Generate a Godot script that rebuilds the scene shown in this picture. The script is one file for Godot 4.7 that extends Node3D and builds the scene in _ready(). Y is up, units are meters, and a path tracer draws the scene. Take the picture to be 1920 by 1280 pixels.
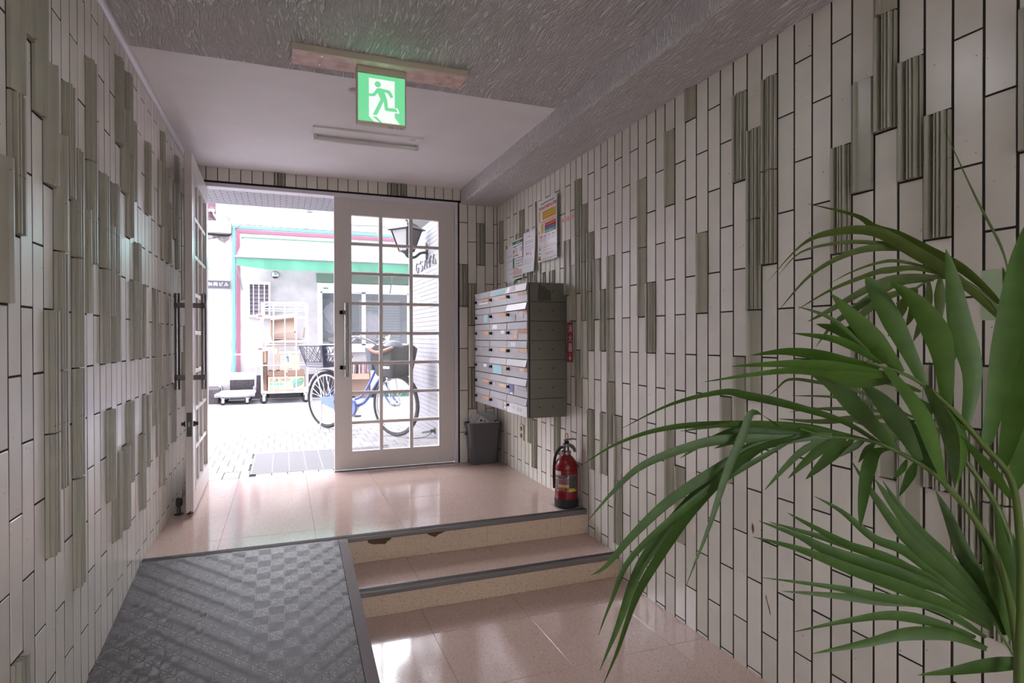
extends Node3D

# ---- sizes of the place, in metres: y = 0 is the lower floor, the street door lies towards -z
const WX := 1.649      # face of the tiles on the right wall
const LX := -0.5996    # face of the tiles on the left wall
const DZ := -4.646     # face of the tiles on the door wall
const YU := 0.26       # upper floor
const YT := 0.122      # tread of the middle step
const CEIL := 2.456
const BEAM := 2.3366
const BEAMX := 1.336
const STEP1 := -3.095
const STEP2 := -2.74
const BACK := 2.6
const TP := 0.0748     # column pitch of the wall tiles
const TL := 0.33794    # length pitch of the wall tiles
const EYE := Vector3(0, 1.2602, 0)

var cam: Camera3D
var M := {}
var taken := {}
var rng := RandomNumberGenerator.new()

func _ready() -> void:
	rng.seed = 7
	set_camera()
	set_light()
	make_materials()
	build_shell()
	build_tiled_walls()
	build_doors()
	build_ceiling_things()
	build_hall_things()
	build_palm()
	build_porch()
	build_street()

# ------------------------------------------------------------------ camera and light
func set_camera() -> void:
	cam = Camera3D.new()
	cam.name = "camera"
	cam.fov = 59.388
	cam.near = 0.05
	cam.far = 200.0
	var r = Vector3(0.93407523, -0.00217338, 0.35706967)
	var u = Vector3(0.00404992, 0.99998164, -0.00450778)
	var f = Vector3(0.35705332, -0.00565671, -0.93406688)
	cam.transform = Transform3D(Basis(r, u, -f).orthonormalized(), EYE)
	cam.current = true
	add_child(cam)

func set_light() -> void:
	var e = Environment.new()
	e.background_mode = Environment.BG_SKY
	var s = Sky.new()
	var p = ProceduralSkyMaterial.new()
	p.sky_top_color = Color(0.94, 0.945, 0.98)
	p.sky_horizon_color = Color(0.985, 0.97, 0.985)
	p.sky_curve = 0.2
	p.ground_horizon_color = Color(0.8, 0.8, 0.82)
	p.ground_bottom_color = Color(0.6, 0.6, 0.6)
	p.sky_energy_multiplier = 1.0
	s.sky_material = p
	e.sky = s
	e.background_energy_multiplier = 22.0
	e.tonemap_mode = Environment.TONE_MAPPER_LINEAR
	e.tonemap_exposure = 1.0
	e.sdfgi_enabled = true
	e.ssao_enabled = true
	e.ssil_enabled = true
	var w = WorldEnvironment.new()
	w.name = "surroundings"
	w.environment = e
	add_child(w)

# ------------------------------------------------------------------ shape helpers
func stn() -> SurfaceTool:
	var st = SurfaceTool.new()
	st.begin(Mesh.PRIMITIVE_TRIANGLES)
	return st

func poly(st: SurfaceTool, pts: Array, n: Vector3, uvs: Array = []) -> void:
	# a flat convex polygon that faces n
	var c: Vector3 = (pts[1] - pts[0]).cross(pts[2] - pts[0])
	var turn = c.dot(n) > 0.0
	for i in range(1, pts.size() - 1):
		var idx = [0, i, i + 1]
		if turn:
			idx = [0, i + 1, i]
		for k in idx:
			st.set_normal(n)
			if uvs.size() > 0:
				st.set_uv(uvs[k])
			st.add_vertex(pts[k])

func tri_n(st: SurfaceTool, p: Array, n: Array, uv: Array = []) -> void:
	var c: Vector3 = (p[1] - p[0]).cross(p[2] - p[0])
	var idx = [0, 1, 2]
	if c.dot(n[0] + n[1] + n[2]) > 0.0:
		idx = [0, 2, 1]
	for k in idx:
		st.set_normal(n[k])
		if uv.size() > 0:
			st.set_uv(uv[k])
		st.add_vertex(p[k])

func quad_n(st: SurfaceTool, p: Array, n: Array, uv: Array = []) -> void:
	if uv.size() > 0:
		tri_n(st, [p[0], p[1], p[2]], [n[0], n[1], n[2]], [uv[0], uv[1], uv[2]])
		tri_n(st, [p[0], p[2], p[3]], [n[0], n[2], n[3]], [uv[0], uv[2], uv[3]])
	else:
		tri_n(st, [p[0], p[1], p[2]], [n[0], n[1], n[2]])
		tri_n(st, [p[0], p[2], p[3]], [n[0], n[2], n[3]])

func bx(st: SurfaceTool, c: Vector3, s: Vector3, xf := Transform3D()) -> void:
	var h = s * 0.5
	for ax in 3:
		for sg in [-1.0, 1.0]:
			var n = Vector3.ZERO
			n[ax] = sg
			var a = (ax + 1) % 3
			var b = (ax + 2) % 3
			var pts = []
			for q in [[-1, -1], [1, -1], [1, 1], [-1, 1]]:
				var v = Vector3.ZERO
				v[ax] = h[ax] * sg
				v[a] = h[a] * q[0]
				v[b] = h[b] * q[1]
				pts.append(xf * (c + v))
			poly(st, pts, (xf.basis * n).normalized())

func box(st: SurfaceTool, lo: Vector3, hi: Vector3, ch := 0.0) -> void:
	if ch <= 0.0:
		bx(st, (lo + hi) * 0.5, hi - lo)
	else:
		cbx(st, (lo + hi) * 0.5, hi - lo, ch)

func cbx(st: SurfaceTool, c: Vector3, s: Vector3, ch: float, xf := Transform3D()) -> void:
	# a box with chamfered edges
	var h = s * 0.5
	ch = minf(ch, minf(h.x, minf(h.y, h.z)) * 0.95)
	var k = Vector3(h.x - ch, h.y - ch, h.z - ch)
	for ax in 3:
		var a = (ax + 1) % 3
		var b = (ax + 2) % 3
		for sg in [-1.0, 1.0]:
			var n = Vector3.ZERO
			n[ax] = sg
			var pts = []
			for q in [[-1, -1], [1, -1], [1, 1], [-1, 1]]:
				var v = Vector3.ZERO
				v[ax] = h[ax] * sg
				v[a] = k[a] * q[0]
				v[b] = k[b] * q[1]
				pts.append(xf * (c + v))
			poly(st, pts, (xf.basis * n).normalized())
		for sa in [-1.0, 1.0]:
			for sb in [-1.0, 1.0]:
				var n = Vector3.ZERO
				n[a] = sa
				n[b] = sb
				var p = []
				for t in [[-1, 0], [1, 0], [1, 1], [-1, 1]]:
					var v = Vector3.ZERO
					v[ax] = k[ax] * t[0]
					v[a] = (h[a] if t[1] == 0 else k[a]) * sa
					v[b] = (k[b] if t[1] == 0 else h[b]) * sb
					p.append(xf * (c + v))
				poly(st, p, (xf.basis * n).normalized())
	for sx in [-1.0, 1.0]:
		for sy in [-1.0, 1.0]:
			for sz in [-1.0, 1.0]:
				var p = [xf * (c + Vector3(h.x * sx, k.y * sy, k.z * sz)), xf * (c + Vector3(k.x * sx, h.y * sy, k.z * sz)), xf * (c + Vector3(k.x * sx, k.y * sy, h.z * sz))]
				poly(st, p, (xf.basis * Vector3(sx, sy, sz)).normalized())

func tube(st: SurfaceTool, pts: Array, r, sides := 8, caps := true, closed := false) -> void:
	var n = pts.size()
	var tang = []
	for i in n:
		var a: Vector3 = pts[(i - 1 + n) % n] if closed else pts[maxi(i - 1, 0)]
		var b: Vector3 = pts[(i + 1) % n] if closed else pts[mini(i + 1, n - 1)]
		tang.append((b - a).normalized())
	var nrm: Vector3 = tang[0].cross(Vector3.UP)
	if nrm.length() < 0.1:
		nrm = tang[0].cross(Vector3.RIGHT)
	nrm = nrm.normalized()
	var rings = []
	var norms = []
	for i in n:
		if i > 0:
			nrm = (nrm - tang[i] * nrm.dot(tang[i])).normalized()
		var bi: Vector3 = tang[i].cross(nrm)
		var rad: float = r[i] if r is Array else r
		var ring = []
		var nn = []
		for k in sides:
			var an = TAU * k / sides
			var d: Vector3 = nrm * cos(an) + bi * sin(an)
			nn.append(d)
			ring.append(pts[i] + d * rad)
		rings.append(ring)
		norms.append(nn)
	var last = n if closed else n - 1
	for i in last:
		var j = (i + 1) % n
		for k in sides:
			var k2 = (k + 1) % sides
			quad_n(st, [rings[i][k], rings[i][k2], rings[j][k2], rings[j][k]], [norms[i][k], norms[i][k2], norms[j][k2], norms[j][k]])
	if caps and not closed:
		poly(st, rings[0], -tang[0])
		poly(st, rings[n - 1], tang[n - 1])

func lathe(st: SurfaceTool, prof: Array, sides := 24, xf := Transform3D(), arc := TAU, start := 0.0) -> void:
	# prof: Vector2(radius, height) from the bottom up
	var segn = []
	for i in prof.size() - 1:
		var d: Vector2 = prof[i + 1] - prof[i]
		segn.append(Vector2(d.y, -d.x).normalized())
	for i in prof.size() - 1:
		var na: Vector2 = segn[i]
		var nb: Vector2 = segn[i]
		if i > 0 and segn[i - 1].dot(segn[i]) > 0.75:
			na = (segn[i - 1] + segn[i]).normalized()
		if i < segn.size() - 1 and segn[i + 1].dot(segn[i]) > 0.75:
			nb = (segn[i + 1] + segn[i]).normalized()
		for k in sides:
			var a0 = start + arc * k / sides
			var a1 = start + arc * (k + 1) / sides
			var p = []
			var n = []
			for q in [[prof[i], na, a0], [prof[i], na, a1], [prof[i + 1], nb, a1], [prof[i + 1], nb, a0]]:
				var c = cos(q[2])
				var s = sin(q[2])
				p.append(xf * Vector3(q[0].x * c, q[0].y, q[0].x * s))
				n.append((xf.basis * Vector3(q[1].x * c, q[1].y, q[1].x * s)).normalized())
			if prof[i].x < 1e-5:
				tri_n(st, [p[0], p[2], p[3]], [n[0], n[2], n[3]])
			elif prof[i + 1].x < 1e-5:
				tri_n(st, [p[0], p[1], p[2]], [n[0], n[1], n[2]])
			else:
				quad_n(st, p, n)

func extrude(st: SurfaceTool, pl: Array, o: Vector3, u: Vector3, v: Vector3, w: Vector3, smooth := false) -> void:
	# a flat outline in the plane (u, v) at o, pushed along w, capped at both ends
	var pk = PackedVector2Array(pl)
	var ids = Geometry2D.triangulate_polygon(pk)
	var nw = w.normalized()
	for i in range(0, ids.size(), 3):
		var t = []
		for k in 3:
			t.append(o + u * pk[ids[i + k]].x + v * pk[ids[i + k]].y)
		poly(st, t, -nw)
		poly(st, [t[0] + w, t[1] + w, t[2] + w], nw)
	var n = pl.size()
	var sgn = 1.0 if not Geometry2D.is_polygon_clockwise(pk) else -1.0
	var en = []
	for i in n:
		var d: Vector2 = pl[(i + 1) % n] - pl[i]
		en.append(((u * d.y - v * d.x) * sgn).normalized())
	for i in n:
		var j = (i + 1) % n
		var a: Vector3 = o + u * pl[i].x + v * pl[i].y
		var b: Vector3 = o + u * pl[j].x + v * pl[j].y
		if smooth:
			var na: Vector3 = (en[i] + en[(i - 1 + n) % n]).normalized()
			var nb: Vector3 = (en[i] + en[j]).normalized()
			quad_n(st, [a, b, b + w, a + w], [na, nb, nb, na])
		else:
			poly(st, [a, b, b + w, a + w], en[i])

func sheet(st: SurfaceTool, o: Vector3, u: Vector3, v: Vector3, n: Vector3) -> void:
	# a printed face: o is its top left corner, u runs right, v runs down
	poly(st, [o, o + u, o + u + v, o + v], n, [Vector2(0, 0), Vector2(1, 0), Vector2(1, 1), Vector2(0, 1)])

func arc_pts(a: Vector3, corner: Vector3, b: Vector3, k := 6) -> Array:
	var out = []
	for i in k + 1:
		var t = float(i) / k
		out.append(a.lerp(corner, t).lerp(corner.lerp(b, t), t))
	return out

func curve(pts: Array, k := 8) -> Array:
	# a smooth line through the points
	var out = []
	var n = pts.size()
	for i in n - 1:
		var p0: Vector3 = pts[maxi(i - 1, 0)]
		var p1: Vector3 = pts[i]
		var p2: Vector3 = pts[i + 1]
		var p3: Vector3 = pts[mini(i + 2, n - 1)]
		for j in k:
			var t = float(j) / k
			out.append(0.5 * ((2.0 * p1) + (p2 - p0) * t + (2.0 * p0 - 5.0 * p1 + 4.0 * p2 - p3) * t * t + (3.0 * p1 - p0 - 3.0 * p2 + p3) * t * t * t))
	out.append(pts[n - 1])
	return out

# ------------------------------------------------------------------ object helpers
func numbered(called: String) -> String:
	if not taken.has(called):
		taken[called] = 0
		return called
	taken[called] += 1
	return "%s_%03d" % [called, taken[called]]

func obj(called: String, st, m: Material, parent: Node = self) -> MeshInstance3D:
	var o = MeshInstance3D.new()
	o.name = numbered(called) if parent == self else called
	o.mesh = st.commit() if st is SurfaceTool else st
	o.material_override = m
	parent.add_child(o, true)
	return o

func tag(o: Node, label: String, category: String, group := "") -> Node:
	o.set_meta("label", label)
	o.set_meta("category", category)
	if group != "":
		o.set_meta("group", group)
	return o

func thing(called: String, label: String, category: String, at := Vector3.ZERO, group := "") -> Node3D:
	var o = Node3D.new()
	o.name = numbered(called)
	add_child(o)
	o.position = at
	tag(o, label, category, group)
	return o

func structure(called: String, st, m: Material) -> MeshInstance3D:
	var o = obj(called, st, m)
	o.set_meta("kind", "structure")
	return o

func lab(o: Node, label: String) -> Node:
	o.set_meta("label", label)
	return o

# ------------------------------------------------------------------ materials
func mat(called: String, c: Color, rough := 0.6, metal := 0.0) -> StandardMaterial3D:
	var m = StandardMaterial3D.new()
	m.resource_name = called
	m.albedo_color = c
	m.roughness = rough
	m.metallic = metal
	M[called] = m
	return m

func tri(m: StandardMaterial3D, per_metre: float, world := true) -> StandardMaterial3D:
	m.uv1_triplanar = true
	m.uv1_world_triplanar = world
	m.uv1_scale = Vector3.ONE * per_metre
	return m

func tex(im: Image) -> ImageTexture:
	return ImageTexture.create_from_image(im)

func noise_tex(freq: float, a: Color, b: Color, size := 512, octaves := 4, sd := 1, kind := FastNoiseLite.TYPE_SIMPLEX_SMOOTH) -> ImageTexture:
	var n = FastNoiseLite.new()
	n.seed = sd
	n.noise_type = kind
	n.frequency = freq
	n.fractal_octaves = octaves
	var im = n.get_seamless_image(size, size)
	im.convert(Image.FORMAT_RGB8)
	for y in size:
		for x in size:
			im.set_pixel(x, y, a.lerp(b, im.get_pixel(x, y).r))
	return tex(im)

func glazed(called: String, c: Color, spread: float, rough: float, sd: int) -> StandardMaterial3D:
	# a glaze of one colour with soft mottling and a few pinholes
	var n = FastNoiseLite.new()
	n.seed = sd
	n.frequency = 0.008
	n.fractal_octaves = 4
	var im = n.get_seamless_image(512, 512)
	im.convert(Image.FORMAT_RGB8)
	for y in 512:
		for x in 512:
			var t: float = im.get_pixel(x, y).r - 0.5
			var k = 1.0 + t * spread
			im.set_pixel(x, y, Color(c.r * k, c.g * k, c.b * (k - t * spread * 0.3)))
	var g = RandomNumberGenerator.new()
	g.seed = sd * 13
	for i in 26:
		var x = g.randi_range(2, 507)
		var y = g.randi_range(2, 507)
		var w = g.randi_range(1, 3)
		im.fill_rect(Rect2i(x, y, w, g.randi_range(1, 3)), Color(c.r * 0.5, c.g * 0.45, c.b * 0.38))
	var m = mat(called, Color.WHITE, rough)
	m.albedo_texture = tex(im)
	tri(m, 1.6)
	return m

func chips(called: String, base: Color, list: Array, rough: float, sd: int, per_metre := 2.2) -> StandardMaterial3D:
	# vinyl floor tile: a plain body with small chips of other tones
	var g = RandomNumberGenerator.new()
	g.seed = sd
	var im = Image.create(768, 768, false, Image.FORMAT_RGB8)
	im.fill(base)
	for i in 5200:
		var c: Color = list[g.randi() % list.size()]
		var k = g.randf_range(0.5, 1.15)
		var col = base.lerp(c, k)
		var w = g.randi_range(2, 9)
		var h = g.randi_range(2, 6)
		if g.randf() < 0.5:
			var t = w
			w = h
			h = t
		var x0 = g.randi_range(0, 767)
		var y0 = g.randi_range(0, 767)
		for y in h:
			var inset = 0 if h < 3 else (1 if y == 0 or y == h - 1 else 0)
			for x in range(inset, w - inset):
				im.set_pixel((x0 + x) % 768, (y0 + y) % 768, col)
	var m = mat(called, Color.WHITE, rough)
	m.albedo_texture = tex(im)
	tri(m, per_metre)
	return m

func plaster_height(sd: int, ang := 0.0) -> ImageTexture:
	# trowelled plaster: long wandering ridges
	var n = FastNoiseLite.new()
	n.seed = sd
	n.frequency = 0.02
	n.fractal_octaves = 4
	n.domain_warp_enabled = true
	n.domain_warp_amplitude = 14.0
	n.domain_warp_frequency = 0.012
	var im = Image.create(768, 768, false, Image.FORMAT_RGB8)
	for y in 768:
		for x in 768:
			var fx = TAU * x / 768.0
			var fy = TAU * y / 768.0
			# a seamless torus of noise, stretched along y
			var v = n.get_noise_3d(cos(fx) * 330.0 + cos(fy) * 40.0, sin(fx) * 330.0 + sin(fy) * 40.0, cos(fy) * 60.0)
			var ridge = 1.0 - absf(v) * 3.4
			ridge = clampf(ridge, 0.0, 1.0)
			im.set_pixel(x, y, Color(ridge, ridge, ridge))
	return tex(im)

func make_materials() -> void:
	# wall tiles: cream glaze in a few firings, the moulded tiles a greener glaze
	glazed("tile_a", Color(0.87, 0.85, 0.815), 0.045, 0.30, 3)
	glazed("tile_b", Color(0.85, 0.83, 0.795), 0.054, 0.33, 4)
	glazed("tile_c", Color(0.885, 0.865, 0.835), 0.041, 0.28, 5)
	glazed("tile_d", Color(0.84, 0.82, 0.78), 0.059, 0.36, 6)
	glazed("ribbed", Color(0.665, 0.655, 0.595), 0.08, 0.32, 8)
	mat("grout", Color(0.15, 0.13, 0.105), 0.9)
	chips("vinyl", Color(0.78, 0.675, 0.64), [Color(0.88, 0.79, 0.72), Color(0.70, 0.57, 0.51), Color(0.84, 0.74, 0.66), Color(0.60, 0.47, 0.42), Color(0.76, 0.63, 0.60)], 0.10, 21)
	M.vinyl.metallic_specular = 0.6
	chips("vinyl_riser", Color(0.82, 0.735, 0.64), [Color(0.89, 0.81, 0.70), Color(0.70, 0.59, 0.48), Color(0.86, 0.77, 0.66), Color(0.58, 0.46, 0.37)], 0.3, 22)
	mat("joint", Color(0.30, 0.25, 0.23), 0.8)
	var pl = mat("plaster", Color(0.945, 0.925, 0.93), 0.75)
	pl.heightmap_enabled = true
	pl.heightmap_texture = plaster_height(5)
	pl.heightmap_scale = 1.6
	tri(pl, 1.6)
	var sm = mat("ceiling_paint", Color(0.93, 0.915, 0.925), 0.6)
	sm.albedo_texture = noise_tex(0.01, Color(0.97, 0.97, 0.97), Color(1, 1, 1), 256, 3, 9)
	tri(sm, 0.8)
	mat("white_trim", Color(0.86, 0.85, 0.88), 0.35)
	mat("door_paint", Color(0.83, 0.805, 0.79), 0.28)
	mat("steel", Color(0.56, 0.55, 0.55), 0.28, 1.0)
	mat("dark_steel", Color(0.30, 0.29, 0.28), 0.35, 1.0)
	mat("bright_metal", Color(0.78, 0.78, 0.79), 0.22, 1.0)
	mat("nosing", Color(0.47, 0.455, 0.45), 0.42, 0.3)
	mat("nosing_pad", Color(0.24, 0.23, 0.23), 0.7)
	mat("black", Color(0.09, 0.085, 0.085), 0.5)
	mat("rubber", Color(0.13, 0.125, 0.13), 0.75)
	mat("kerb", Color(0.42, 0.375, 0.375), 0.7)
	mat("lamp_white", Color(0.95, 0.945, 0.95), 0.4)
	mat("bracket_metal", Color(0.45, 0.43, 0.42), 0.5, 0.3)
	mat("white_paint", Color(0.88, 0.88, 0.89), 0.4)
	mat("white_plastic", Color(0.86, 0.855, 0.86), 0.35)
	mat("cream_plastic", Color(0.80, 0.76, 0.68), 0.4)
	mat("grey_plastic", Color(0.55, 0.55, 0.58), 0.5)
	mat("paper", Color(0.90, 0.895, 0.92), 0.7)
	mat("green_tape", Color(0.36, 0.58, 0.33), 0.6)
	mat("pink_tape", Color(0.86, 0.66, 0.60), 0.7)
	var gl = mat("glass", Color(0.92, 0.96, 0.95, 0.06), 0.02)
	gl.transparency = BaseMaterial3D.TRANSPARENCY_ALPHA
	make_mat_rubber()

func make_mat_rubber() -> void:
	# moulded rubber mat: squares of ribs that turn about, every other one with a bow of flat triangles
	var s = 256
	var hgt = Image.create(s, s, false, Image.FORMAT_RGB8)
	for y in s:
		for x in s:
			var cx = int(x / 128)
			var cy = int(y / 128)
			var u = (x % 128) / 64.0 - 1.0
			var v = (y % 128) / 64.0 - 1.0
			var h = 0.35
			var star = (cx + cy) % 2 == 0
			var au = absf(u)
			var av = absf(v)
			if au > 0.94 or av > 0.94:
				h = 0.55
			elif star:
				# four pairs of flat blades round the middle, parted by grooves
				if absf(au - av) < 0.13 or au < 0.05 or av < 0.05:
					h = 0.1
				elif maxf(au, av) > 0.2:
					h = 1.0
				if maxf(au, av) > 0.80:
					h = 0.15
			else:
				var q = fposmod((au + av) * 7.0, 1.0)
				h = 0.85 if q < 0.5 else 0.15
			hgt.set_pixel(x, y, Color(h, h, h))
	var al = Image.create(s, s, false, Image.FORMAT_RGB8)
	for y in s:
		for x in s:
			var h: float = hgt.get_pixel(x, y).r
			al.set_pixel(x, y, Color(0.255, 0.24, 0.242).lerp(Color(0.40, 0.38, 0.383), h))
	var m = mat("mat_rubber", Color.WHITE, 0.5)
	m.albedo_texture = tex(al)
	m.heightmap_enabled = true
	m.heightmap_texture = tex(hgt)
	m.heightmap_scale = 0.18
	m.uv1_triplanar = true
	m.uv1_world_triplanar = true
	m.uv1_scale = Vector3(1.0 / 0.112, 1.0 / 0.112, 1.0 / 0.112)

# ------------------------------------------------------------------ pictures: brush and strokes
func dot(im: Image, p: Vector2, r: float, c: Color) -> void:
	var x0 = int(floor(p.x - r))
	var x1 = int(ceil(p.x + r))
	for y in range(int(floor(p.y - r)), int(ceil(p.y + r)) + 1):
		for x in range(x0, x1 + 1):
			if x >= 0 and y >= 0 and x < im.get_width() and y < im.get_height() and Vector2(x, y).distance_to(p) <= r:
				im.set_pixel(x, y, c)

func strokes(im: Image, at: Vector2, size: float, list: Array, w: float, c: Color, sx := 1.0) -> void:
	# each stroke is a list of points in a unit square
	for s in list:
		for i in range(0, s.size() - 3, 2):
			var a = at + Vector2(s[i] * sx, s[i + 1]) * size
			var b = at + Vector2(s[i + 2] * sx, s[i + 3]) * size
			var k = maxi(1, int(a.distance_to(b) / maxf(0.6, w * 0.5)))
			for j in k + 1:
				dot(im, a.lerp(b, float(j) / k), w, c)

func fill_poly(im: Image, pts: Array, c: Color) -> void:
	var pk = PackedVector2Array(pts)
	var lo: Vector2 = pts[0]
	var hi: Vector2 = pts[0]
	for p in pts:
		lo = lo.min(p)
		hi = hi.max(p)
	for y in range(maxi(0, int(lo.y)), mini(im.get_height(), int(hi.y) + 1)):
		for x in range(maxi(0, int(lo.x)), mini(im.get_width(), int(hi.x) + 1)):
			if Geometry2D.is_point_in_polygon(Vector2(x + 0.5, y + 0.5), pk):
				im.set_pixel(x, y, c)

func glyph(g: String) -> Array:
	# characters as brush strokes
	match g:
		"消": return [[0.1, 0.08, 0.24, 0.18], [0.04, 0.34, 0.2, 0.44], [0.06, 0.94, 0.26, 0.58], [0.66, 0.04, 0.66, 0.36], [0.4, 0.1, 0.5, 0.28], [0.92, 0.1, 0.82, 0.28], [0.42, 0.38, 0.42, 0.96], [0.42, 0.38, 0.9, 0.38, 0.9, 0.88, 0.82, 0.95], [0.42, 0.56, 0.9, 0.56], [0.42, 0.73, 0.9, 0.73]]
		"火": return [[0.18, 0.28, 0.28, 0.5], [0.86, 0.25, 0.7, 0.48], [0.5, 0.06, 0.5, 0.4, 0.38, 0.7, 0.08, 0.95], [0.52, 0.4, 0.65, 0.7, 0.94, 0.95]]
		"器": return [[0.12, 0.06, 0.42, 0.06, 0.42, 0.28, 0.12, 0.28, 0.12, 0.06], [0.58, 0.06, 0.9, 0.06, 0.9, 0.28, 0.58, 0.28, 0.58, 0.06], [0.06, 0.48, 0.96, 0.48], [0.5, 0.32, 0.42, 0.5, 0.08, 0.66], [0.54, 0.5, 0.94, 0.66], [0.68, 0.34, 0.76, 0.4], [0.12, 0.68, 0.42, 0.68, 0.42, 0.94, 0.12, 0.94, 0.12, 0.68], [0.58, 0.68, 0.9, 0.68, 0.9, 0.94, 0.58, 0.94, 0.58, 0.68]]
		"和": return [[0.42, 0.06, 0.1, 0.18], [0.04, 0.34, 0.52, 0.34], [0.28, 0.14, 0.28, 0.96], [0.28, 0.38, 0.05, 0.74], [0.3, 0.42, 0.5, 0.62], [0.6, 0.26, 0.92, 0.26, 0.92, 0.82, 0.6, 0.82, 0.6, 0.26]]
		"興": return [[0.12, 0.1, 0.12, 0.62], [0.12, 0.1, 0.28, 0.1], [0.12, 0.28, 0.26, 0.28], [0.12, 0.46, 0.26, 0.46], [0.88, 0.1, 0.88, 0.62], [0.72, 0.1, 0.88, 0.1], [0.74, 0.28, 0.88, 0.28], [0.74, 0.46, 0.88, 0.46], [0.36, 0.08, 0.64, 0.08, 0.64, 0.6], [0.36, 0.08, 0.36, 0.6], [0.44, 0.24, 0.56, 0.24], [0.44, 0.36, 0.56, 0.36, 0.56, 0.5, 0.44, 0.5, 0.44, 0.36], [0.03, 0.66, 0.97, 0.66], [0.32, 0.74, 0.1, 0.95], [0.68, 0.74, 0.9, 0.95]]
		"ビ": return [[0.2, 0.12, 0.2, 0.84, 0.8, 0.84], [0.22, 0.5, 0.72, 0.38], [0.72, 0.06, 0.78, 0.2], [0.86, 0.04, 0.92, 0.18]]
		"ル": return [[0.3, 0.14, 0.3, 0.5, 0.06, 0.9], [0.56, 0.1, 0.56, 0.86, 0.94, 0.56]]
		"努": return [[0.3, 0.04, 0.16, 0.34, 0.44, 0.5], [0.42, 0.12, 0.3, 0.4, 0.06, 0.54], [0.04, 0.2, 0.48, 0.2], [0.56, 0.12, 0.9, 0.12, 0.56, 0.52], [0.6, 0.22, 0.94, 0.52], [0.1, 0.66, 0.84, 0.66, 0.78, 0.96, 0.66, 0.92], [0.44, 0.56, 0.38, 0.8, 0.1, 0.98]]
		"力": return [[0.1, 0.3, 0.88, 0.3, 0.8, 0.92, 0.62, 0.86], [0.46, 0.06, 0.42, 0.5, 0.08, 0.94]]
		"ぐ": return [[0.66, 0.06, 0.2, 0.46, 0.66, 0.94], [0.74, 0.2, 0.82, 0.34], [0.88, 0.14, 0.96, 0.28]]
		"ん": return [[0.5, 0.06, 0.1, 0.92, 0.34, 0.56, 0.52, 0.6, 0.56, 0.88, 0.76, 0.9, 0.94, 0.6]]
		"ま": return [[0.12, 0.2, 0.88, 0.2], [0.16, 0.42, 0.84, 0.42], [0.52, 0.04, 0.52, 0.78, 0.3, 0.92, 0.16, 0.8, 0.34, 0.68, 0.62, 0.74, 0.9, 0.94]]
		"つ": return [[0.06, 0.36, 0.6, 0.2, 0.92, 0.4, 0.8, 0.72, 0.4, 0.9]]
		"ご": return [[0.2, 0.2, 0.7, 0.18, 0.6, 0.28], [0.2, 0.62, 0.3, 0.86, 0.8, 0.84], [0.78, 0.08, 0.84, 0.2], [0.9, 0.04, 0.96, 0.16]]
		"い": return [[0.14, 0.18, 0.2, 0.7, 0.36, 0.84, 0.44, 0.66], [0.72, 0.24, 0.9, 0.64]]
		"ペ": return [[0.06, 0.66, 0.36, 0.3, 0.94, 0.82], [0.7, 0.14, 0.8, 0.14, 0.8, 0.26, 0.7, 0.26, 0.7, 0.14]]
		"ハ": return [[0.36, 0.2, 0.28, 0.55, 0.06, 0.92], [0.6, 0.14, 0.72, 0.5, 0.94, 0.92]]
		"イ": return [[0.82, 0.06, 0.5, 0.36, 0.08, 0.56], [0.54, 0.36, 0.54, 0.96]]
		"ム": return [[0.46, 0.06, 0.14, 0.82, 0.84, 0.76], [0.64, 0.5, 0.92, 0.94]]
		"G": return [[0.86, 0.22, 0.66, 0.06, 0.36, 0.06, 0.14, 0.3, 0.14, 0.7, 0.36, 0.94, 0.68, 0.94, 0.86, 0.78, 0.86, 0.54, 0.56, 0.54]]
		"S": return [[0.82, 0.2, 0.62, 0.06, 0.34, 0.06, 0.16, 0.2, 0.2, 0.4, 0.78, 0.58, 0.84, 0.78, 0.64, 0.94, 0.34, 0.94, 0.14, 0.8]]
		"燃": return [[0.06, 0.3, 0.1, 0.46], [0.36, 0.2, 0.28, 0.4], [0.2, 0.06, 0.2, 0.5, 0.06, 0.7], [0.5, 0.06, 0.4, 0.4], [0.46, 0.16, 0.62, 0.16, 0.46, 0.6], [0.66, 0.24, 0.94, 0.24], [0.8, 0.06, 0.78, 0.36, 0.64, 0.6], [0.8, 0.3, 0.94, 0.6], [0.14, 0.8, 0.08, 0.95], [0.36, 0.8, 0.4, 0.95], [0.6, 0.8, 0.66, 0.95], [0.82, 0.78, 0.94, 0.94]]
		"え": return [[0.4, 0.06, 0.58, 0.14], [0.2, 0.34, 0.76, 0.3, 0.14, 0.92, 0.48, 0.62, 0.6, 0.9, 0.92, 0.88]]
		"す": return [[0.08, 0.24, 0.92, 0.22], [0.56, 0.04, 0.58, 0.5, 0.4, 0.62, 0.38, 0.44, 0.58, 0.46, 0.56, 0.74, 0.36, 0.95]]
		"町": return [[0.08, 0.2, 0.48, 0.2, 0.48, 0.8, 0.08, 0.8, 0.08, 0.2], [0.28, 0.2, 0.28, 0.8], [0.08, 0.5, 0.48, 0.5], [0.54, 0.2, 0.96, 0.2], [0.78, 0.2, 0.78, 0.9, 0.66, 0.84]]
		"に": return [[0.2, 0.1, 0.14, 0.5, 0.22, 0.9], [0.46, 0.26, 0.86, 0.24], [0.44, 0.66, 0.52, 0.84, 0.9, 0.82]]
		"あ": return [[0.12, 0.22, 0.84, 0.2], [0.42, 0.04, 0.42, 0.6, 0.5, 0.88], [0.68, 0.36, 0.5, 0.76, 0.22, 0.9, 0.16, 0.7, 0.5, 0.46, 0.86, 0.56, 0.88, 0.8, 0.66, 0.94]]
	return []

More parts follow.
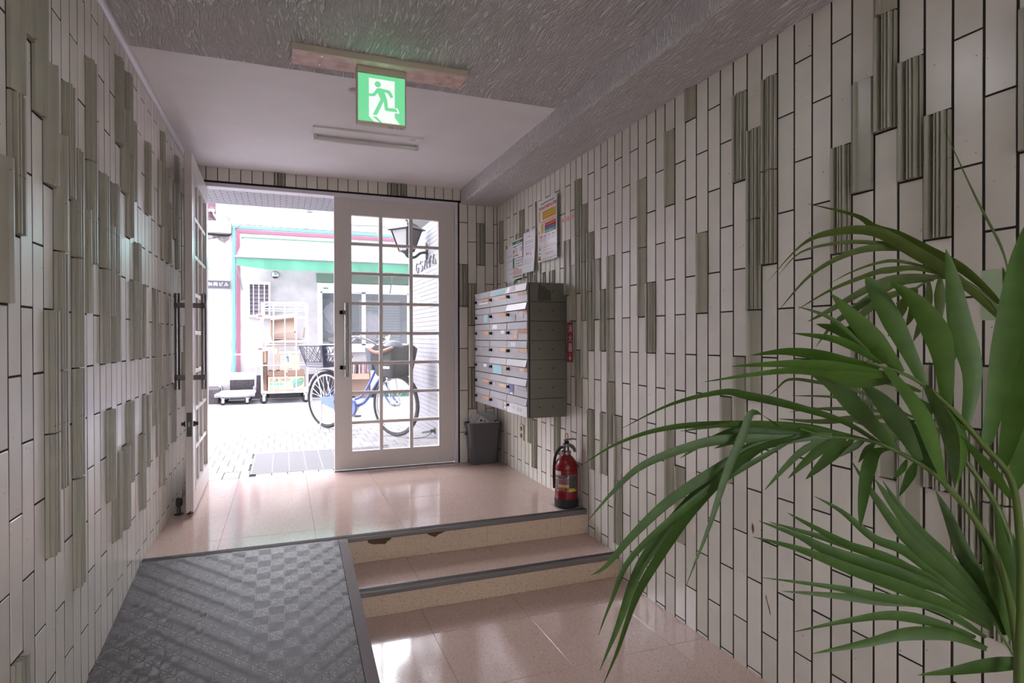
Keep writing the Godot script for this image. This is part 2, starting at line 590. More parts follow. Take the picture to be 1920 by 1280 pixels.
func words(im: Image, text: String, at: Vector2, size: float, step: Vector2, w: float, c: Color) -> void:
	for i in text.length():
		strokes(im, at + step * i, size, glyph(text[i]), w, c)

func scribble(im: Image, x0: int, x1: int, y: int, h: int, c: Color, g: RandomNumberGenerator) -> void:
	# a line of print too small to read
	var x = x0
	while x < x1:
		var w = g.randi_range(1, maxi(2, h))
		im.fill_rect(Rect2i(x, y + g.randi_range(0, 1), mini(w, x1 - x), maxi(1, h - g.randi_range(0, h / 2))), c)
		x += w + g.randi_range(1, 2)

func printed(called: String, im: Image, rough := 0.6) -> StandardMaterial3D:
	var m = mat(called, Color.WHITE, rough)
	m.albedo_texture = tex(im)
	m.texture_repeat = false
	return m

# ------------------------------------------------------------------ the room itself
func floor_tiles(parent: Node3D, xs: Array, zs: Array, y: float, m: Material, holes: Array = []) -> void:
	for i in xs.size() - 1:
		for j in zs.size() - 1:
			var st = stn()
			box(st, Vector3(xs[i] + 0.0006, y - 0.003, zs[j] + 0.0006), Vector3(xs[i + 1] - 0.0006, y + rng.randf_range(-0.0003, 0.0002), zs[j + 1] - 0.0006), 0.0005)
			obj("floor_tile", st, m, parent)

func ramp_y(z: float) -> float:
	return maxf(0.0, 0.2545 - 0.142 * (z + 3.067))

func build_shell() -> void:
	var st = stn()
	# upper floor
	box(st, Vector3(LX, -0.1, -4.72), Vector3(WX, YU - 0.0028, STEP1 - 0.012))
	var up = structure("floor", st, M.joint)
	floor_tiles(up, [LX, -0.296, 0.150, 0.594, 1.036, 1.482, WX], [-4.70, -4.625, -4.18, -3.73, -3.29, STEP1 - 0.038], YU, M.vinyl)
	# middle step
	st = stn()
	box(st, Vector3(0.296, -0.1, STEP1 - 0.02), Vector3(WX, YT - 0.0028, STEP2 - 0.012))
	var step = structure("stair_step", st, M.joint)
	lab(step, "middle step with speckled vinyl tread")
	floor_tiles(step, [0.296, 0.594, 1.036, 1.482, WX], [STEP1 - 0.012, STEP2 - 0.038], YT, M.vinyl)
	# lower floor
	st = stn()
	box(st, Vector3(LX, -0.2, STEP2 - 0.02), Vector3(WX, -0.0028, BACK))
	var low = structure("floor", st, M.joint)
	var zs = [STEP2 - 0.010]
	var z = -2.50
	while z < BACK:
		zs.append(z)
		z += 0.445
	zs.append(BACK)
	floor_tiles(low, [LX, -0.296, 0.150, 0.594, 1.036, 1.482, WX], zs, 0.0, M.vinyl)
	# risers, with two broken places under the upper nosing
	riser(up, STEP1 - 0.012, YT, YU - 0.026, [[0.296, 0.594], [0.594, 1.036], [1.036, 1.482], [1.482, WX]], true)
	riser(step, STEP2 - 0.012, 0.0, YT - 0.026, [[0.296, 0.594], [0.594, 1.036], [1.036, 1.482], [1.482, WX]], false)
	nosing(up, LX, WX, YU, STEP1)
	nosing(step, 0.296, WX, YT, STEP2)
	# ramp over the left half of the steps, with its kerb
	st = stn()
	var prof = [Vector2(STEP1 + 0.002, -0.05), Vector2(STEP1 + 0.002, ramp_y(STEP1) - 0.006), Vector2(-1.23, -0.004), Vector2(-1.23, -0.05)]
	extrude(st, prof, Vector3(LX, 0, 0), Vector3(0, 0, 1), Vector3(0, 1, 0), Vector3(0.252 - LX, 0, 0))
	var ramp = structure("ramp", st, M.kerb)
	st = stn()
	prof = [Vector2(STEP1 + 0.001, -0.02), Vector2(STEP1 + 0.001, YU - 0.001), Vector2(-3.05, YU - 0.003), Vector2(-1.23, 0.012), Vector2(-1.18, 0.0), Vector2(-1.18, -0.02)]
	extrude(st, prof, Vector3(0.252, 0, 0), Vector3(0, 0, 1), Vector3(0, 1, 0), Vector3(0.044, 0, 0))
	obj("kerb", st, M.kerb, ramp)
	st = stn()
	prof = [Vector2(STEP1 + 0.004, ramp_y(STEP1) - 0.006), Vector2(STEP1 + 0.004, ramp_y(STEP1)), Vector2(-1.22, 0.004), Vector2(-1.22, -0.004)]
	extrude(st, prof, Vector3(LX + 0.001, 0, 0), Vector3(0, 0, 1), Vector3(0, 1, 0), Vector3(0.251 - LX - 0.001, 0, 0))
	tag(obj("rubber_mat", st, M.mat_rubber), "dark grey embossed rubber mat covering the ramp", "mat")
	# ceiling: smooth boards by the door, trowelled plaster towards the hall, a plastered beam on the right
	st = stn()
	box(st, Vector3(LX - 0.05, CEIL, -4.80), Vector3(WX + 0.05, CEIL + 0.15, -2.827))
	structure("ceiling", st, M.ceiling_paint)
	st = stn()
	box(st, Vector3(LX - 0.05, CEIL - 0.005, -2.829), Vector3(WX + 0.05, CEIL + 0.15, BACK + 0.1), 0.002)
	structure("ceiling", st, M.plaster)
	st = stn()
	# the beam has a slightly rounded lower edge
	var bp = [Vector2(BEAMX, CEIL + 0.02), Vector2(BEAMX + 0.001, BEAM + 0.012), Vector2(BEAMX + 0.004, BEAM + 0.004), Vector2(BEAMX + 0.012, BEAM), Vector2(WX - 0.0005, BEAM), Vector2(WX - 0.0005, CEIL + 0.02)]
	extrude(st, bp, Vector3(0, 0, DZ + 0.0005), Vector3(1, 0, 0), Vector3(0, 1, 0), Vector3(0, 0, BACK - DZ))
	structure("ceiling_beam", st, M.plaster)
	st = stn()
	var mp = [Vector2(0, 0.022), Vector2(0, -0.004), Vector2(0.006, -0.004), Vector2(0.013, 0.0), Vector2(0.018, 0.006), Vector2(0.0195, 0.014), Vector2(0.0195, 0.022)]
	extrude(st, mp, Vector3(LX + 0.0005, 2.434, DZ + 0.001), Vector3(1, 0, 0), Vector3(0, 1, 0), Vector3(0, 0, BACK - DZ), false)
	structure("trim_1", st, M.white_trim)
	# wall bodies; the back of the tile joints
	st = stn()
	box(st, Vector3(WX + 0.0010, -0.2, -4.85), Vector3(WX + 0.2, 2.6, BACK + 0.1))
	structure("wall_right", st, M.grout)
	st = stn()
	box(st, Vector3(LX - 0.2, -0.2, -4.85), Vector3(LX - 0.0010, 2.6, BACK + 0.1))
	structure("wall_left", st, M.grout)
	st = stn()
	box(st, Vector3(LX - 0.2, 2.349, DZ - 0.2), Vector3(WX + 0.2, 2.6, DZ - 0.0013))
	box(st, Vector3(1.312, YU - 0.2, DZ - 0.2), Vector3(WX + 0.2, 2.6, DZ - 0.0013))
	box(st, Vector3(LX - 0.2, YU - 0.2, DZ - 0.2), Vector3(-0.562, 2.6, DZ - 0.0013))
	structure("wall_front", st, M.grout)
	# back wall with a window to the yard
	var wy0 = 0.60
	var wy1 = 1.50
	st = stn()
	box(st, Vector3(LX - 0.2, -0.2, BACK), Vector3(WX + 0.2, wy0, BACK + 0.15))
	box(st, Vector3(LX - 0.2, wy1, BACK), Vector3(WX + 0.2, 2.6, BACK + 0.15))
	box(st, Vector3(LX - 0.2, wy0, BACK), Vector3(-0.1, wy1, BACK + 0.15))
	box(st, Vector3(1.15, wy0, BACK), Vector3(WX + 0.2, wy1, BACK + 0.15))
	structure("wall_back", st, M.ceiling_paint)
	var win = Node3D.new()
	win.name = "window_3"
	add_child(win)
	win.set_meta("kind", "structure")
	win.set_meta("label", "window in the back wall of the hall")
	st = stn()
	box(st, Vector3(-0.1, wy0, BACK + 0.03), Vector3(1.15, wy0 + 0.04, BACK + 0.09), 0.003)
	box(st, Vector3(-0.1, wy1 - 0.04, BACK + 0.03), Vector3(1.15, wy1, BACK + 0.09), 0.003)
	for x in [-0.1, 0.505, 1.11]:
		box(st, Vector3(x, wy0 + 0.04, BACK + 0.03), Vector3(x + 0.04, wy1 - 0.04, BACK + 0.09), 0.003)
	obj("window_frame", st, M.white_paint, win)
	for x in [-0.06, 0.545]:
		st = stn()
		box(st, Vector3(x, wy0 + 0.04, BACK + 0.055), Vector3(x + 0.565, wy1 - 0.04, BACK + 0.059))
		obj("pane", st, M.glass, win)

func riser(parent: Node3D, z: float, y0: float, y1: float, spans: Array, broken: bool) -> void:
	var first = true
	for s in spans:
		var st = stn()
		var x0: float = s[0] + 0.0006
		var x1: float = s[1] - 0.0006
		var pl = [Vector2(x0, y0 + 0.001), Vector2(x1, y0 + 0.001), Vector2(x1, y1)]
		if broken and first:
			pl += [Vector2(0.520, y1), Vector2(0.511, y1 - 0.013), Vector2(0.498, y1 - 0.018), Vector2(0.487, y1 - 0.031), Vector2(0.455, y1 - 0.027), Vector2(0.430, y1 - 0.026), Vector2(0.405, y1 - 0.018), Vector2(0.396, y1 - 0.010), Vector2(0.400, y1)]
		elif broken and absf(s[0] - 0.594) < 0.001:
			pl += [Vector2(0.806, y1), Vector2(0.788, y1 - 0.008), Vector2(0.770, y1 - 0.014), Vector2(0.748, y1 - 0.027), Vector2(0.734, y1 - 0.021), Vector2(0.715, y1 - 0.012), Vector2(0.700, y1)]
		pl.append(Vector2(x0, y1))
		extrude(st, pl, Vector3(0, 0, z), Vector3(1, 0, 0), Vector3(0, 1, 0), Vector3(0, 0, 0.006))
		obj("riser_tile", st, M.vinyl_riser, parent)
		first = false
	if broken:
		if not M.has("bare_wood"):
			mat("bare_wood", Color(0.40, 0.31, 0.22), 0.9)
		var st = stn()
		box(st, Vector3(0.36, y1 - 0.045, z), Vector3(0.86, y1, z + 0.0015))
		lab(obj("bare_backing", st, M.bare_wood, parent), "brown backing laid bare where the riser tile broke away")

func nosing(parent: Node3D, x0: float, x1: float, y: float, z: float) -> void:
	var st = stn()
	var pl = [Vector2(-0.038, -0.003), Vector2(-0.038, 0.0012), Vector2(-0.034, 0.002), Vector2(-0.004, 0.002), Vector2(0.0, -0.001), Vector2(0.001, -0.006), Vector2(0.001, -0.022), Vector2(-0.001, -0.025), Vector2(-0.010, -0.025), Vector2(-0.010, -0.003)]
	extrude(st, pl, Vector3(x0 + 0.001, y, z), Vector3(0, 0, 1), Vector3(0, 1, 0), Vector3(x1 - x0 - 0.002, 0, 0))
	var o = obj("nosing", st, M.nosing, parent)
	lab(o, "grey metal nosing with a black grip strip")
	st = stn()
	for k in 4:
		box(st, Vector3(x0 + 0.002, y + 0.001, z - 0.033 + k * 0.0068), Vector3(x1 - 0.002, y + 0.0036, z - 0.0285 + k * 0.0068))
	obj("grip_strip", st, M.nosing_pad, o)

# ------------------------------------------------------------------ tiles on the walls
const RIB_RIGHT := [-19, 0, 0, -14, 0, 1, -13, 0, 0, -12, 0, 1, -11, -4, 0, -11, -1, 0, -10, -4, 0, -10, -1, 0, -9, -1, 1, -9, 0, 1, -8, -1, 0, -6, -1, 0, -5, -4, 0, -3, -1, 1, -2, -1, 1, -1, -3, 0, -1, -1, 0, -1, 0, 0, 0, -2, 1, 0, -1, 0, 0, 0, 0, 1, -4, 0, 1, -2, 0, 1, -1, 0, 2, -1, 1, 3, -4, 1, 3, -2, 0, 4, -3, 0, 4, -2, 1, 4, -1, 1, 5, -5, 0, 5, -4, 1, 8, -1, 1, 8, 0, 1, 9, -2, 0, 11, -4, 1, 11, 0, 1, 12, -4, 1, 13, 1, 1, 14, -1, 1, 16, -3, 1, 17, -3, 1, 17, 0, 0, 18, -2, 1, 18, -1, 0, 18, 0, 0, 19, -1, 0, 19, 0, 0, 23, -1, 0, 24, -2, 0, 24, 0, 1, 25, -3, 1, 25, 0, 0, 25, 1, 1, 26, -3, 1, 26, 0, 0, 27, -3, 0, 27, -1, 0, 28, -3, 0, 29, -4, 0, 29, -3, 0, 30, 0, 0]
const RIB_LEFT := [-8, -3, 0, -9, 1, 1, -8, 1, 0, -8, 2, 1, -7, 3, 1, -6, 2, 1, -5, -1, 0, -5, 0, 0, -5, 2, 1, -4, -1, 0, -4, 0, 0, -4, 1, 1, -3, 2, 0, -2, -2, 0, -2, -1, 0, -2, 0, 0, -2, 1, 0, -1, 1, 1, 0, 1, 0, 0, 2, 0, 2, 0, 0, 2, 1, 0, 3, -1, 0, 3, 1, 0, 4, -2, 1, 4, 0, 0, 4, 1, 0, 5, 3, 0, 6, -2, 0, 6, 2, 1, 7, -1, 0, 7, 2, 1, 7, 3, 0, 8, 0, 0, 8, 2, 0, 9, 1, 0, 10, -2, 0, 10, 0, 1, 11, -1, 1, 12, 2, 0, 14, -1, 0, 14, 0, 0, 15, -1, 1, 15, 0, 0, 16, -2, 1, 16, 2, 1, 17, -1, 1, 17, 2, 1, 17, 3, 0, 18, 2, 1, 19, 2, 1, 21, -1, 0, 22, 2, 1, 23, 2, 0, 23, 3, 0, 26, -1, 0, 26, 1, 1, 26, 2, 1, 27, 0, 0]
const PROFILE_A := [0.0, 4.0, 0.02, 10.0, 0.07, 15.0, 0.13, 18.0, 0.27, 18.0, 0.29, 5.0, 0.33, 3.0, 0.40, 4.0, 0.43, 13.0, 0.47, 17.0, 0.54, 18.0, 0.555, 3.0, 0.60, 3.0, 0.615, 19.0, 0.69, 19.0, 0.705, 3.0, 0.75, 3.0, 0.765, 18.0, 0.85, 17.0, 0.87, 4.0, 0.92, 4.0, 0.935, 11.0, 0.98, 10.0, 1.0, 4.0]
const PROFILE_B := [0.0, 4.0, 0.01, 11.0, 0.07, 12.0, 0.085, 2.0, 0.125, 2.0, 0.14, 14.0, 0.20, 15.0, 0.215, 3.0, 0.255, 3.0, 0.275, 21.0, 0.39, 21.5, 0.42, 15.0, 0.55, 14.0, 0.97, 10.0, 1.0, 5.0]

var tile_cache := {}

func plain_mesh(w: float, h: float) -> Mesh:
	var key = "p%d_%d" % [roundi(w * 1000), roundi(h * 1000)]
	if not tile_cache.has(key):
		var st = stn()
		var hw = w * 0.5
		var hh = h * 0.5
		var c = 0.0014
		var t = 0.005
		poly(st, [Vector3(-hw + c, -hh + c, t), Vector3(hw - c, -hh + c, t), Vector3(hw - c, hh - c, t), Vector3(-hw + c, hh - c, t)], Vector3(0, 0, 1))
		for q in [[Vector2(-hw, -hh), Vector2(hw, -hh), Vector2(-hw + c, -hh + c), Vector2(hw - c, -hh + c), Vector3(0, -1, 0)], [Vector2(-hw, hh), Vector2(hw, hh), Vector2(-hw + c, hh - c), Vector2(hw - c, hh - c), Vector3(0, 1, 0)], [Vector2(-hw, -hh), Vector2(-hw, hh), Vector2(-hw + c, -hh + c), Vector2(-hw + c, hh - c), Vector3(-1, 0, 0)], [Vector2(hw, -hh), Vector2(hw, hh), Vector2(hw - c, -hh + c), Vector2(hw - c, hh - c), Vector3(1, 0, 0)]]:
			var a: Vector2 = q[0]
			var b: Vector2 = q[1]
			var ai: Vector2 = q[2]
			var bi: Vector2 = q[3]
			poly(st, [Vector3(a.x, a.y, t - c), Vector3(b.x, b.y, t - c), Vector3(bi.x, bi.y, t), Vector3(ai.x, ai.y, t)], (q[4] + Vector3(0, 0, 1)).normalized())
			poly(st, [Vector3(a.x, a.y, -0.004), Vector3(b.x, b.y, -0.004), Vector3(b.x, b.y, t - c), Vector3(a.x, a.y, t - c)], q[4])
		tile_cache[key] = st.commit()
	return tile_cache[key]

func rib_mesh(kind: int, mirrored: bool, w: float, h: float) -> Mesh:
	var key = "r%d%s%d_%d" % [kind, mirrored, roundi(w * 1000), roundi(h * 1000)]
	if not tile_cache.has(key):
		var src: Array = PROFILE_A if kind == 0 else PROFILE_B
		var pl = [Vector2(-w * 0.5, -0.004)]
		for i in range(0, src.size(), 2):
			pl.append(Vector2((src[i] - 0.5) * w, 0.004 + (src[i + 1] - 4.0) * 0.00135))
		pl.append(Vector2(w * 0.5, -0.004))
		if mirrored:
			for i in pl.size():
				pl[i] = Vector2(-pl[i].x, pl[i].y)
			pl.reverse()
		var st = stn()
		extrude(st, pl, Vector3(0, -h * 0.5, 0), Vector3(1, 0, 0), Vector3(0, 0, 1), Vector3(0, h, 0))
		tile_cache[key] = st.commit()
	return tile_cache[key]

func seen_size(p: Vector3, n: Vector3, area: float) -> float:
	var v = p - EYE
	var b = cam.transform.basis
	var d = -v.dot(b.z)
	if d < 0.2:
		return 0.0
	if absf(v.dot(b.x) / d) > 0.90 or absf(v.dot(b.y) / d) > 0.62:
		return 0.0
	return area * absf(n.dot(v.normalized())) / (d * d)

func lay(parent: Node3D, items: Array) -> void:
	# items: [transform, width, height, kind (-1 plain), mirrored]
	for it in items:
		it.append(seen_size(it[0].origin, it[0].basis.z, it[1] * it[2]))
	items.sort_custom(func(a, b): return a[5] > b[5])
	var plain = [M.tile_a, M.tile_b, M.tile_c, M.tile_d]
	var rest_plain = stn()
	var rest_rib = stn()
	var np = 0
	var nr = 0
	for i in items.size():
		var it: Array = items[i]
		var rib: bool = it[3] >= 0
		var me: Mesh = rib_mesh(it[3], it[4], it[1], it[2]) if rib else plain_mesh(it[1], it[2])
		var x: Transform3D = it[0]
		x = x * Transform3D(Basis.from_euler(Vector3(rng.randf_range(-0.003, 0.003), rng.randf_range(-0.006, 0.006), 0)), Vector3(0, 0, rng.randf_range(-0.0003, 0.0006)))
		if i < 298 and it[5] > 0.0:
			var o = MeshInstance3D.new()
			o.name = "ribbed_tile" if rib else "tile"
			o.mesh = me
			o.material_override = M.ribbed if rib else plain[rng.randi() % 4]
			o.transform = x
			parent.add_child(o, true)
		elif rib:
			rest_rib.append_from(me, 0, x)
			nr += 1
		else:
			rest_plain.append_from(me, 0, x)
			np += 1
	if np + nr > 0:
		var mesh = ArrayMesh.new()
		if np > 0:
			rest_plain.set_material(M.tile_a)
			mesh = rest_plain.commit(mesh)
		if nr > 0:
			rest_rib.set_material(M.ribbed)
			mesh = rest_rib.commit(mesh)
		var o = MeshInstance3D.new()
		o.name = "tile_field"
		o.mesh = mesh
		o.set_meta("kind", "stuff")
		o.set_meta("label", "further tiles of the same wall")
		parent.add_child(o, true)

func rib_table(src: Array) -> Dictionary:
	var d = {}
	for i in range(0, src.size(), 3):
		d[Vector2i(src[i], src[i + 1])] = src[i + 2]
	return d

func column(items: Array, o: Callable, w: float, phase: float, lo: float, hi: float, col: int, ribs: Dictionary, mirrored: bool) -> void:
	# one column of tiles between the heights lo and hi; joints at phase + n * TL
	var n = int(floor((lo - phase) / TL))
	while phase + n * TL < hi:
		var a = maxf(lo, phase + n * TL + 0.0024)
		var b = minf(hi, phase + (n + 1) * TL - 0.0024)
		if b - a > 0.012:
			var kind: int = ribs.get(Vector2i(col, n), -1)
			items.append([o.call((a + b) * 0.5), w, b - a, kind, mirrored])
		n += 1

func build_tiled_walls() -> void:
	var ribs = rib_table(RIB_RIGHT)
	var items = []
	var w = TP - 0.0062
	var bas = Basis(Vector3(0, 0, 1), Vector3(0, 1, 0), Vector3(-1, 0, 0))
	for k in range(-20, 75):
		var z0 = -(3.15504 - k * TP)
		if z0 + TP > BACK:
			break
		var zc = z0 + TP * 0.5
		var wk = w
		if k == -20:
			zc = (DZ + 0.001 + z0 + TP - 0.002) * 0.5
			wk = z0 + TP - 0.004 - DZ
		var lo = YU - 0.01 if zc < STEP1 - 0.03 else (YT - 0.01 if zc < STEP2 - 0.03 else -0.01)
		var ph: float = EYE.y + (0.60311 if k % 2 != 0 else 0.44076)
		column(items, func(y): return Transform3D(bas, Vector3(WX + 0.005, y, zc)), wk, ph, lo, BEAM + 0.01, k, ribs, false)
	lay(get_node("wall_right"), items)
	ribs = rib_table(RIB_LEFT)
	items = []
	bas = Basis(Vector3(0, 0, -1), Vector3(0, 1, 0), Vector3(1, 0, 0))
	for k in range(-66, 32):
		var z1 = -(2.32304 + k * TP)
		var zc = z1 - TP * 0.5
		if z1 > BACK or zc < DZ:
			continue
		var ph: float = EYE.y + (-0.08931 if posmod(k, 2) == 0 else -0.25705)
		var lo = YU - 0.01 if zc < STEP1 else -0.01
		column(items, func(y): return Transform3D(bas, Vector3(LX - 0.005, y, zc)), w, ph, lo, 2.437, k, ribs, true)
	lay(get_node("wall_left"), items)
	# the strip over the door and the pier beside it
	items = []
	bas = Basis(Vector3(1, 0, 0), Vector3(0, 1, 0), Vector3(0, 0, 1))
	var x = -0.5705
	var i = 0
	while x < BEAMX - 0.01:
		var x1 = minf(x + 0.0736, BEAMX)
		var kind = 0 if i in [7, 14, 18, 19] and i != 14 else -1
		if x1 - x > 0.02:
			items.append([Transform3D(bas, Vector3((x + x1) * 0.5, 2.410, DZ - 0.005)), x1 - x - 0.0045, 0.092, kind, false])
		x += 0.0736
		i += 1
	var xs = [1.323, 1.3965, 1.4695, 1.5435, 1.617, 1.6475]
	var pr = {Vector2i(0, -2): 0, Vector2i(1, -2): 0, Vector2i(2, -1): 0, Vector2i(1, -4): 0, Vector2i(0, -7): 0}
	for c in 5:
		var ph = 2.192 if c % 2 == 0 else 2.0385
		var wc: float = xs[c + 1] - xs[c] - 0.0045
		var xc: float = (xs[c + 1] + xs[c]) * 0.5
		column(items, func(y): return Transform3D(bas, Vector3(xc, y, DZ - 0.005)), wc, ph, YU - 0.01, BEAM + 0.01, c, pr, false)
	lay(get_node("wall_front"), items)

# ------------------------------------------------------------------ the two glazed door leaves and their frame
func leaf(called: String, at: Transform3D, label: String) -> Node3D:
	# local axes: x from the hinge to the free edge, y up, +z the face with the pull handle
	var o = Node3D.new()
	o.name = called
	add_child(o)
	o.transform = at
	o.set_meta("kind", "structure")
	o.set_meta("label", label)
	var W = 0.925
	var H = 2.042
	var t = 0.019
	var xs = [0.127, 0.333, 0.360, 0.566, 0.593, 0.799]
	var y0 = 0.134
	var y1 = 1.916
	var st = stn()
	cbx(st, Vector3(xs[0] * 0.5, H * 0.5, 0), Vector3(xs[0], H, t * 2), 0.002)
	obj("stile", st, M.door_paint, o)
	st = stn()
	cbx(st, Vector3((xs[5] + W) * 0.5, H * 0.5, 0), Vector3(W - xs[5], H, t * 2), 0.002)
	obj("stile", st, M.door_paint, o)
	st = stn()
	cbx(st, Vector3((xs[0] + xs[5]) * 0.5, y0 * 0.5, 0), Vector3(xs[5] - xs[0], y0, t * 2), 0.001)
	obj("rail", st, M.door_paint, o)
	st = stn()
	cbx(st, Vector3((xs[0] + xs[5]) * 0.5, (y1 + H) * 0.5, 0), Vector3(xs[5] - xs[0], H - y1, t * 2), 0.001)
	obj("rail", st, M.door_paint, o)
	# glazing bead on both faces
	for s in [-1.0, 1.0]:
		st = stn()
		var z = s * (t + 0.001)
		var a: float = xs[0] - 0.026
		var b: float = xs[5] + 0.026
		box(st, Vector3(a, y0 - 0.026, z - 0.001), Vector3(xs[0], y1 + 0.026, z + 0.001))
		box(st, Vector3(xs[5], y0 - 0.026, z - 0.001), Vector3(b, y1 + 0.026, z + 0.001))
		box(st, Vector3(xs[0], y0 - 0.026, z - 0.001), Vector3(xs[5], y0, z + 0.001))
		box(st, Vector3(xs[0], y1, z - 0.001), Vector3(xs[5], y1 + 0.026, z + 0.001))
		obj("glazing_bead", st, M.door_paint, o)
	var ph = (y1 - y0 - 7 * 0.0225) / 8.0
	for i in 2:
		st = stn()
		cbx(st, Vector3((xs[i * 2 + 1] + xs[i * 2 + 2]) * 0.5, (y0 + y1) * 0.5, 0), Vector3(0.027, y1 - y0, 0.03), 0.003)
		obj("glazing_bar", st, M.door_paint, o)
	for j in 7:
		var y = y0 + (j + 1) * ph + j * 0.0225 + 0.01125
		for i in 3:
			st = stn()
			cbx(st, Vector3((xs[i * 2] + xs[i * 2 + 1]) * 0.5, y, 0), Vector3(xs[i * 2 + 1] - xs[i * 2], 0.0225, 0.03), 0.003)
			obj("glazing_bar", st, M.door_paint, o)
	st = stn()
	bx(st, Vector3.ZERO, Vector3(0.207, ph + 0.002, 0.004))
	var pm = st.commit()
	for j in 8:
		for i in 3:
			var p = obj("pane", pm, M.glass, o)
			p.position = Vector3((xs[i * 2] + xs[i * 2 + 1]) * 0.5, y0 + j * (ph + 0.0225) + ph * 0.5, 0)
	# pull handles on both faces
	for s in [-1.0, 1.0]:
		st = stn()
		var hx = W - 0.085
		tube(st, [Vector3(hx, 0.70, s * 0.068), Vector3(hx, 1.25, s * 0.068)], 0.0155, 14)
		var h = obj("pull_handle", st, M.steel, o)
		for y in [0.77, 1.18]:
			st = stn()
			box(st, Vector3(hx + 0.004, y - 0.014, minf(s * 0.055, s * 0.078)), Vector3(hx + 0.050, y + 0.014, maxf(s * 0.055, s * 0.078)), 0.002)
			box(st, Vector3(hx + 0.026, y - 0.014, minf(s * 0.017, s * 0.078)), Vector3(hx + 0.050, y + 0.014, maxf(s * 0.017, s * 0.078)), 0.002)
			obj("bracket", st, M.bracket_metal, h)
	# lock: plate in the edge, knob and thumb turn
	st = stn()
	box(st, Vector3(W - 0.0005, 0.440, -0.013), Vector3(W + 0.002, 0.575, 0.013), 0.0008)
	var lk = obj("lock_plate", st, M.dark_steel, o)
	st = stn()
	box(st, Vector3(W + 0.002, 0.495, -0.006), Vector3(W + 0.006, 0.522, 0.006), 0.001)
	obj("latch", st, M.steel, lk)
	for s in ([-1.0, 1.0] if called == "door_2" else []):
		st = stn()
		lathe(st, [Vector2(0, -0.001), Vector2(0.016, 0), Vector2(0.016, 0.008), Vector2(0.010, 0.012), Vector2(0.010, 0.024), Vector2(0, 0.025)], 14, Transform3D(Basis(Vector3(1, 0, 0), Vector3(0, 0, s), Vector3(0, -s, 0)), Vector3(W - 0.035, 0.508, s * t)))
		obj("thumb_turn", st, M.dark_steel, o)
	return o

func build_doors() -> void:
	# frame
	var st = stn()
	box(st, Vector3(-0.562, 2.322, DZ - 0.09), Vector3(1.312, 2.348, DZ + 0.006), 0.002)
	box(st, Vector3(1.286, YU, DZ - 0.09), Vector3(1.3115, 2.322, DZ + 0.004), 0.002)
	box(st, Vector3(-0.562, YU, DZ - 0.09), Vector3(-0.536, 2.322, DZ + 0.004), 0.002)
	structure("trim_2", st, M.white_trim)
	st = stn()
	box(st, Vector3(0.355, YU + 0.0005, DZ - 0.035), Vector3(1.285, YU + 0.006, DZ - 0.004), 0.001)
	var seal = structure("trim_3", st, M.nosing)
	lab(seal, "dark metal sill strip under the closed leaf")
	leaf("door_1", Transform3D(Basis(Vector3(-1, 0, 0), Vector3.UP, Vector3(0, 0, -1)), Vector3(1.282, 0.274, DZ - 0.020)), "closed white glazed door leaf on the right")
	var dirv = Vector3(0.016, 0, 0.90).normalized()
	leaf("door_2", Transform3D(Basis(dirv, Vector3.UP, dirv.cross(Vector3.UP)), Vector3(-0.512, 0.270, -4.715)), "white glazed door leaf standing open along the left wall")
	# rust along the foot of the open leaf and its catch
	mat("rust", Color(0.36, 0.20, 0.10), 0.95)
	st = stn()
	for q in [[-0.508, 0.0, 0.010, 0.007], [-0.498, 0.001, 0.014, 0.012], [-0.486, 0.0, 0.012, 0.009], [-0.492, 0.008, 0.010, 0.010], [-0.480, 0.003, 0.006, 0.012]]:
		cbx(st, Vector3(q[0], 0.277 + q[1], -3.7895), Vector3(q[2], q[3], 0.003), 0.001)
	lab(obj("rust_patch", st, M.rust, get_node("door_2")), "brown rust at the foot of the door edge")
	var rp: Node3D = get_node("door_2").get_child(get_node("door_2").get_child_count() - 1)
	rp.transform = get_node("door_2").transform.affine_inverse() * Transform3D(Basis(), Vector3(0, 0, 0))
	var stop = thing("door_stop", "dark metal door stop on the floor behind the open leaf", "door stop", Vector3(-0.560, YU, -3.86))
	st = stn()
	lathe(st, [Vector2(0, 0), Vector2(0.026, 0), Vector2(0.026, 0.005), Vector2(0.010, 0.010), Vector2(0.010, 0.085), Vector2(0, 0.086)], 16)
	obj("post", st, M.dark_steel, stop)
	st = stn()
	cbx(st, Vector3(0.002, 0.072, 0.0), Vector3(0.030, 0.045, 0.03), 0.004)
	obj("catch_block", st, M.black, stop)
	st = stn()
	tube(st, [Vector3(0.012, 0.095, 0.004), Vector3(0.014, 0.13, 0.006), Vector3(0.012, 0.165, 0.004)], 0.006, 8)
	obj("hook", st, M.bright_metal, stop)

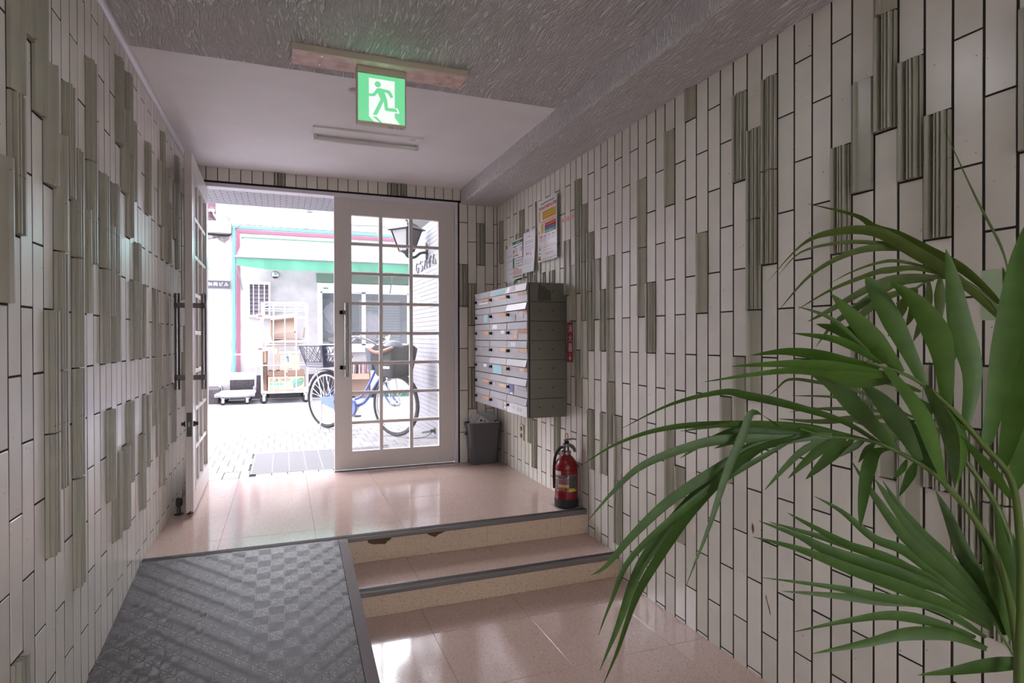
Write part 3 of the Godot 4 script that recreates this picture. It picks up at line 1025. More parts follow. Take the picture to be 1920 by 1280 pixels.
# ------------------------------------------------------------------ things on the ceiling
func exit_picture() -> Image:
	var im = Image.create(352, 356, false, Image.FORMAT_RGB8)
	var green = Color(0.47, 0.87, 0.62)
	var white = Color(0.97, 1.0, 0.98)
	im.fill(green)
	var f = func(x: float, y: float) -> Vector2:
		var top = 375.0 + (x - 770.0) * 0.146
		var bot = 822.0 + (x - 770.0) * 0.114
		return Vector2((x - 770.0) / 440.0 * 352.0, (y - top) / (bot - top) * 356.0)
	var shape = func(a: Array, c: Color) -> void:
		var p = []
		for i in range(0, a.size(), 2):
			p.append(f.call(a[i], a[i + 1]))
		fill_poly(im, p, c)
	shape.call([870, 425, 1112, 462, 1112, 800, 1165, 870, 925, 846, 870, 785], white)
	shape.call([1108, 708, 1140, 714, 1159, 763, 1108, 757], white)
	shape.call([905, 788, 940, 791, 996, 850, 966, 846], green)
	dot(im, f.call(952, 487), 23, green)
	shape.call([945, 525, 968, 522, 1060, 545, 1075, 558, 1098, 604, 1088, 617, 1071, 613, 1049, 576, 1016, 560, 1041, 636, 1049, 709, 1118, 714, 1136, 733, 1134, 750, 1030, 737, 1018, 725, 1008, 650, 944, 776, 904, 773, 978, 630, 953, 570, 921, 601, 870, 597, 870, 574, 908, 573], green)
	return im

func batten_lamp(at: Vector3, label: String, lit: float) -> void:
	# a bare tube under a flat white tray, at is the middle of the tray against the ceiling
	var o = thing("tube_lamp", label, "ceiling lamp", at)
	var st = stn()
	var pl = [Vector2(-0.114, 0.0), Vector2(-0.108, -0.010), Vector2(-0.05, -0.020), Vector2(0.05, -0.020), Vector2(0.108, -0.010), Vector2(0.114, 0.0)]
	extrude(st, pl, Vector3(-0.313, 0, 0), Vector3(0, 0, 1), Vector3(0, 1, 0), Vector3(0.626, 0, 0))
	obj("tray", st, M.lamp_white, o)
	st = stn()
	if lit > 0.0:
		var m = mat("lit_tube", Color(0.95, 0.95, 0.95), 0.3)
		m.emission_enabled = true
		m.emission = Color(0.97, 0.98, 1.0)
		m.emission_energy_multiplier = 3.0
	tube(st, [Vector3(-0.29, -0.036, 0.0), Vector3(0.29, -0.036, 0.0)], 0.0145, 14)
	obj("fluorescent_tube", st, M.lit_tube if lit > 0.0 else M.lamp_white, o)
	for s in [-1.0, 1.0]:
		st = stn()
		cbx(st, Vector3(s * 0.297, -0.030, 0), Vector3(0.018, 0.038, 0.034), 0.003)
		obj("lampholder", st, M.white_plastic, o)
	if lit > 0.0:
		var l = AreaLight3D.new()
		l.name = "tube_light"
		l.area_size = Vector2(0.58, 0.05)
		l.light_color = Color(0.97, 0.98, 1.0)
		l.light_energy = lit
		l.shadow_enabled = true
		l.set("area_range", 12.0)
		l.position = Vector3(0, -0.056, 0)
		l.rotation_degrees = Vector3(-90, 0, 0)
		o.add_child(l)
	else:
		st = stn()
		for q in [[0.235, 0.262], [0.266, 0.272]]:
			box(st, Vector3(q[0], -0.0135, 0.085), Vector3(q[1], -0.0130, 0.095))
		obj("maker_plate", st, M.grey_plastic, o)

func build_ceiling_things() -> void:
	# wooden board that carries the exit sign
	mat("board", Color(0.94, 0.84, 0.82), 0.6)
	M.board.albedo_texture = noise_tex(0.02, Color(0.86, 0.80, 0.78), Color(1, 1, 1), 256, 3, 31)
	tri(M.board, 3.0)
	var b = thing("mounting_board", "pale pinkish wooden board screwed to the plaster ceiling", "board", Vector3(0.405, CEIL - 0.005, -2.637))
	var st = stn()
	cbx(st, Vector3(0, -0.0135, 0), Vector3(0.736, 0.027, 0.138), 0.001)
	obj("plank", st, M.board, b)
	st = stn()
	cbx(st, Vector3(0, -0.0135, 0.0705), Vector3(0.738, 0.0275, 0.004), 0.0008)
	obj("edge_strip", st, M.cream_plastic, b)
	for q in [[-0.25, 0.045], [-0.255, -0.035], [0.29, 0.03], [0.27, -0.045]]:
		st = stn()
		lathe(st, [Vector2(0, -0.003), Vector2(0.004, -0.002), Vector2(0.005, 0.0)], 10, Transform3D(Basis(), Vector3(q[0], -0.027, q[1])))
		obj("screw", st, M.bright_metal, b)
	var s = thing("exit_sign", "green and white illuminated running man exit sign", "exit sign", Vector3(0.402, 2.424, -2.640))
	st = stn()
	cbx(st, Vector3(0, -0.1215, 0), Vector3(0.212, 0.243, 0.036), 0.004)
	obj("housing", st, M.cream_plastic, s)
	st = stn()
	cbx(st, Vector3(0, -0.014, 0.0205), Vector3(0.212, 0.028, 0.006), 0.002)
	obj("top_bar", st, M.cream_plastic, s)
	st = stn()
	sheet(st, Vector3(-0.1, -0.030, 0.0190), Vector3(0.2, 0, 0), Vector3(0, -0.202, 0), Vector3(0, 0, 1))
	var m = mat("exit_sign_panel", Color(0.05, 0.05, 0.05), 0.3)
	m.emission_enabled = true
	m.emission_texture = tex(exit_picture())
	m.emission = Color.BLACK
	m.emission_energy_multiplier = 1.0
	m.texture_repeat = false
	obj("sign_panel", st, m, s)
	st = stn()
	for q in [[0.03, 0.055], [0.066, 0.072], [0.08, 0.092]]:
		box(st, Vector3(q[0], -0.2434, -0.006), Vector3(q[1], -0.2429, 0.006))
	obj("switch_marks", st, M.grey_plastic, s)
	var l = AreaLight3D.new()
	l.name = "sign_light"
	l.area_size = Vector2(0.2, 0.2)
	l.light_color = Color(0.55, 0.93, 0.70)
	l.light_energy = 0.012
	l.shadow_enabled = true
	l.position = Vector3(0, -0.131, 0.024)
	l.rotation_degrees = Vector3(0, 180, 0)
	s.add_child(l)
	var d = thing("ceiling_rose", "small round white cover plate on the smooth ceiling behind the exit sign", "cover plate", Vector3(0.335, CEIL, -2.974))
	st = stn()
	lathe(st, [Vector2(0, -0.016), Vector2(0.02, -0.015), Vector2(0.034, -0.008), Vector2(0.038, 0.0)], 24)
	obj("cover", st, M.white_plastic, d)
	batten_lamp(Vector3(0.474, CEIL, -3.645), "unlit white tube lamp on the smooth ceiling by the door", 0.0)
	batten_lamp(Vector3(0.50, CEIL - 0.005, -1.70), "lit tube lamp on the plaster ceiling between the exit sign and the viewer", 0.32)
	batten_lamp(Vector3(0.50, CEIL - 0.005, 1.1), "lit tube lamp on the plaster ceiling behind the viewer", 0.3)

# ------------------------------------------------------------------ things in the hall
func build_hall_things() -> void:
	mailboxes()
	waste_bin()
	extinguisher()
	notices()
	outlet()
	scuffs()

func mailboxes() -> void:
	mat("box_metal", Color(0.63, 0.615, 0.625), 0.42, 0.8)
	mat("box_side", Color(0.50, 0.49, 0.45), 0.45, 0.7)
	mat("orange_label", Color(0.84, 0.62, 0.46), 0.6)
	mat("beige_label", Color(0.88, 0.74, 0.62), 0.6)
	mat("blue_label", Color(0.60, 0.78, 0.82), 0.6)
	mat("violet_label", Color(0.45, 0.44, 0.66), 0.5)
	mat("grey_label", Color(0.66, 0.68, 0.70), 0.5)
	mat("residue", Color(0.34, 0.32, 0.27), 0.8)
	var o = thing("mailbox_cabinet", "grey metal bank of twenty one mailboxes hung on the tiled wall", "mailboxes", Vector3(1.388, 0.772, -4.430))
	var W = 0.259
	var LEN = 1.074
	var H = 0.828
	var rh = H / 7.0
	var cw = (LEN - 0.018) / 3.0
	var st = stn()
	box(st, Vector3(0.008, 0.002, 0.002), Vector3(W - 0.001, H - 0.002, LEN - 0.004))
	obj("body", st, M.black, o)
	# seven flanks on each end, with bolt holes
	for side in 2:
		for r in 7:
			st = stn()
			var z: float = LEN if side == 0 else 0.0
			cbx(st, Vector3((0.012 + W) * 0.5, (r + 0.5) * rh, z - 0.003 + side * 0.006), Vector3(W - 0.013, rh - 0.0016, 0.006), 0.0012)
			var p = obj("side_panel", st, M.box_side, o)
			if side == 0:
				for x in [0.075, 0.165]:
					st = stn()
					lathe(st, [Vector2(0, 0.0012), Vector2(0.0035, 0.0010), Vector2(0.0042, 0.0)], 10, Transform3D(Basis(Vector3(1, 0, 0), Vector3(0, 0, 1), Vector3(0, -1, 0)), Vector3(x, (r + 0.55) * rh, z)))
					obj("bolt", st, M.black, p)
				if r == 6:
					st = stn()
					extrude(st, [Vector2(0.062, 0.012), Vector2(0.080, 0.004), Vector2(0.124, 0.008), Vector2(0.150, 0.006), Vector2(0.152, 0.060), Vector2(0.140, 0.072), Vector2(0.118, 0.082), Vector2(0.105, 0.100), Vector2(0.092, 0.090), Vector2(0.083, 0.110), Vector2(0.070, 0.108), Vector2(0.066, 0.060)], Vector3(0, r * rh, z), Vector3(1, 0, 0), Vector3(0, 1, 0), Vector3(0, 0, 0.0006))
					lab(obj("tape_residue", st, M.residue, p), "brownish residue of torn tape")
	# top and foot plates, uprights between the columns
	st = stn()
	cbx(st, Vector3((0.006 + W) * 0.5, H - 0.003, LEN * 0.5), Vector3(W - 0.008, 0.005, LEN - 0.002), 0.001)
	obj("top_plate", st, M.box_side, o)
	st = stn()
	cbx(st, Vector3((0.006 + W) * 0.5, 0.003, LEN * 0.5), Vector3(W - 0.008, 0.005, LEN - 0.002), 0.001)
	obj("base_plate", st, M.box_side, o)
	for c in 4:
		st = stn()
		cbx(st, Vector3(0.006, H * 0.5, minf(0.004 + c * cw, LEN - 0.006)), Vector3(0.012, H, 0.006 if c < 3 else 0.004), 0.001)
		obj("upright", st, M.box_metal, o)
	var tilt = {Vector2i(0, 2): 0.16, Vector2i(1, 2): 0.26, Vector2i(4, 1): 0.20, Vector2i(4, 2): 0.26, Vector2i(5, 2): 0.24, Vector2i(5, 1): 0.12, Vector2i(6, 0): 0.12, Vector2i(6, 1): 0.10, Vector2i(6, 2): 0.14, Vector2i(0, 1): 0.04, Vector2i(2, 1): 0.05, Vector2i(3, 2): 0.06}
	# stickers: from, to (share of the door's length), bottom, top (share of its height), colour
	var marks = {
		Vector2i(0, 0): [[0.58, 0.95, 0.66, 0.92, "orange_label"], [0.30, 0.88, 0.40, 0.56, "paper"]],
		Vector2i(0, 1): [[0.56, 0.97, 0.66, 0.95, "beige_label"]],
		Vector2i(0, 2): [[0.55, 0.82, 0.66, 0.95, "beige_label"], [0.85, 0.98, 0.70, 0.92, "beige_label"]],
		Vector2i(1, 0): [[0.60, 0.86, 0.18, 0.95, "blue_label"], [0.88, 0.96, 0.6, 0.88, "orange_label"]],
		Vector2i(1, 1): [[0.55, 0.97, 0.62, 0.92, "orange_label"]],
		Vector2i(1, 2): [[0.57, 0.98, 0.70, 0.98, "orange_label"], [0.60, 0.82, 0.30, 0.92, "paper"], [0.16, 0.45, 0.1, 0.72, "grey_label"]],
		Vector2i(2, 0): [[0.57, 0.97, 0.60, 0.92, "orange_label"]],
		Vector2i(2, 1): [[0.55, 0.97, 0.62, 0.92, "grey_label"], [0.66, 0.85, 0.62, 0.95, "paper"]],
		Vector2i(2, 2): [[0.58, 0.99, 0.64, 0.95, "orange_label"], [0.34, 0.55, 0.15, 0.62, "beige_label"]],
		Vector2i(3, 1): [[0.57, 0.97, 0.62, 0.95, "beige_label"]],
		Vector2i(3, 2): [[0.56, 0.98, 0.62, 0.95, "beige_label"]],
		Vector2i(4, 0): [[0.58, 0.78, 0.58, 0.9, "paper"]],
		Vector2i(4, 1): [[0.18, 0.72, 0.08, 0.92, "blue_label"], [0.78, 0.97, 0.6, 0.92, "orange_label"]],
		Vector2i(4, 2): [[0.56, 0.98, 0.62, 0.94, "orange_label"], [0.64, 0.86, 0.56, 0.9, "paper"]],
		Vector2i(5, 0): [[0.55, 0.97, 0.64, 0.95, "orange_label"]],
		Vector2i(5, 1): [[0.55, 0.97, 0.55, 0.85, "beige_label"], [0.18, 0.34, 0.5, 0.95, "grey_label"]],
		Vector2i(5, 2): [[0.12, 0.34, 0.1, 1.0, "violet_label"], [0.16, 0.30, 0.06, 0.22, "paper"]],
		Vector2i(6, 0): [[0.56, 0.72, 0.6, 0.92, "orange_label"], [0.74, 0.95, 0.6, 0.92, "orange_label"]],
		Vector2i(6, 1): [[0.48, 0.78, 0.15, 0.9, "grey_label"], [0.82, 0.97, 0.55, 0.9, "beige_label"], [0.84, 0.96, 0.2, 0.45, "paper"]],
	}
	for r in 7:
		for c in 3:
			var key = Vector2i(r, c)
			var y0 = H - (r + 1) * rh
			var z0 = 0.008 + c * cw
			var z1 = z0 + cw - 0.004
			var dh = 0.068
			st = stn()
			cbx(st, Vector3(0.003, y0 + dh * 0.5 + 0.002, (z0 + z1) * 0.5), Vector3(0.007, dh, z1 - z0), 0.0012)
			var door = obj("letter_door", st, M.box_metal, o)
			# lock at the far end of the door
			st = stn()
			var lx = Transform3D(Basis(Vector3(0, 0, 1), Vector3(-1, 0, 0), Vector3(0, -1, 0)), Vector3(0.0, y0 + 0.050, z0 + 0.030))
			lathe(st, [Vector2(0, 0), Vector2(0.012, 0.0), Vector2(0.012, 0.004), Vector2(0.008, 0.007), Vector2(0.008, 0.016), Vector2(0, 0.017)], 14, lx)
			var lock = obj("lock", st, M.black, door)
			st = stn()
			cbx(st, Vector3(-0.019, y0 + 0.050, z0 + 0.030), Vector3(0.006, 0.024, 0.007), 0.002)
			obj("dial", st, M.bright_metal, lock)
			# frame for the name, then whatever was stuck over it
			st = stn()
			var a = z0 + 0.56 * cw
			var b = z0 + 0.955 * cw
			box(st, Vector3(-0.0020, y0 + 0.044, a), Vector3(-0.0006, y0 + 0.066, b))
			var plate = obj("name_plate", st, M.box_metal, door)
			st = stn()
			for q in [0.25, 0.75]:
				lathe(st, [Vector2(0, 0.001), Vector2(0.0028, 0.0008), Vector2(0.003, 0)], 8, Transform3D(Basis(Vector3(0, 0, 1), Vector3(-1, 0, 0), Vector3(0, -1, 0)), Vector3(-0.002, y0 + 0.055, lerpf(a, b, q))))
			for e in [[0.0435, 0.0445], [0.0655, 0.0665]]:
				box(st, Vector3(-0.0024, y0 + e[0], a), Vector3(-0.0018, y0 + e[1], b))
			for e in [a, b]:
				box(st, Vector3(-0.0024, y0 + 0.0435, e - 0.0006), Vector3(-0.0018, y0 + 0.0665, e + 0.0006))
			obj("plate_edge", st, M.black, plate)
			var k = 0
			for s in marks.get(key, []):
				st = stn()
				var x = -0.0028 - k * 0.0004
				box(st, Vector3(x, y0 + 0.002 + s[2] * dh, z0 + s[0] * cw), Vector3(x + 0.0004, y0 + 0.002 + s[3] * dh, z0 + s[1] * cw))
				obj("sticker", st, M[s[4]], door)
				k += 1
			if key == Vector2i(6, 2):
				var im = Image.create(420, 110, false, Image.FORMAT_RGB8)
				im.fill(Color(0.88, 0.875, 0.90))
				strokes(im, Vector2(120, 22), 52, glyph("ペ"), 1.6, Color(0.25, 0.23, 0.22))
				strokes(im, Vector2(210, 24), 46, [[0.2, 0.05, 0.2, 0.95], [0.2, 0.05, 0.7, 0.05, 0.7, 0.95, 0.2, 0.95], [0.2, 0.5, 0.7, 0.5]], 1.6, Color(0.25, 0.23, 0.22))
				strokes(im, Vector2(252, 28), 44, [[0.1, 0.95, 0.35, 0.05, 0.6, 0.95], [0.2, 0.6, 0.5, 0.6]], 1.4, Color(0.25, 0.23, 0.22))
				strokes(im, Vector2(288, 30), 42, [[0.1, 0.05, 0.1, 0.95, 0.5, 0.8, 0.45, 0.5, 0.1, 0.5, 0.45, 0.35, 0.4, 0.08, 0.1, 0.05]], 1.4, Color(0.25, 0.23, 0.22))
				st = stn()
				sheet(st, Vector3(-0.0032, y0 + 0.069, z0 + 0.002), Vector3(0, 0, cw - 0.008), Vector3(0, -0.066, 0), Vector3(-1, 0, 0))
				lab(obj("paper_sheet", st, printed("handwritten_sheet", im), door), "white sheet with handwriting taped over the door")
			# flap over the slot
			var fh = 0.044
			var t: float = tilt.get(key, 0.0)
			st = stn()
			var xf = Transform3D(Basis(Vector3(0, 0, 1), -t), Vector3(0.002, y0 + rh - 0.003, (z0 + z1) * 0.5))
			cbx(st, Vector3(-0.002, -fh * 0.5, 0), Vector3(0.004, fh, z1 - z0 - 0.004), 0.001, xf)
			if t > 0.08:
				for e in [-1.0, 1.0]:
					var ez: float = e * (z1 - z0 - 0.008) * 0.5
					poly(st, [xf * Vector3(0, -0.004, ez), xf * Vector3(0, -fh + 0.002, ez), Vector3(0.004, y0 + rh - 0.003 - fh, (z0 + z1) * 0.5 + ez)], Vector3(0, 0, e))
			var flap = obj("slot_flap", st, M.box_metal, o)
			if key == Vector2i(0, 1):
				st = stn()
				cbx(st, Vector3(-0.0044, -0.024, 0.03), Vector3(0.0006, 0.034, 0.22), 0.0002, xf)
				obj("sticker", st, M.blue_label, flap)
			elif key in [Vector2i(0, 2), Vector2i(2, 1), Vector2i(3, 2)]:
				st = stn()
				cbx(st, Vector3(-0.0044, -0.022, -0.06), Vector3(0.0006, 0.030, 0.10), 0.0002, xf)
				obj("sticker", st, M.paper, flap)

func rrect(w: float, d: float, r: float, k := 5) -> Array:
	var out = []
	for q in [[1, 1, 0.0], [-1, 1, PI * 0.5], [-1, -1, PI], [1, -1, PI * 1.5]]:
		for i in k + 1:
			var a: float = q[2] + PI * 0.5 * i / k
			out.append(Vector2(q[0] * (w * 0.5 - r) + cos(a) * r, q[1] * (d * 0.5 - r) + sin(a) * r))
	return out

func loft(st: SurfaceTool, levels: Array, inward := false) -> void:
	# levels: [outline of Vector2, y], joined one to the next
	for i in levels.size() - 1:
		var a: Array = levels[i][0]
		var b: Array = levels[i + 1][0]
		var n = a.size()
		for k in n:
			var k2 = (k + 1) % n
			var p = []
			var nn = []
			for q in [[a, k, levels[i][1]], [a, k2, levels[i][1]], [b, k2, levels[i + 1][1]], [b, k, levels[i + 1][1]]]:
				var o: Array = q[0]
				var v: Vector2 = o[q[1]]
				p.append(Vector3(v.x, q[2], v.y))
				var tg: Vector2 = o[(q[1] + 1) % n] - o[(q[1] - 1 + n) % n]
				var nv = Vector3(tg.y, 0, -tg.x).normalized()
				nn.append(-nv if inward else nv)
			quad_n(st, p, nn)

func waste_bin() -> void:
	mat("bin_plastic", Color(0.29, 0.275, 0.285), 0.42)
	var o = thing("waste_bin", "dark grey plastic waste bin beside the closed door leaf", "waste bin", Vector3(1.492, YU, -4.560))
	var st = stn()
	var h = 0.33
	loft(st, [[rrect(0.195, 0.08, 0.02), 0.0], [rrect(0.222, 0.105, 0.028), 0.008], [rrect(0.266, 0.140, 0.03), h - 0.03]])
	poly(st, rrect(0.195, 0.08, 0.02).map(func(v): return Vector3(v.x, 0, v.y)), Vector3.DOWN)
	loft(st, [[rrect(0.262, 0.136, 0.028), h - 0.01], [rrect(0.218, 0.101, 0.026), 0.012]], true)
	poly(st, rrect(0.218, 0.101, 0.026).map(func(v): return Vector3(v.x, 0.012, v.y)), Vector3.UP)
	obj("body", st, M.bin_plastic, o)
	st = stn()
	loft(st, [[rrect(0.272, 0.144, 0.031), h - 0.032], [rrect(0.280, 0.150, 0.033), h - 0.028], [rrect(0.282, 0.152, 0.033), h - 0.004], [rrect(0.276, 0.147, 0.032), h], [rrect(0.264, 0.137, 0.028), h]])
	loft(st, [[rrect(0.264, 0.137, 0.028), h], [rrect(0.262, 0.136, 0.028), h - 0.03]], true)
	obj("rim", st, M.bin_plastic, o)
	# papers thrown into it
	var g = RandomNumberGenerator.new()
	g.seed = 5
	var im = Image.create(160, 240, false, Image.FORMAT_RGB8)
	im.fill(Color(0.78, 0.77, 0.79))
	words(im, "努力", Vector2(104, 18), 34, Vector2(-6, 40), 2.4, Color(0.62, 0.12, 0.18))
	fill_poly(im, [Vector2(0, 150), Vector2(80, 130), Vector2(60, 240), Vector2(0, 240)], Color(0.62, 0.63, 0.63))
	fill_poly(im, [Vector2(8, 200), Vector2(60, 190), Vector2(52, 232), Vector2(8, 236)], Color(0.30, 0.36, 0.40))
	fill_poly(im, [Vector2(100, 240), Vector2(160, 120), Vector2(160, 240)], Color(0.42, 0.36, 0.34))
	printed("leaflet_print", im)
	var im2 = Image.create(200, 140, false, Image.FORMAT_RGB8)
	im2.fill(Color(0.84, 0.82, 0.80))
	for i in 16:
		im2.fill_rect(Rect2i(g.randi_range(0, 170), g.randi_range(0, 120), g.randi_range(10, 40), g.randi_range(6, 22)), [Color(0.55, 0.12, 0.10), Color(0.20, 0.19, 0.20), Color(0.66, 0.40, 0.20), Color(0.92, 0.90, 0.86)][i % 4])
	printed("magazine_print", im2)
	var im3 = Image.create(260, 100, false, Image.FORMAT_RGB8)
	im3.fill(Color(0.85, 0.845, 0.86))
	for q in [[8, 10, 18, 28], [40, 8, 20, 30], [74, 20, 34, 22], [190, 6, 8, 36], [214, 6, 8, 36]]:
		im3.fill_rect(Rect2i(q[0], q[1], q[2], q[3]), [Color(0.66, 0.24, 0.22), Color(0.42, 0.45, 0.48), Color(0.2, 0.22, 0.2), Color(0.70, 0.25, 0.25), Color(0.70, 0.25, 0.25)][[8, 40, 74, 190, 214].find(q[0])])
	printed("newspaper_print", im3)
	sheet_thing("leaflet", "glossy leaflet with red characters leaning out of the waste bin", "leaflet", Vector3(1.432, 0.555, -4.575), Vector3(0.115, 0.20, 0.002), Vector3(-8, 4, -30), M.leaflet_print)
	sheet_thing("magazine", "red and orange printed magazine stuffed in the waste bin", "magazine", Vector3(1.462, 0.555, -4.548), Vector3(0.10, 0.15, 0.006), Vector3(-6, -4, -42), M.magazine_print)
	sheet_thing("folded_paper", "plain white folded paper with a pointed corner in the waste bin", "paper", Vector3(1.535, 0.530, -4.560), Vector3(0.09, 0.12, 0.003), Vector3(-10, 0, 38), M.paper)
	sheet_thing("newspaper", "folded newspaper lying along the front rim of the waste bin", "newspaper", Vector3(1.497, 0.545, -4.512), Vector3(0.235, 0.09, 0.006), Vector3(-8, 0, 3), M.newspaper_print)
	sheet_thing("grey_flyer", "grey flyer standing at the back of the waste bin", "flyer", Vector3(1.52, 0.56, -4.59), Vector3(0.14, 0.20, 0.002), Vector3(-4, 0, -14), M.grey_label)

func sheet_thing(called: String, label: String, category: String, at: Vector3, size: Vector3, turn: Vector3, m: Material) -> void:
	# a printed sheet or booklet: body with the print on its front
	var o = thing(called, label, category, at)
	o.rotation_degrees = turn
	var st = stn()
	bx(st, Vector3.ZERO, size)
	obj("pages", st, M.paper, o)
	st = stn()
	sheet(st, Vector3(-size.x * 0.5, size.y * 0.5, size.z * 0.5 + 0.0003), Vector3(size.x, 0, 0), Vector3(0, -size.y, 0), Vector3(0, 0, 1))
	obj("printed_face", st, m, o)

func patch(st: SurfaceTool, r: float, a0: float, a1: float, y0: float, y1: float, k := 10) -> void:
	# part of a cylinder with its own picture
	for i in k:
		var p = []
		var n = []
		var uv = []
		for q in [[i, y1], [i + 1, y1], [i + 1, y0], [i, y0]]:
			var t = float(q[0]) / k
			var a = lerpf(a0, a1, t)
			p.append(Vector3(cos(a) * r, q[1], sin(a) * r))
			n.append(Vector3(cos(a), 0, sin(a)))
			uv.append(Vector2(t, 0.0 if q[1] == y1 else 1.0))
		quad_n(st, p, n, uv)

func extinguisher() -> void:
	mat("red_paint", Color(0.50, 0.055, 0.10), 0.25)
	mat("hose_rubber", Color(0.07, 0.07, 0.07), 0.5)
	mat("pin_yellow", Color(0.80, 0.50, 0.12), 0.4)
	var o = thing("fire_extinguisher", "red fire extinguisher standing on the top step by the tiled wall", "extinguisher", Vector3(1.572, YU, -3.213))
	var st = stn()
	lathe(st, [Vector2(0, 0), Vector2(0.064, 0.0), Vector2(0.070, 0.004), Vector2(0.0705, 0.046), Vector2(0.068, 0.050), Vector2(0.060, 0.050)], 32)
	obj("base_ring", st, M.rubber, o)
	st = stn()
	lathe(st, [Vector2(0.060, 0.048), Vector2(0.0665, 0.051), Vector2(0.0672, 0.06), Vector2(0.0672, 0.232), Vector2(0.0665, 0.244), Vector2(0.063, 0.258), Vector2(0.056, 0.273), Vector2(0.045, 0.288), Vector2(0.034, 0.299), Vector2(0.026, 0.306), Vector2(0.024, 0.312)], 40)
	obj("cylinder", st, M.red_paint, o)
	st = stn()
	lathe(st, [Vector2(0.024, 0.308), Vector2(0.030, 0.309), Vector2(0.030, 0.327), Vector2(0.026, 0.331), Vector2(0.020, 0.333), Vector2(0.018, 0.352), Vector2(0.022, 0.355), Vector2(0.022, 0.372), Vector2(0.012, 0.378), Vector2(0.0, 0.379)], 20)
	obj("valve", st, M.steel, o)
	# label round the body
	var im = Image.create(360, 330, false, Image.FORMAT_RGB8)
	im.fill(Color(0.50, 0.06, 0.11))
	var g = RandomNumberGenerator.new()
	g.seed = 12
	im.fill_rect(Rect2i(0, 0, 110, 62), Color(0.80, 0.79, 0.79))
	im.fill_rect(Rect2i(40, 62, 316, 266), Color(0.74, 0.72, 0.72))
	fill_poly(im, [Vector2(0, 64), Vector2(214, 64), Vector2(196, 100), Vector2(0, 108)], Color(0.10, 0.10, 0.10))
	scribble(im, 12, 180, 74, 12, Color(0.82, 0.81, 0.80), g)
	im.fill_rect(Rect2i(0, 108, 60, 200), Color(0.28, 0.27, 0.28))
	im.fill_rect(Rect2i(0, 106, 56, 22), Color(0.82, 0.66, 0.22))
	for y in range(130, 300, 9):
		scribble(im, 8, 54, y, 5, Color(0.72, 0.72, 0.72), g)
	im.fill_rect(Rect2i(70, 108, 150, 110), Color(0.58, 0.36, 0.38))
	scribble(im, 76, 210, 112, 8, Color(0.30, 0.28, 0.30), g)
	scribble(im, 76, 210, 126, 5, Color(0.76, 0.70, 0.70), g)
	im.fill_rect(Rect2i(66, 214, 156, 26), Color(0.80, 0.79, 0.78))
	im.fill_rect(Rect2i(66, 240, 156, 24), Color(0.82, 0.66, 0.16))
	im.fill_rect(Rect2i(66, 264, 156, 64), Color(0.52, 0.10, 0.14))
	for q in [[76, 270], [126, 270]]:
		im.fill_rect(Rect2i(q[0], q[1], 40, 26), Color(0.62, 0.48, 0.44))
	scribble(im, 76, 216, 304, 6, Color(0.74, 0.60, 0.58), g)
	im.fill_rect(Rect2i(226, 66, 126, 212), Color(0.16, 0.155, 0.15))
	for y in range(72, 270, 9):
		scribble(im, 232, 346, y, 5, Color(0.55, 0.54, 0.50), g)
	im.fill_rect(Rect2i(226, 272, 128, 50), Color(0.84, 0.78, 0.18))
	im.fill_rect(Rect2i(316, 274, 34, 24), Color(0.22, 0.22, 0.20))
	scribble(im, 232, 306, 284, 7, Color(0.45, 0.42, 0.14), g)
	st = stn()
	# it faces the hall: from the left edge as seen to right of the middle
	patch(st, 0.0676, PI * 1.01, PI * 0.30, 0.098, 0.218, 16)
	obj("label", st, printed("extinguisher_label", im, 0.3), o)
	# hose from the valve, down behind the left flank
	st = stn()
	tube(st, curve([Vector3(-0.018, 0.352, 0.0), Vector3(-0.040, 0.345, -0.004), Vector3(-0.058, 0.318, -0.012), Vector3(-0.064, 0.27, -0.026), Vector3(-0.060, 0.20, -0.044), Vector3(-0.052, 0.10, -0.058)], 6), 0.0085, 10)
	obj("hose", st, M.hose_rubber, o)
	# carrying handle, squeeze lever, pin
	st = stn()
	var hp = [Vector2(-0.012, 0.0), Vector2(0.020, 0.006), Vector2(0.052, 0.008), Vector2(0.070, 0.004), Vector2(0.070, 0.012), Vector2(0.050, 0.018), Vector2(0.018, 0.015), Vector2(-0.012, 0.010)]
	extrude(st, hp, Vector3(-0.002, 0.386, -0.009), Vector3(0.9, 0, 0.1), Vector3(0, 1, 0), Vector3(0, 0, 0.018))
	obj("squeeze_lever", st, M.steel, o)
	st = stn()
	tube(st, curve([Vector3(-0.004, 0.362, 0.010), Vector3(0.020, 0.362, 0.014), Vector3(0.042, 0.346, 0.014), Vector3(0.054, 0.322, 0.012)], 6), [0.010, 0.010, 0.0105, 0.011, 0.011, 0.011, 0.011, 0.0112, 0.0112, 0.0112, 0.0112, 0.011, 0.0108, 0.0105, 0.0105, 0.010, 0.010, 0.009, 0.007], 10)
	obj("carry_handle", st, M.steel, o)
	st = stn()
	cbx(st, Vector3(0.004, 0.377, 0), Vector3(0.026, 0.022, 0.020), 0.004)
	obj("valve_head", st, M.black, o)
	st = stn()
	var ring = []
	for i in 16:
		var a = TAU * i / 16
		ring.append(Vector3(0.002 + cos(a) * 0.009, 0.415 + sin(a) * 0.017, 0.002))
	tube(st, ring, 0.003, 8, false, true)
	obj("safety_pin", st, M.pin_yellow, o)
	st = stn()
	cbx(st, Vector3(0.0715, 0.236, 0.004), Vector3(0.010, 0.020, 0.018), 0.002)
	obj("wall_spacer", st, M.black, o)

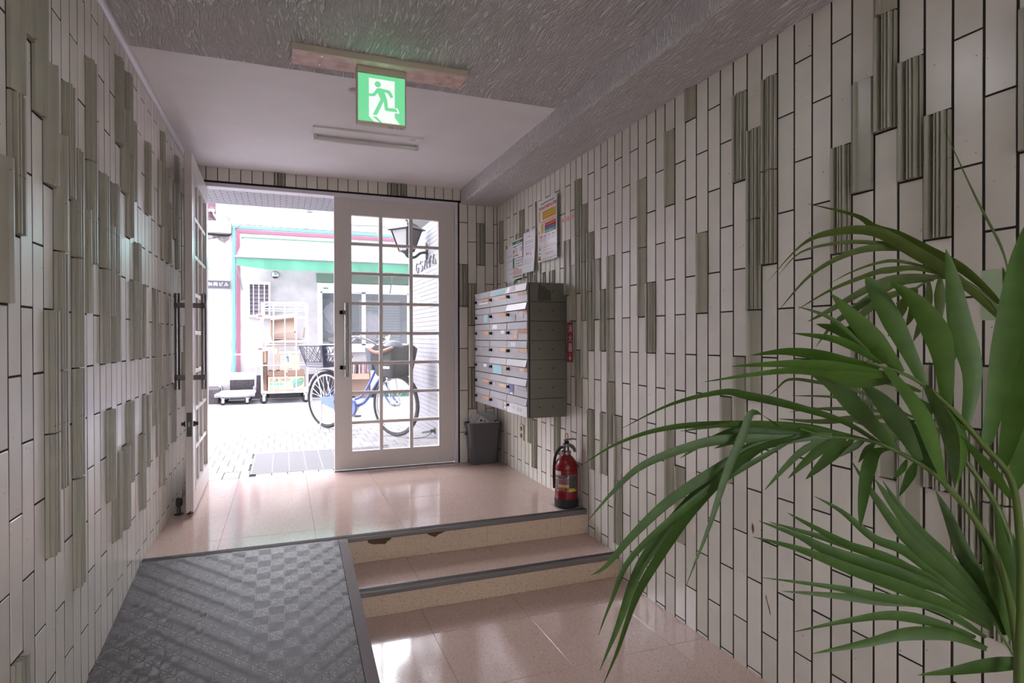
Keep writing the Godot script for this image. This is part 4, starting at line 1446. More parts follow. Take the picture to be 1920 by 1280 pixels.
func pinned(called: String, label: String, category: String, z0: float, z1: float, y0: float, y1: float, im: Image, x := 0.0, curl := 0.0, rough := 0.55) -> Node3D:
	# a sheet on the right wall: seen from the hall its left edge is z0
	var o = thing(called, label, category, Vector3(WX - 0.004 - x, y0, (z0 + z1) * 0.5))
	var st = stn()
	var k = 8
	for i in k:
		var t0 = float(i) / k
		var t1 = float(i + 1) / k
		var d = func(t: float) -> float: return -curl * pow(t, 3.0)
		var h = y1 - y0
		var p = [Vector3(d.call(t0), h * (1 - t0), z0 - o.position.z), Vector3(d.call(t0), h * (1 - t0), z1 - o.position.z), Vector3(d.call(t1), h * (1 - t1), z1 - o.position.z), Vector3(d.call(t1), h * (1 - t1), z0 - o.position.z)]
		poly(st, p, Vector3(-1, 0, 0), [Vector2(0, t0), Vector2(1, t0), Vector2(1, t1), Vector2(0, t1)])
	obj("printed_face", st, printed(called + "_print", im, rough), o)
	st = stn()
	for i in k:
		var t0 = float(i) / k
		var t1 = float(i + 1) / k
		var h = y1 - y0
		var e0 = 0.0004 - curl * pow(t0, 3.0)
		var e1 = 0.0004 - curl * pow(t1, 3.0)
		poly(st, [Vector3(e0, h * (1 - t0), z0 - o.position.z), Vector3(e0, h * (1 - t0), z1 - o.position.z), Vector3(e1, h * (1 - t1), z1 - o.position.z), Vector3(e1, h * (1 - t1), z0 - o.position.z)], Vector3(1, 0, 0))
	obj("paper_back", st, M.paper, o)
	return o

func notices() -> void:
	var g = RandomNumberGenerator.new()
	g.seed = 44
	var ink = Color(0.36, 0.36, 0.42)
	# handwritten note
	var im = Image.create(300, 440, false, Image.FORMAT_RGB8)
	im.fill(Color(0.90, 0.895, 0.925))
	for q in [[30, 116], [30, 176], [40, 268], [40, 322]]:
		for i in 7:
			var x: float = q[0] + i * 30 + g.randf_range(-3, 3)
			if g.randf() < 0.8:
				for s in 3:
					strokes(im, Vector2(x, q[1]), 24, [[g.randf(), g.randf(), g.randf(), g.randf(), g.randf(), g.randf()]], 1.0, ink)
	var o = pinned("handwritten_note", "white handwritten note held by green tape, leftmost of the papers above the mailboxes", "notice", -4.424, -4.232, 1.686, 1.976, im)
	for q in [[0.19, -0.10, 0.02], [0.285, -0.088, 0.3], [0.290, 0.088, -0.3], [-0.004, -0.09, 0.1], [0.004, 0.085, 0.2]]:
		if q[0] == 0.19:
			continue
		var st = stn()
		cbx(st, Vector3(-0.0008, q[0], q[1]), Vector3(0.0005, 0.026, 0.034), 0.0002, Transform3D(Basis(Vector3(1, 0, 0), 0.0), Vector3.ZERO))
		obj("green_tape", st, M.green_tape, o)
	# rubbish calendar with a green heading
	im = Image.create(300, 440, false, Image.FORMAT_RGB8)
	im.fill(Color(0.92, 0.92, 0.93))
	im.fill_rect(Rect2i(0, 12, 300, 34), Color(0.16, 0.42, 0.30))
	scribble(im, 110, 220, 22, 12, Color(0.75, 0.85, 0.78), g)
	scribble(im, 20, 150, 66, 14, Color(0.15, 0.15, 0.16), g)
	scribble(im, 170, 280, 60, 12, Color(0.15, 0.15, 0.16), g)
	scribble(im, 40, 150, 88, 5, Color(0.5, 0.5, 0.52), g)
	im.fill_rect(Rect2i(24, 104, 40, 46), Color(0.78, 0.35, 0.50))
	im.fill_rect(Rect2i(88, 98, 60, 50), Color(0.70, 0.78, 0.88))
	im.fill_rect(Rect2i(196, 84, 86, 60), Color(0.86, 0.85, 0.86))
	im.fill_rect(Rect2i(262, 96, 14, 46), Color(0.70, 0.28, 0.34))
	scribble(im, 20, 150, 168, 14, Color(0.15, 0.15, 0.16), g)
	im.fill_rect(Rect2i(150, 160, 34, 30), Color(0.86, 0.78, 0.28))
	im.fill_rect(Rect2i(10, 196, 50, 116), Color(0.14, 0.38, 0.28))
	for y in range(202, 312, 30):
		for x in range(80, 286, 44):
			scribble(im, x, x + 30, y, 16, Color(0.35, 0.35, 0.38), g)
			scribble(im, x, x + 34, y + 18, 4, Color(0.55, 0.55, 0.57), g)
	scribble(im, 12, 180, 322, 12, Color(0.16, 0.15, 0.16), g)
	im.fill_rect(Rect2i(12, 340, 276, 54), Color(0.86, 0.74, 0.70))
	for y in range(346, 392, 11):
		scribble(im, 18, 280, y, 4, Color(0.70, 0.42, 0.38), g)
	im.fill_rect(Rect2i(12, 402, 276, 28), Color(0.76, 0.75, 0.77))
	scribble(im, 16, 284, 408, 14, Color(0.30, 0.29, 0.32), g)
	pinned("rubbish_notice", "white notice with a green heading and green side block, second paper from the corner", "notice", -4.228, -4.027, 1.70, 1.990, im, 0.0235)
	# letter with a dotted border
	im = Image.create(300, 430, false, Image.FORMAT_RGB8)
	im.fill(Color(0.91, 0.90, 0.93))
	for t in range(8, 292, 8):
		im.fill_rect(Rect2i(t, 10, 4, 2), Color(0.5, 0.48, 0.55))
		im.fill_rect(Rect2i(t, 416, 4, 2), Color(0.5, 0.48, 0.55))
	for t in range(10, 418, 8):
		im.fill_rect(Rect2i(8, t, 2, 4), Color(0.5, 0.48, 0.55))
		im.fill_rect(Rect2i(290, t, 2, 4), Color(0.5, 0.48, 0.55))
	scribble(im, 100, 200, 48, 9, Color(0.45, 0.44, 0.5), g)
	for y in [96, 114, 152, 178]:
		scribble(im, 46, 250, y, 6, Color(0.45, 0.44, 0.5), g)
	fill_poly(im, [Vector2(70, 220), Vector2(96, 206), Vector2(110, 236), Vector2(84, 244)], Color(0.62, 0.42, 0.52))
	fill_poly(im, [Vector2(124, 214), Vector2(146, 210), Vector2(150, 240), Vector2(126, 240)], Color(0.62, 0.50, 0.58))
	fill_poly(im, [Vector2(178, 196), Vector2(196, 190), Vector2(196, 232), Vector2(180, 232)], Color(0.66, 0.66, 0.80))
	im.fill_rect(Rect2i(180, 236, 40, 14), Color(0.84, 0.60, 0.22))
	for y in [288, 310, 330]:
		scribble(im, 34, 262, y, 5, Color(0.5, 0.48, 0.55), g)
	scribble(im, 190, 260, 372, 5, Color(0.5, 0.48, 0.55), g)
	pinned("letter_notice", "white letter with a dotted border and curling foot, third paper from the corner", "notice", -4.005, -3.792, 1.722, 2.010, im, 0.024, 0.012)
	# large colour poster in a clear sleeve
	im = Image.create(420, 580, false, Image.FORMAT_RGB8)
	im.fill(Color(0.89, 0.88, 0.885))
	scribble(im, 70, 360, 34, 12, Color(0.2, 0.2, 0.22), g)
	for i in 11:
		for s in 3:
			strokes(im, Vector2(28 + i * 35, 62), 30, [[g.randf(), 0.02, g.randf(), 0.98], [0.05, g.randf(), 0.95, g.randf()]], 2.2, Color(0.78, 0.16, 0.20))
	fill_poly(im, [Vector2(108, 112), Vector2(400, 112), Vector2(400, 196), Vector2(108, 196), Vector2(108, 160), Vector2(92, 150), Vector2(108, 140)], Color(0.90, 0.71, 0.30))
	for y in [122, 146]:
		scribble(im, 118, 390, y, 12, Color(0.46, 0.56, 0.30), g)
	scribble(im, 118, 390, 170, 13, Color(0.80, 0.26, 0.18), g)
	fill_poly(im, [Vector2(30, 120), Vector2(56, 116), Vector2(58, 196), Vector2(24, 200)], Color(0.80, 0.66, 0.28))
	dot(im, Vector2(44, 116), 14, Color(0.60, 0.58, 0.52))
	scribble(im, 60, 380, 208, 9, Color(0.74, 0.24, 0.34), g)
	var bars = [Color(0.87, 0.45, 0.22), Color(0.68, 0.22, 0.36), Color(0.24, 0.50, 0.74), Color(0.46, 0.58, 0.20)]
	for i in 4:
		im.fill_rect(Rect2i(160, 226 + i * 25, 238, 24), bars[i])
		scribble(im, 172, 262, 233 + i * 25, 10, bars[i].darkened(0.35), g)
		scribble(im, 282, 390, 233 + i * 25, 10, bars[i].darkened(0.35), g)
	im.fill_rect(Rect2i(78, 226, 62, 92), Color(0.90, 0.74, 0.36))
	for y in range(234, 310, 13):
		scribble(im, 84, 132, y, 5, Color(0.52, 0.56, 0.34), g)
	dot(im, Vector2(32, 300), 16, Color(0.56, 0.46, 0.36))
	dot(im, Vector2(32, 300), 10, Color(0.88, 0.80, 0.70))
	for i in 4:
		var c: Color = [Color(0.72, 0.34, 0.32), Color(0.70, 0.46, 0.62), Color(0.56, 0.54, 0.72), Color(0.42, 0.44, 0.46)][i]
		var x = 46 + i * 88
		im.fill_rect(Rect2i(x, 340, 62, 50), c)
		im.fill_rect(Rect2i(x + 3, 350, 56, 37), Color(0.86, 0.86, 0.88))
		for y in range(354, 384, 8):
			scribble(im, x + 8, x + 54, y, 4, c, g)
	for q in [[140, 250, 412, 0], [150, 390, 436, 1], [130, 390, 452, 1], [140, 330, 476, 0], [170, 350, 504, 1], [180, 340, 518, 1], [60, 390, 552, 2], [60, 340, 564, 2]]:
		scribble(im, q[0], q[1], q[2], 7, [Color(0.78, 0.42, 0.44), Color(0.45, 0.46, 0.48), Color(0.58, 0.68, 0.66)][q[3]], g)
	fill_poly(im, [Vector2(30, 470), Vector2(48, 420), Vector2(70, 470)], Color(0.52, 0.58, 0.56))
	im.fill_rect(Rect2i(14, 494, 60, 8), Color(0.28, 0.48, 0.70))
	im.fill_rect(Rect2i(12, 524, 56, 20), Color(0.78, 0.52, 0.28))
	im.fill_rect(Rect2i(16, 544, 50, 16), Color(0.40, 0.32, 0.26))
	pinned("colour_poster", "large poster with orange, purple, blue and green bars in a shiny sleeve", "poster", -3.760, -3.451, 1.772, 2.186, im, 0.018, 0.0, 0.12)
	# strip of old tape
	var t = thing("tape_strip", "strip of faded pink tape on the tiles beside the poster", "tape", Vector3(WX - 0.0012, 2.0, -3.338))
	var st = stn()
	cbx(st, Vector3.ZERO, Vector3(0.0008, 0.022, 0.175), 0.0002)
	obj("strip", st, M.pink_tape, t)
	# sign over the extinguisher
	im = Image.create(104, 310, false, Image.FORMAT_RGB8)
	im.fill(Color(0.60, 0.08, 0.12))
	var white = Color(0.93, 0.90, 0.90)
	words(im, "消火器", Vector2(19, 14), 66, Vector2(0, 74), 3.4, white)
	strokes(im, Vector2(20, 240), 60, [[0.5, 0.02, 0.5, 0.9], [0.16, 0.52, 0.5, 0.92, 0.84, 0.52]], 4.2, white)
	st = stn()
	var s = thing("extinguisher_sign", "upright red plate with white characters and a downward arrow", "sign", Vector3(WX - 0.019, 1.114, -3.275))
	box(st, Vector3(0.0, 0.0, -0.040), Vector3(0.003, 0.240, 0.040), 0.0008)
	obj("plate", st, M.white_plastic, s)
	st = stn()
	sheet(st, Vector3(-0.0004, 0.240, -0.040), Vector3(0, 0, 0.080), Vector3(0, -0.240, 0), Vector3(-1, 0, 0))
	obj("printed_face", st, printed("red_sign_print", im, 0.35), s)
	st = stn()
	for y in [0.03, 0.21]:
		tube(st, [Vector3(0.003, y, 0), Vector3(0.018, y, 0)], 0.004, 8)
	obj("stud", st, M.steel, s)
	# pale green paper half hidden by the palm
	mat("pale_green", Color(0.66, 0.74, 0.60), 0.6)
	t = thing("green_paper", "pale green paper stuck to the tiles behind the palm leaves", "paper", Vector3(WX - 0.0015, 1.365, -0.945))
	st = stn()
	cbx(st, Vector3.ZERO, Vector3(0.0008, 0.125, 0.088), 0.0002)
	obj("sheet", st, M.pale_green, t)

func outlet() -> void:
	mat("socket_brown", Color(0.42, 0.30, 0.24), 0.5)
	var o = thing("wall_outlet", "beige double outlet low on the tiled wall under the mailboxes", "outlet", Vector3(WX - 0.001, 0.567, -4.101))
	var st = stn()
	cbx(st, Vector3(-0.004, 0, 0), Vector3(0.008, 0.112, 0.072), 0.002)
	obj("cover_plate", st, M.cream_plastic, o)
	for y in [0.026, -0.026]:
		st = stn()
		lathe(st, [Vector2(0.017, 0.0), Vector2(0.016, 0.003), Vector2(0.0, 0.003)], 14, Transform3D(Basis(Vector3(0, 0, 1), Vector3(-1, 0, 0), Vector3(0, -1, 0)), Vector3(-0.008, y, 0)))
		obj("socket", st, M.socket_brown, o)

func scuffs() -> void:
	# brown rubbed marks on the tiles of the right wall
	mat("scuff_brown", Color(0.46, 0.33, 0.24), 0.9)
	var list = [[0.522, -1.777, [0.0, 0.0, 0.006, 0.012, 0.004, 0.03, -0.004, 0.042, -0.007, 0.02], "brown rubbed smear on a tile, the upper of two near the step"], [0.305, -1.708, [0.0, 0.0, 0.012, -0.026, 0.020, -0.05, 0.016, -0.05, 0.006, -0.024, -0.006, 0.004, -0.004, 0.016], "thin brown smear on a tile, the lower of two near the step"]]
	for q in list:
		var o = thing("tile_smear", q[3], "stain", Vector3(WX - 0.0008, q[0], q[1]))
		var pl = []
		for i in range(0, q[2].size(), 2):
			pl.append(Vector2(q[2][i], q[2][i + 1]))
		var st = stn()
		extrude(st, pl, Vector3.ZERO, Vector3(0, 0, 1), Vector3(0, 1, 0), Vector3(-0.0004, 0, 0))
		obj("smear", st, M.scuff_brown, o)

# ------------------------------------------------------------------ areca palm: each frond is a stalk with leaflets
# a frond: [points of the stalk, leaflets]; a leaflet: [width, tone, direction across the blade, points along it], metres
const FRONDS := [
	[[1.170, 0.707, -0.641, 1.163, 0.820, -0.635, 1.150, 0.931, -0.631, 1.127, 1.024, -0.631, 1.074, 1.083, -0.642, 1.037, 1.120, -0.647, 1.002, 1.150, -0.651, 0.958, 1.183, -0.658, 0.914, 1.204, -0.665, 0.876, 1.214, -0.670, 0.847, 1.222, -0.672], [
		[0.036, 0, [-0.457, -0.582, -0.672], [0.915, 1.204, -0.665, 0.850, 1.267, -0.673, 0.783, 1.327, -0.681]],
		[0.036, 0, [-0.639, -0.422, -0.642], [0.958, 1.183, -0.658, 0.935, 1.266, -0.683, 0.910, 1.341, -0.708, 0.899, 1.359, -0.716]],
		[0.044, 0, [-0.481, -0.330, -0.812], [1.001, 1.150, -0.651, 0.978, 1.245, -0.646, 0.937, 1.308, -0.652, 0.885, 1.349, -0.663]],
		[0.042, 0, [-0.707, -0.103, -0.699], [1.039, 1.120, -0.646, 1.050, 1.201, -0.643, 1.033, 1.279, -0.651, 1.022, 1.353, -0.656, 1.012, 1.404, -0.661]],
		[0.046, 0, [-0.617, 0.163, -0.770], [1.079, 1.085, -0.640, 1.104, 1.170, -0.638, 1.132, 1.286, -0.637, 1.151, 1.383, -0.637, 1.169, 1.446, -0.636]],
		[0.046, 0, [-0.303, 0.123, -0.945], [1.115, 1.048, -0.636, 1.134, 1.142, -0.627, 1.153, 1.253, -0.619, 1.168, 1.358, -0.612]],
		[0.040, 0, [-0.406, 0.206, -0.890], [1.132, 1.009, -0.629, 1.151, 1.076, -0.622, 1.179, 1.182, -0.611]],
		[0.034, 0, [0.039, -0.663, -0.748], [0.882, 1.220, -0.668, 0.849, 1.260, -0.694, 0.803, 1.282, -0.727]],
		[0.018, 0, [-0.023, -0.671, -0.741], [0.876, 1.219, -0.670, 0.810, 1.254, -0.688, 0.734, 1.267, -0.709]],
		[0.024, 0, [0.197, -0.809, -0.554], [0.874, 1.212, -0.671, 0.811, 1.227, -0.704, 0.754, 1.237, -0.734, 0.702, 1.232, -0.761]],
		[0.026, 0, [0.098, -0.759, -0.644], [0.882, 1.203, -0.668, 0.810, 1.212, -0.683, 0.722, 1.219, -0.702, 0.629, 1.217, -0.722]],
		[0.022, 0, [0.205, -0.803, -0.560], [0.886, 1.199, -0.666, 0.825, 1.200, -0.687, 0.736, 1.208, -0.716, 0.608, 1.192, -0.758]],
		[0.030, 0, [0.181, -0.945, -0.272], [0.906, 1.193, -0.668, 0.863, 1.189, -0.709, 0.830, 1.199, -0.740]],
		[0.008, 0, [-0.311, -0.773, -0.553], [0.851, 1.237, -0.670, 0.799, 1.288, -0.692, 0.750, 1.308, -0.712]],
		[0.050, 0, [0.966, 0.242, -0.093], [0.881, 1.212, -0.668, 0.913, 1.146, -0.640, 0.924, 1.083, -0.622, 0.932, 1.033, -0.608]],
		[0.055, 0, [-0.411, 0.029, 0.911], [0.957, 1.183, -0.658, 0.986, 1.105, -0.643, 0.995, 1.020, -0.636]],
		[0.050, 0, [0.954, 0.263, -0.147], [1.001, 1.148, -0.651, 1.040, 1.081, -0.647, 1.037, 1.017, -0.657]],
		[0.024, 0, [-0.123, -0.270, -0.955], [1.127, 0.992, -0.631, 1.078, 1.048, -0.639, 1.022, 1.104, -0.649]],
		[0.016, 0, [-0.085, -0.507, -0.858], [1.041, 1.109, -0.645, 0.975, 1.146, -0.662, 0.935, 1.172, -0.672]],
		[0.016, 0, [0.160, -0.803, -0.574], [0.952, 1.173, -0.660, 0.920, 1.186, -0.684, 0.873, 1.198, -0.717]],
	]],
	[[1.214, 0.681, -0.667, 1.208, 0.709, -0.666, 1.192, 0.793, -0.668, 1.165, 0.877, -0.675, 1.124, 0.947, -0.688, 1.082, 0.996, -0.700, 1.045, 1.031, -0.711, 0.992, 1.062, -0.727, 0.947, 1.081, -0.740, 0.895, 1.089, -0.756, 0.864, 1.092, -0.765, 0.822, 1.105, -0.777], [
		[0.020, 1, [0.166, -0.871, -0.463], [0.958, 1.078, -0.736, 0.903, 1.115, -0.763, 0.823, 1.142, -0.801, 0.757, 1.158, -0.831, 0.718, 1.164, -0.849, 0.640, 1.143, -0.885, 0.562, 1.100, -0.922]],
		[0.018, 1, [0.252, -0.880, -0.402], [0.951, 1.079, -0.739, 0.901, 1.092, -0.760, 0.834, 1.106, -0.788, 0.710, 1.109, -0.840, 0.621, 1.102, -0.877, 0.544, 1.076, -0.908, 0.481, 1.034, -0.935]],
		[0.020, 1, [0.116, -0.874, -0.472], [0.913, 1.088, -0.750, 0.844, 1.101, -0.773, 0.737, 1.113, -0.809, 0.628, 1.102, -0.845]],
		[0.022, 1, [0.158, -0.983, 0.092], [0.876, 1.094, -0.760, 0.831, 1.093, -0.785, 0.754, 1.099, -0.828, 0.702, 1.081, -0.857, 0.656, 1.047, -0.883]],
		[0.024, 1, [0.244, -0.950, -0.196], [0.895, 1.089, -0.756, 0.822, 1.094, -0.799, 0.760, 1.083, -0.835, 0.713, 1.064, -0.862]],
		[0.020, 1, [0.295, -0.952, 0.082], [0.896, 1.089, -0.756, 0.801, 1.089, -0.791, 0.732, 1.087, -0.816, 0.666, 1.079, -0.840, 0.576, 1.044, -0.873, 0.525, 0.998, -0.891, 0.484, 0.949, -0.905]],
		[0.022, 1, [0.440, -0.859, 0.263], [0.876, 1.091, -0.760, 0.810, 1.084, -0.788, 0.753, 1.069, -0.812, 0.633, 0.988, -0.863, 0.567, 0.922, -0.891, 0.523, 0.865, -0.911, 0.498, 0.848, -0.921]],
		[0.034, 1, [0.678, -0.667, 0.308], [0.859, 1.092, -0.767, 0.802, 1.084, -0.792, 0.762, 1.073, -0.810, 0.716, 1.031, -0.832, 0.645, 0.953, -0.866, 0.584, 0.862, -0.896, 0.549, 0.752, -0.916, 0.521, 0.671, -0.932]],
		[0.022, 1, [0.251, -0.446, 0.859], [0.839, 1.094, -0.770, 0.771, 1.076, -0.796, 0.725, 1.047, -0.814, 0.651, 0.967, -0.842, 0.587, 0.868, -0.866, 0.558, 0.808, -0.878, 0.532, 0.729, -0.887, 0.505, 0.662, -0.897]],
		[0.014, 1, [0.506, -0.669, 0.543], [0.822, 1.094, -0.777, 0.772, 1.062, -0.797, 0.675, 0.999, -0.835, 0.560, 0.890, -0.881, 0.524, 0.809, -0.896, 0.503, 0.750, -0.904]],
		[0.018, 1, [0.734, -0.537, 0.415], [0.788, 1.108, -0.790, 0.743, 1.134, -0.801, 0.723, 1.095, -0.804, 0.691, 1.031, -0.807, 0.658, 0.949, -0.808, 0.614, 0.853, -0.812]],
		[0.016, 1, [0.606, -0.742, 0.287], [0.876, 1.091, -0.760, 0.832, 1.060, -0.787, 0.785, 0.994, -0.818]],
		[0.020, 1, [0.544, -0.708, 0.450], [0.892, 1.088, -0.758, 0.868, 1.058, -0.786, 0.841, 1.009, -0.821]],
		[0.022, 1, [0.459, -0.620, 0.636], [0.900, 1.087, -0.755, 0.884, 1.048, -0.778, 0.864, 1.009, -0.804]],
		[0.018, 1, [0.588, -0.612, 0.528], [0.913, 1.085, -0.750, 0.906, 1.057, -0.775, 0.898, 1.022, -0.805]],
		[0.014, 1, [0.433, -0.798, 0.420], [0.934, 1.082, -0.746, 0.919, 1.071, -0.754, 0.900, 1.053, -0.766]],
		[0.014, 1, [0.548, -0.525, 0.652], [0.951, 1.078, -0.739, 0.948, 1.063, -0.752, 0.948, 1.039, -0.768]],
		[0.026, 1, [0.517, -0.258, 0.816], [0.977, 1.067, -0.733, 0.946, 1.061, -0.735, 0.921, 1.028, -0.730, 0.896, 0.979, -0.719, 0.882, 0.948, -0.711]],
		[0.018, 1, [0.444, -0.249, 0.860], [1.023, 1.042, -0.719, 0.993, 1.022, -0.708, 0.948, 0.998, -0.693]],
		[0.012, 1, [0.463, -0.590, 0.661], [1.006, 1.048, -0.722, 0.981, 1.035, -0.713, 0.949, 1.023, -0.705]],
		[0.036, 1, [-0.455, -0.688, -0.565], [0.992, 1.062, -0.727, 0.922, 1.126, -0.736, 0.858, 1.182, -0.744, 0.795, 1.215, -0.754]],
		[0.040, 1, [-0.557, -0.574, -0.600], [1.031, 1.046, -0.716, 0.999, 1.105, -0.726, 0.963, 1.152, -0.738, 0.928, 1.182, -0.750]],
		[0.036, 1, [-0.340, -0.443, -0.829], [1.054, 1.024, -0.707, 1.055, 1.073, -0.733, 1.054, 1.117, -0.757]],
	]],
	[[1.242, 0.655, -0.678, 1.240, 0.684, -0.690, 1.224, 0.723, -0.707], [
		[0.030, 1, [-0.281, -0.900, -0.334], [1.215, 0.723, -0.710, 1.144, 0.765, -0.731, 1.055, 0.802, -0.757, 0.958, 0.840, -0.786, 0.862, 0.881, -0.814, 0.779, 0.906, -0.839]],
		[0.030, 1, [-0.319, -0.908, -0.270], [1.215, 0.733, -0.710, 1.163, 0.780, -0.733, 1.075, 0.818, -0.771, 0.951, 0.861, -0.825, 0.897, 0.890, -0.848, 0.828, 0.918, -0.878]],
		[0.024, 1, [-0.298, -0.893, -0.338], [1.205, 0.737, -0.714, 1.074, 0.834, -0.771, 0.968, 0.877, -0.816, 0.844, 0.917, -0.869]],
		[0.018, 1, [-0.272, -0.822, -0.501], [1.205, 0.742, -0.714, 1.107, 0.820, -0.754, 0.980, 0.874, -0.804, 0.908, 0.913, -0.833, 0.868, 0.937, -0.849]],
		[0.022, 1, [-0.425, -0.793, -0.437], [1.215, 0.737, -0.710, 1.145, 0.800, -0.741, 1.075, 0.863, -0.772, 1.022, 0.887, -0.794, 0.969, 0.936, -0.818, 0.922, 0.965, -0.838]],
		[0.024, 1, [-0.555, -0.634, -0.539], [1.224, 0.733, -0.707, 1.151, 0.811, -0.735, 1.069, 0.890, -0.767, 1.015, 0.968, -0.789, 0.975, 1.034, -0.805]],
		[0.036, 1, [-0.654, -0.643, -0.398], [1.233, 0.723, -0.703, 1.158, 0.812, -0.730, 1.093, 0.891, -0.754, 1.046, 0.950, -0.771, 1.009, 1.001, -0.784]],
		[0.022, 1, [-0.565, -0.620, -0.544], [1.224, 0.752, -0.707, 1.148, 0.842, -0.733, 1.073, 0.921, -0.760, 1.021, 0.999, -0.778]],
		[0.034, 1, [-0.727, -0.399, -0.558], [1.237, 0.713, -0.701, 1.214, 0.788, -0.719, 1.184, 0.855, -0.738, 1.163, 0.923, -0.753, 1.144, 0.972, -0.765]],
		[0.020, 1, [-0.541, -0.214, -0.813], [1.242, 0.723, -0.700, 1.200, 0.808, -0.697, 1.163, 0.892, -0.693, 1.115, 0.999, -0.688]],
		[0.040, 1, [-0.798, -0.366, -0.478], [1.240, 0.708, -0.690, 1.205, 0.793, -0.687, 1.176, 0.845, -0.688, 1.147, 0.905, -0.686]],
		[0.030, 1, [-0.562, -0.135, -0.816], [1.244, 0.718, -0.688, 1.229, 0.808, -0.688, 1.209, 0.887, -0.690, 1.190, 0.967, -0.692]],
		[0.020, 1, [-0.533, -0.039, -0.845], [1.251, 0.718, -0.686, 1.272, 0.806, -0.701, 1.286, 0.889, -0.716]],
		[0.020, 1, [-0.247, -0.961, -0.128], [1.205, 0.708, -0.714, 1.118, 0.765, -0.742, 1.003, 0.789, -0.779, 0.927, 0.808, -0.804, 0.805, 0.828, -0.844]],
		[0.020, 1, [-0.244, -0.969, 0.025], [1.196, 0.713, -0.717, 1.103, 0.768, -0.751, 1.010, 0.779, -0.785, 0.926, 0.790, -0.815, 0.849, 0.797, -0.843]],
		[0.024, 1, [0.009, -0.994, -0.109], [1.187, 0.708, -0.721, 1.123, 0.733, -0.745, 1.050, 0.748, -0.773, 0.977, 0.741, -0.801, 0.873, 0.719, -0.841]],
		[0.030, 1, [0.021, -0.999, 0.033], [1.205, 0.688, -0.713, 1.142, 0.713, -0.738, 1.069, 0.716, -0.767, 0.996, 0.698, -0.795, 0.906, 0.678, -0.830]],
		[0.036, 1, [0.216, -0.975, -0.043], [1.309, 0.665, -0.652, 1.259, 0.664, -0.683, 1.208, 0.653, -0.715, 1.163, 0.639, -0.743, 1.110, 0.626, -0.775]],
	]],
	[[1.292, 0.653, -0.701, 1.325, 0.838, -0.702, 1.334, 0.987, -0.711, 1.331, 1.190, -0.725, 1.299, 1.309, -0.750, 1.262, 1.362, -0.777, 1.231, 1.381, -0.801, 1.209, 1.374, -0.821, 1.189, 1.355, -0.840, 1.167, 1.328, -0.860], [
		[0.028, 2, [0.046, -0.568, -0.822], [1.302, 1.325, -0.749, 1.273, 1.362, -0.765, 1.235, 1.398, -0.784, 1.180, 1.431, -0.811, 1.132, 1.461, -0.834, 1.095, 1.477, -0.852, 1.062, 1.502, -0.868, 0.981, 1.527, -0.907]],
		[0.028, 2, [0.097, -0.800, -0.592], [1.299, 1.299, -0.750, 1.256, 1.345, -0.767, 1.205, 1.388, -0.786, 1.150, 1.423, -0.807, 1.075, 1.465, -0.836, 0.995, 1.463, -0.866, 0.941, 1.438, -0.887, 0.877, 1.366, -0.910]],
		[0.018, 2, [0.289, -0.936, -0.203], [1.231, 1.383, -0.801, 1.174, 1.426, -0.824, 1.129, 1.439, -0.842, 1.059, 1.429, -0.871, 0.984, 1.386, -0.901, 0.924, 1.315, -0.925]],
		[0.010, 2, [0.123, -0.943, -0.310], [1.231, 1.385, -0.801, 1.159, 1.436, -0.831, 1.099, 1.448, -0.855, 1.032, 1.448, -0.882, 0.965, 1.430, -0.910, 0.925, 1.386, -0.926]],
		[0.008, 2, [0.169, -0.941, -0.295], [1.231, 1.383, -0.801, 1.187, 1.399, -0.815, 1.132, 1.411, -0.834, 1.090, 1.405, -0.848, 1.044, 1.388, -0.863, 1.001, 1.365, -0.876]],
		[0.016, 2, [0.266, -0.932, -0.247], [1.231, 1.381, -0.801, 1.166, 1.396, -0.818, 1.115, 1.392, -0.832, 1.082, 1.386, -0.841, 0.997, 1.354, -0.863, 0.928, 1.315, -0.881]],
		[0.020, 2, [0.355, -0.933, -0.053], [1.229, 1.378, -0.801, 1.161, 1.380, -0.832, 1.103, 1.363, -0.858, 1.022, 1.313, -0.895, 0.985, 1.292, -0.912]],
		[0.020, 2, [0.407, -0.848, 0.340], [1.216, 1.375, -0.818, 1.163, 1.370, -0.850, 1.131, 1.352, -0.869, 1.090, 1.317, -0.895, 1.056, 1.285, -0.916, 1.032, 1.241, -0.934]],
		[0.020, 2, [0.445, -0.819, 0.363], [1.197, 1.359, -0.837, 1.142, 1.345, -0.852, 1.107, 1.327, -0.861, 1.061, 1.289, -0.871, 1.031, 1.252, -0.876]],
		[0.024, 2, [0.695, -0.029, 0.718], [1.217, 1.376, -0.806, 1.219, 1.334, -0.807, 1.217, 1.274, -0.809]],
		[0.020, 2, [0.614, -0.223, 0.757], [1.207, 1.371, -0.822, 1.203, 1.335, -0.820, 1.183, 1.281, -0.823, 1.169, 1.252, -0.826]],
		[0.018, 2, [0.452, -0.293, 0.843], [1.195, 1.358, -0.838, 1.217, 1.310, -0.863, 1.224, 1.283, -0.880]],
		[0.020, 2, [0.381, -0.031, 0.924], [1.234, 1.376, -0.799, 1.254, 1.308, -0.808, 1.277, 1.224, -0.820, 1.277, 1.211, -0.823]],
		[0.022, 2, [0.616, -0.423, 0.665], [1.177, 1.342, -0.845, 1.151, 1.310, -0.841, 1.110, 1.261, -0.835]],
		[0.006, 2, [-0.601, -0.356, -0.715], [1.320, 1.376, -0.743, 1.306, 1.436, -0.749, 1.262, 1.532, -0.768, 1.207, 1.666, -0.792]],
		[0.030, 2, [-0.351, -0.116, -0.929], [1.328, 1.200, -0.727, 1.311, 1.272, -0.730, 1.301, 1.333, -0.732, 1.286, 1.394, -0.735]],
	]],
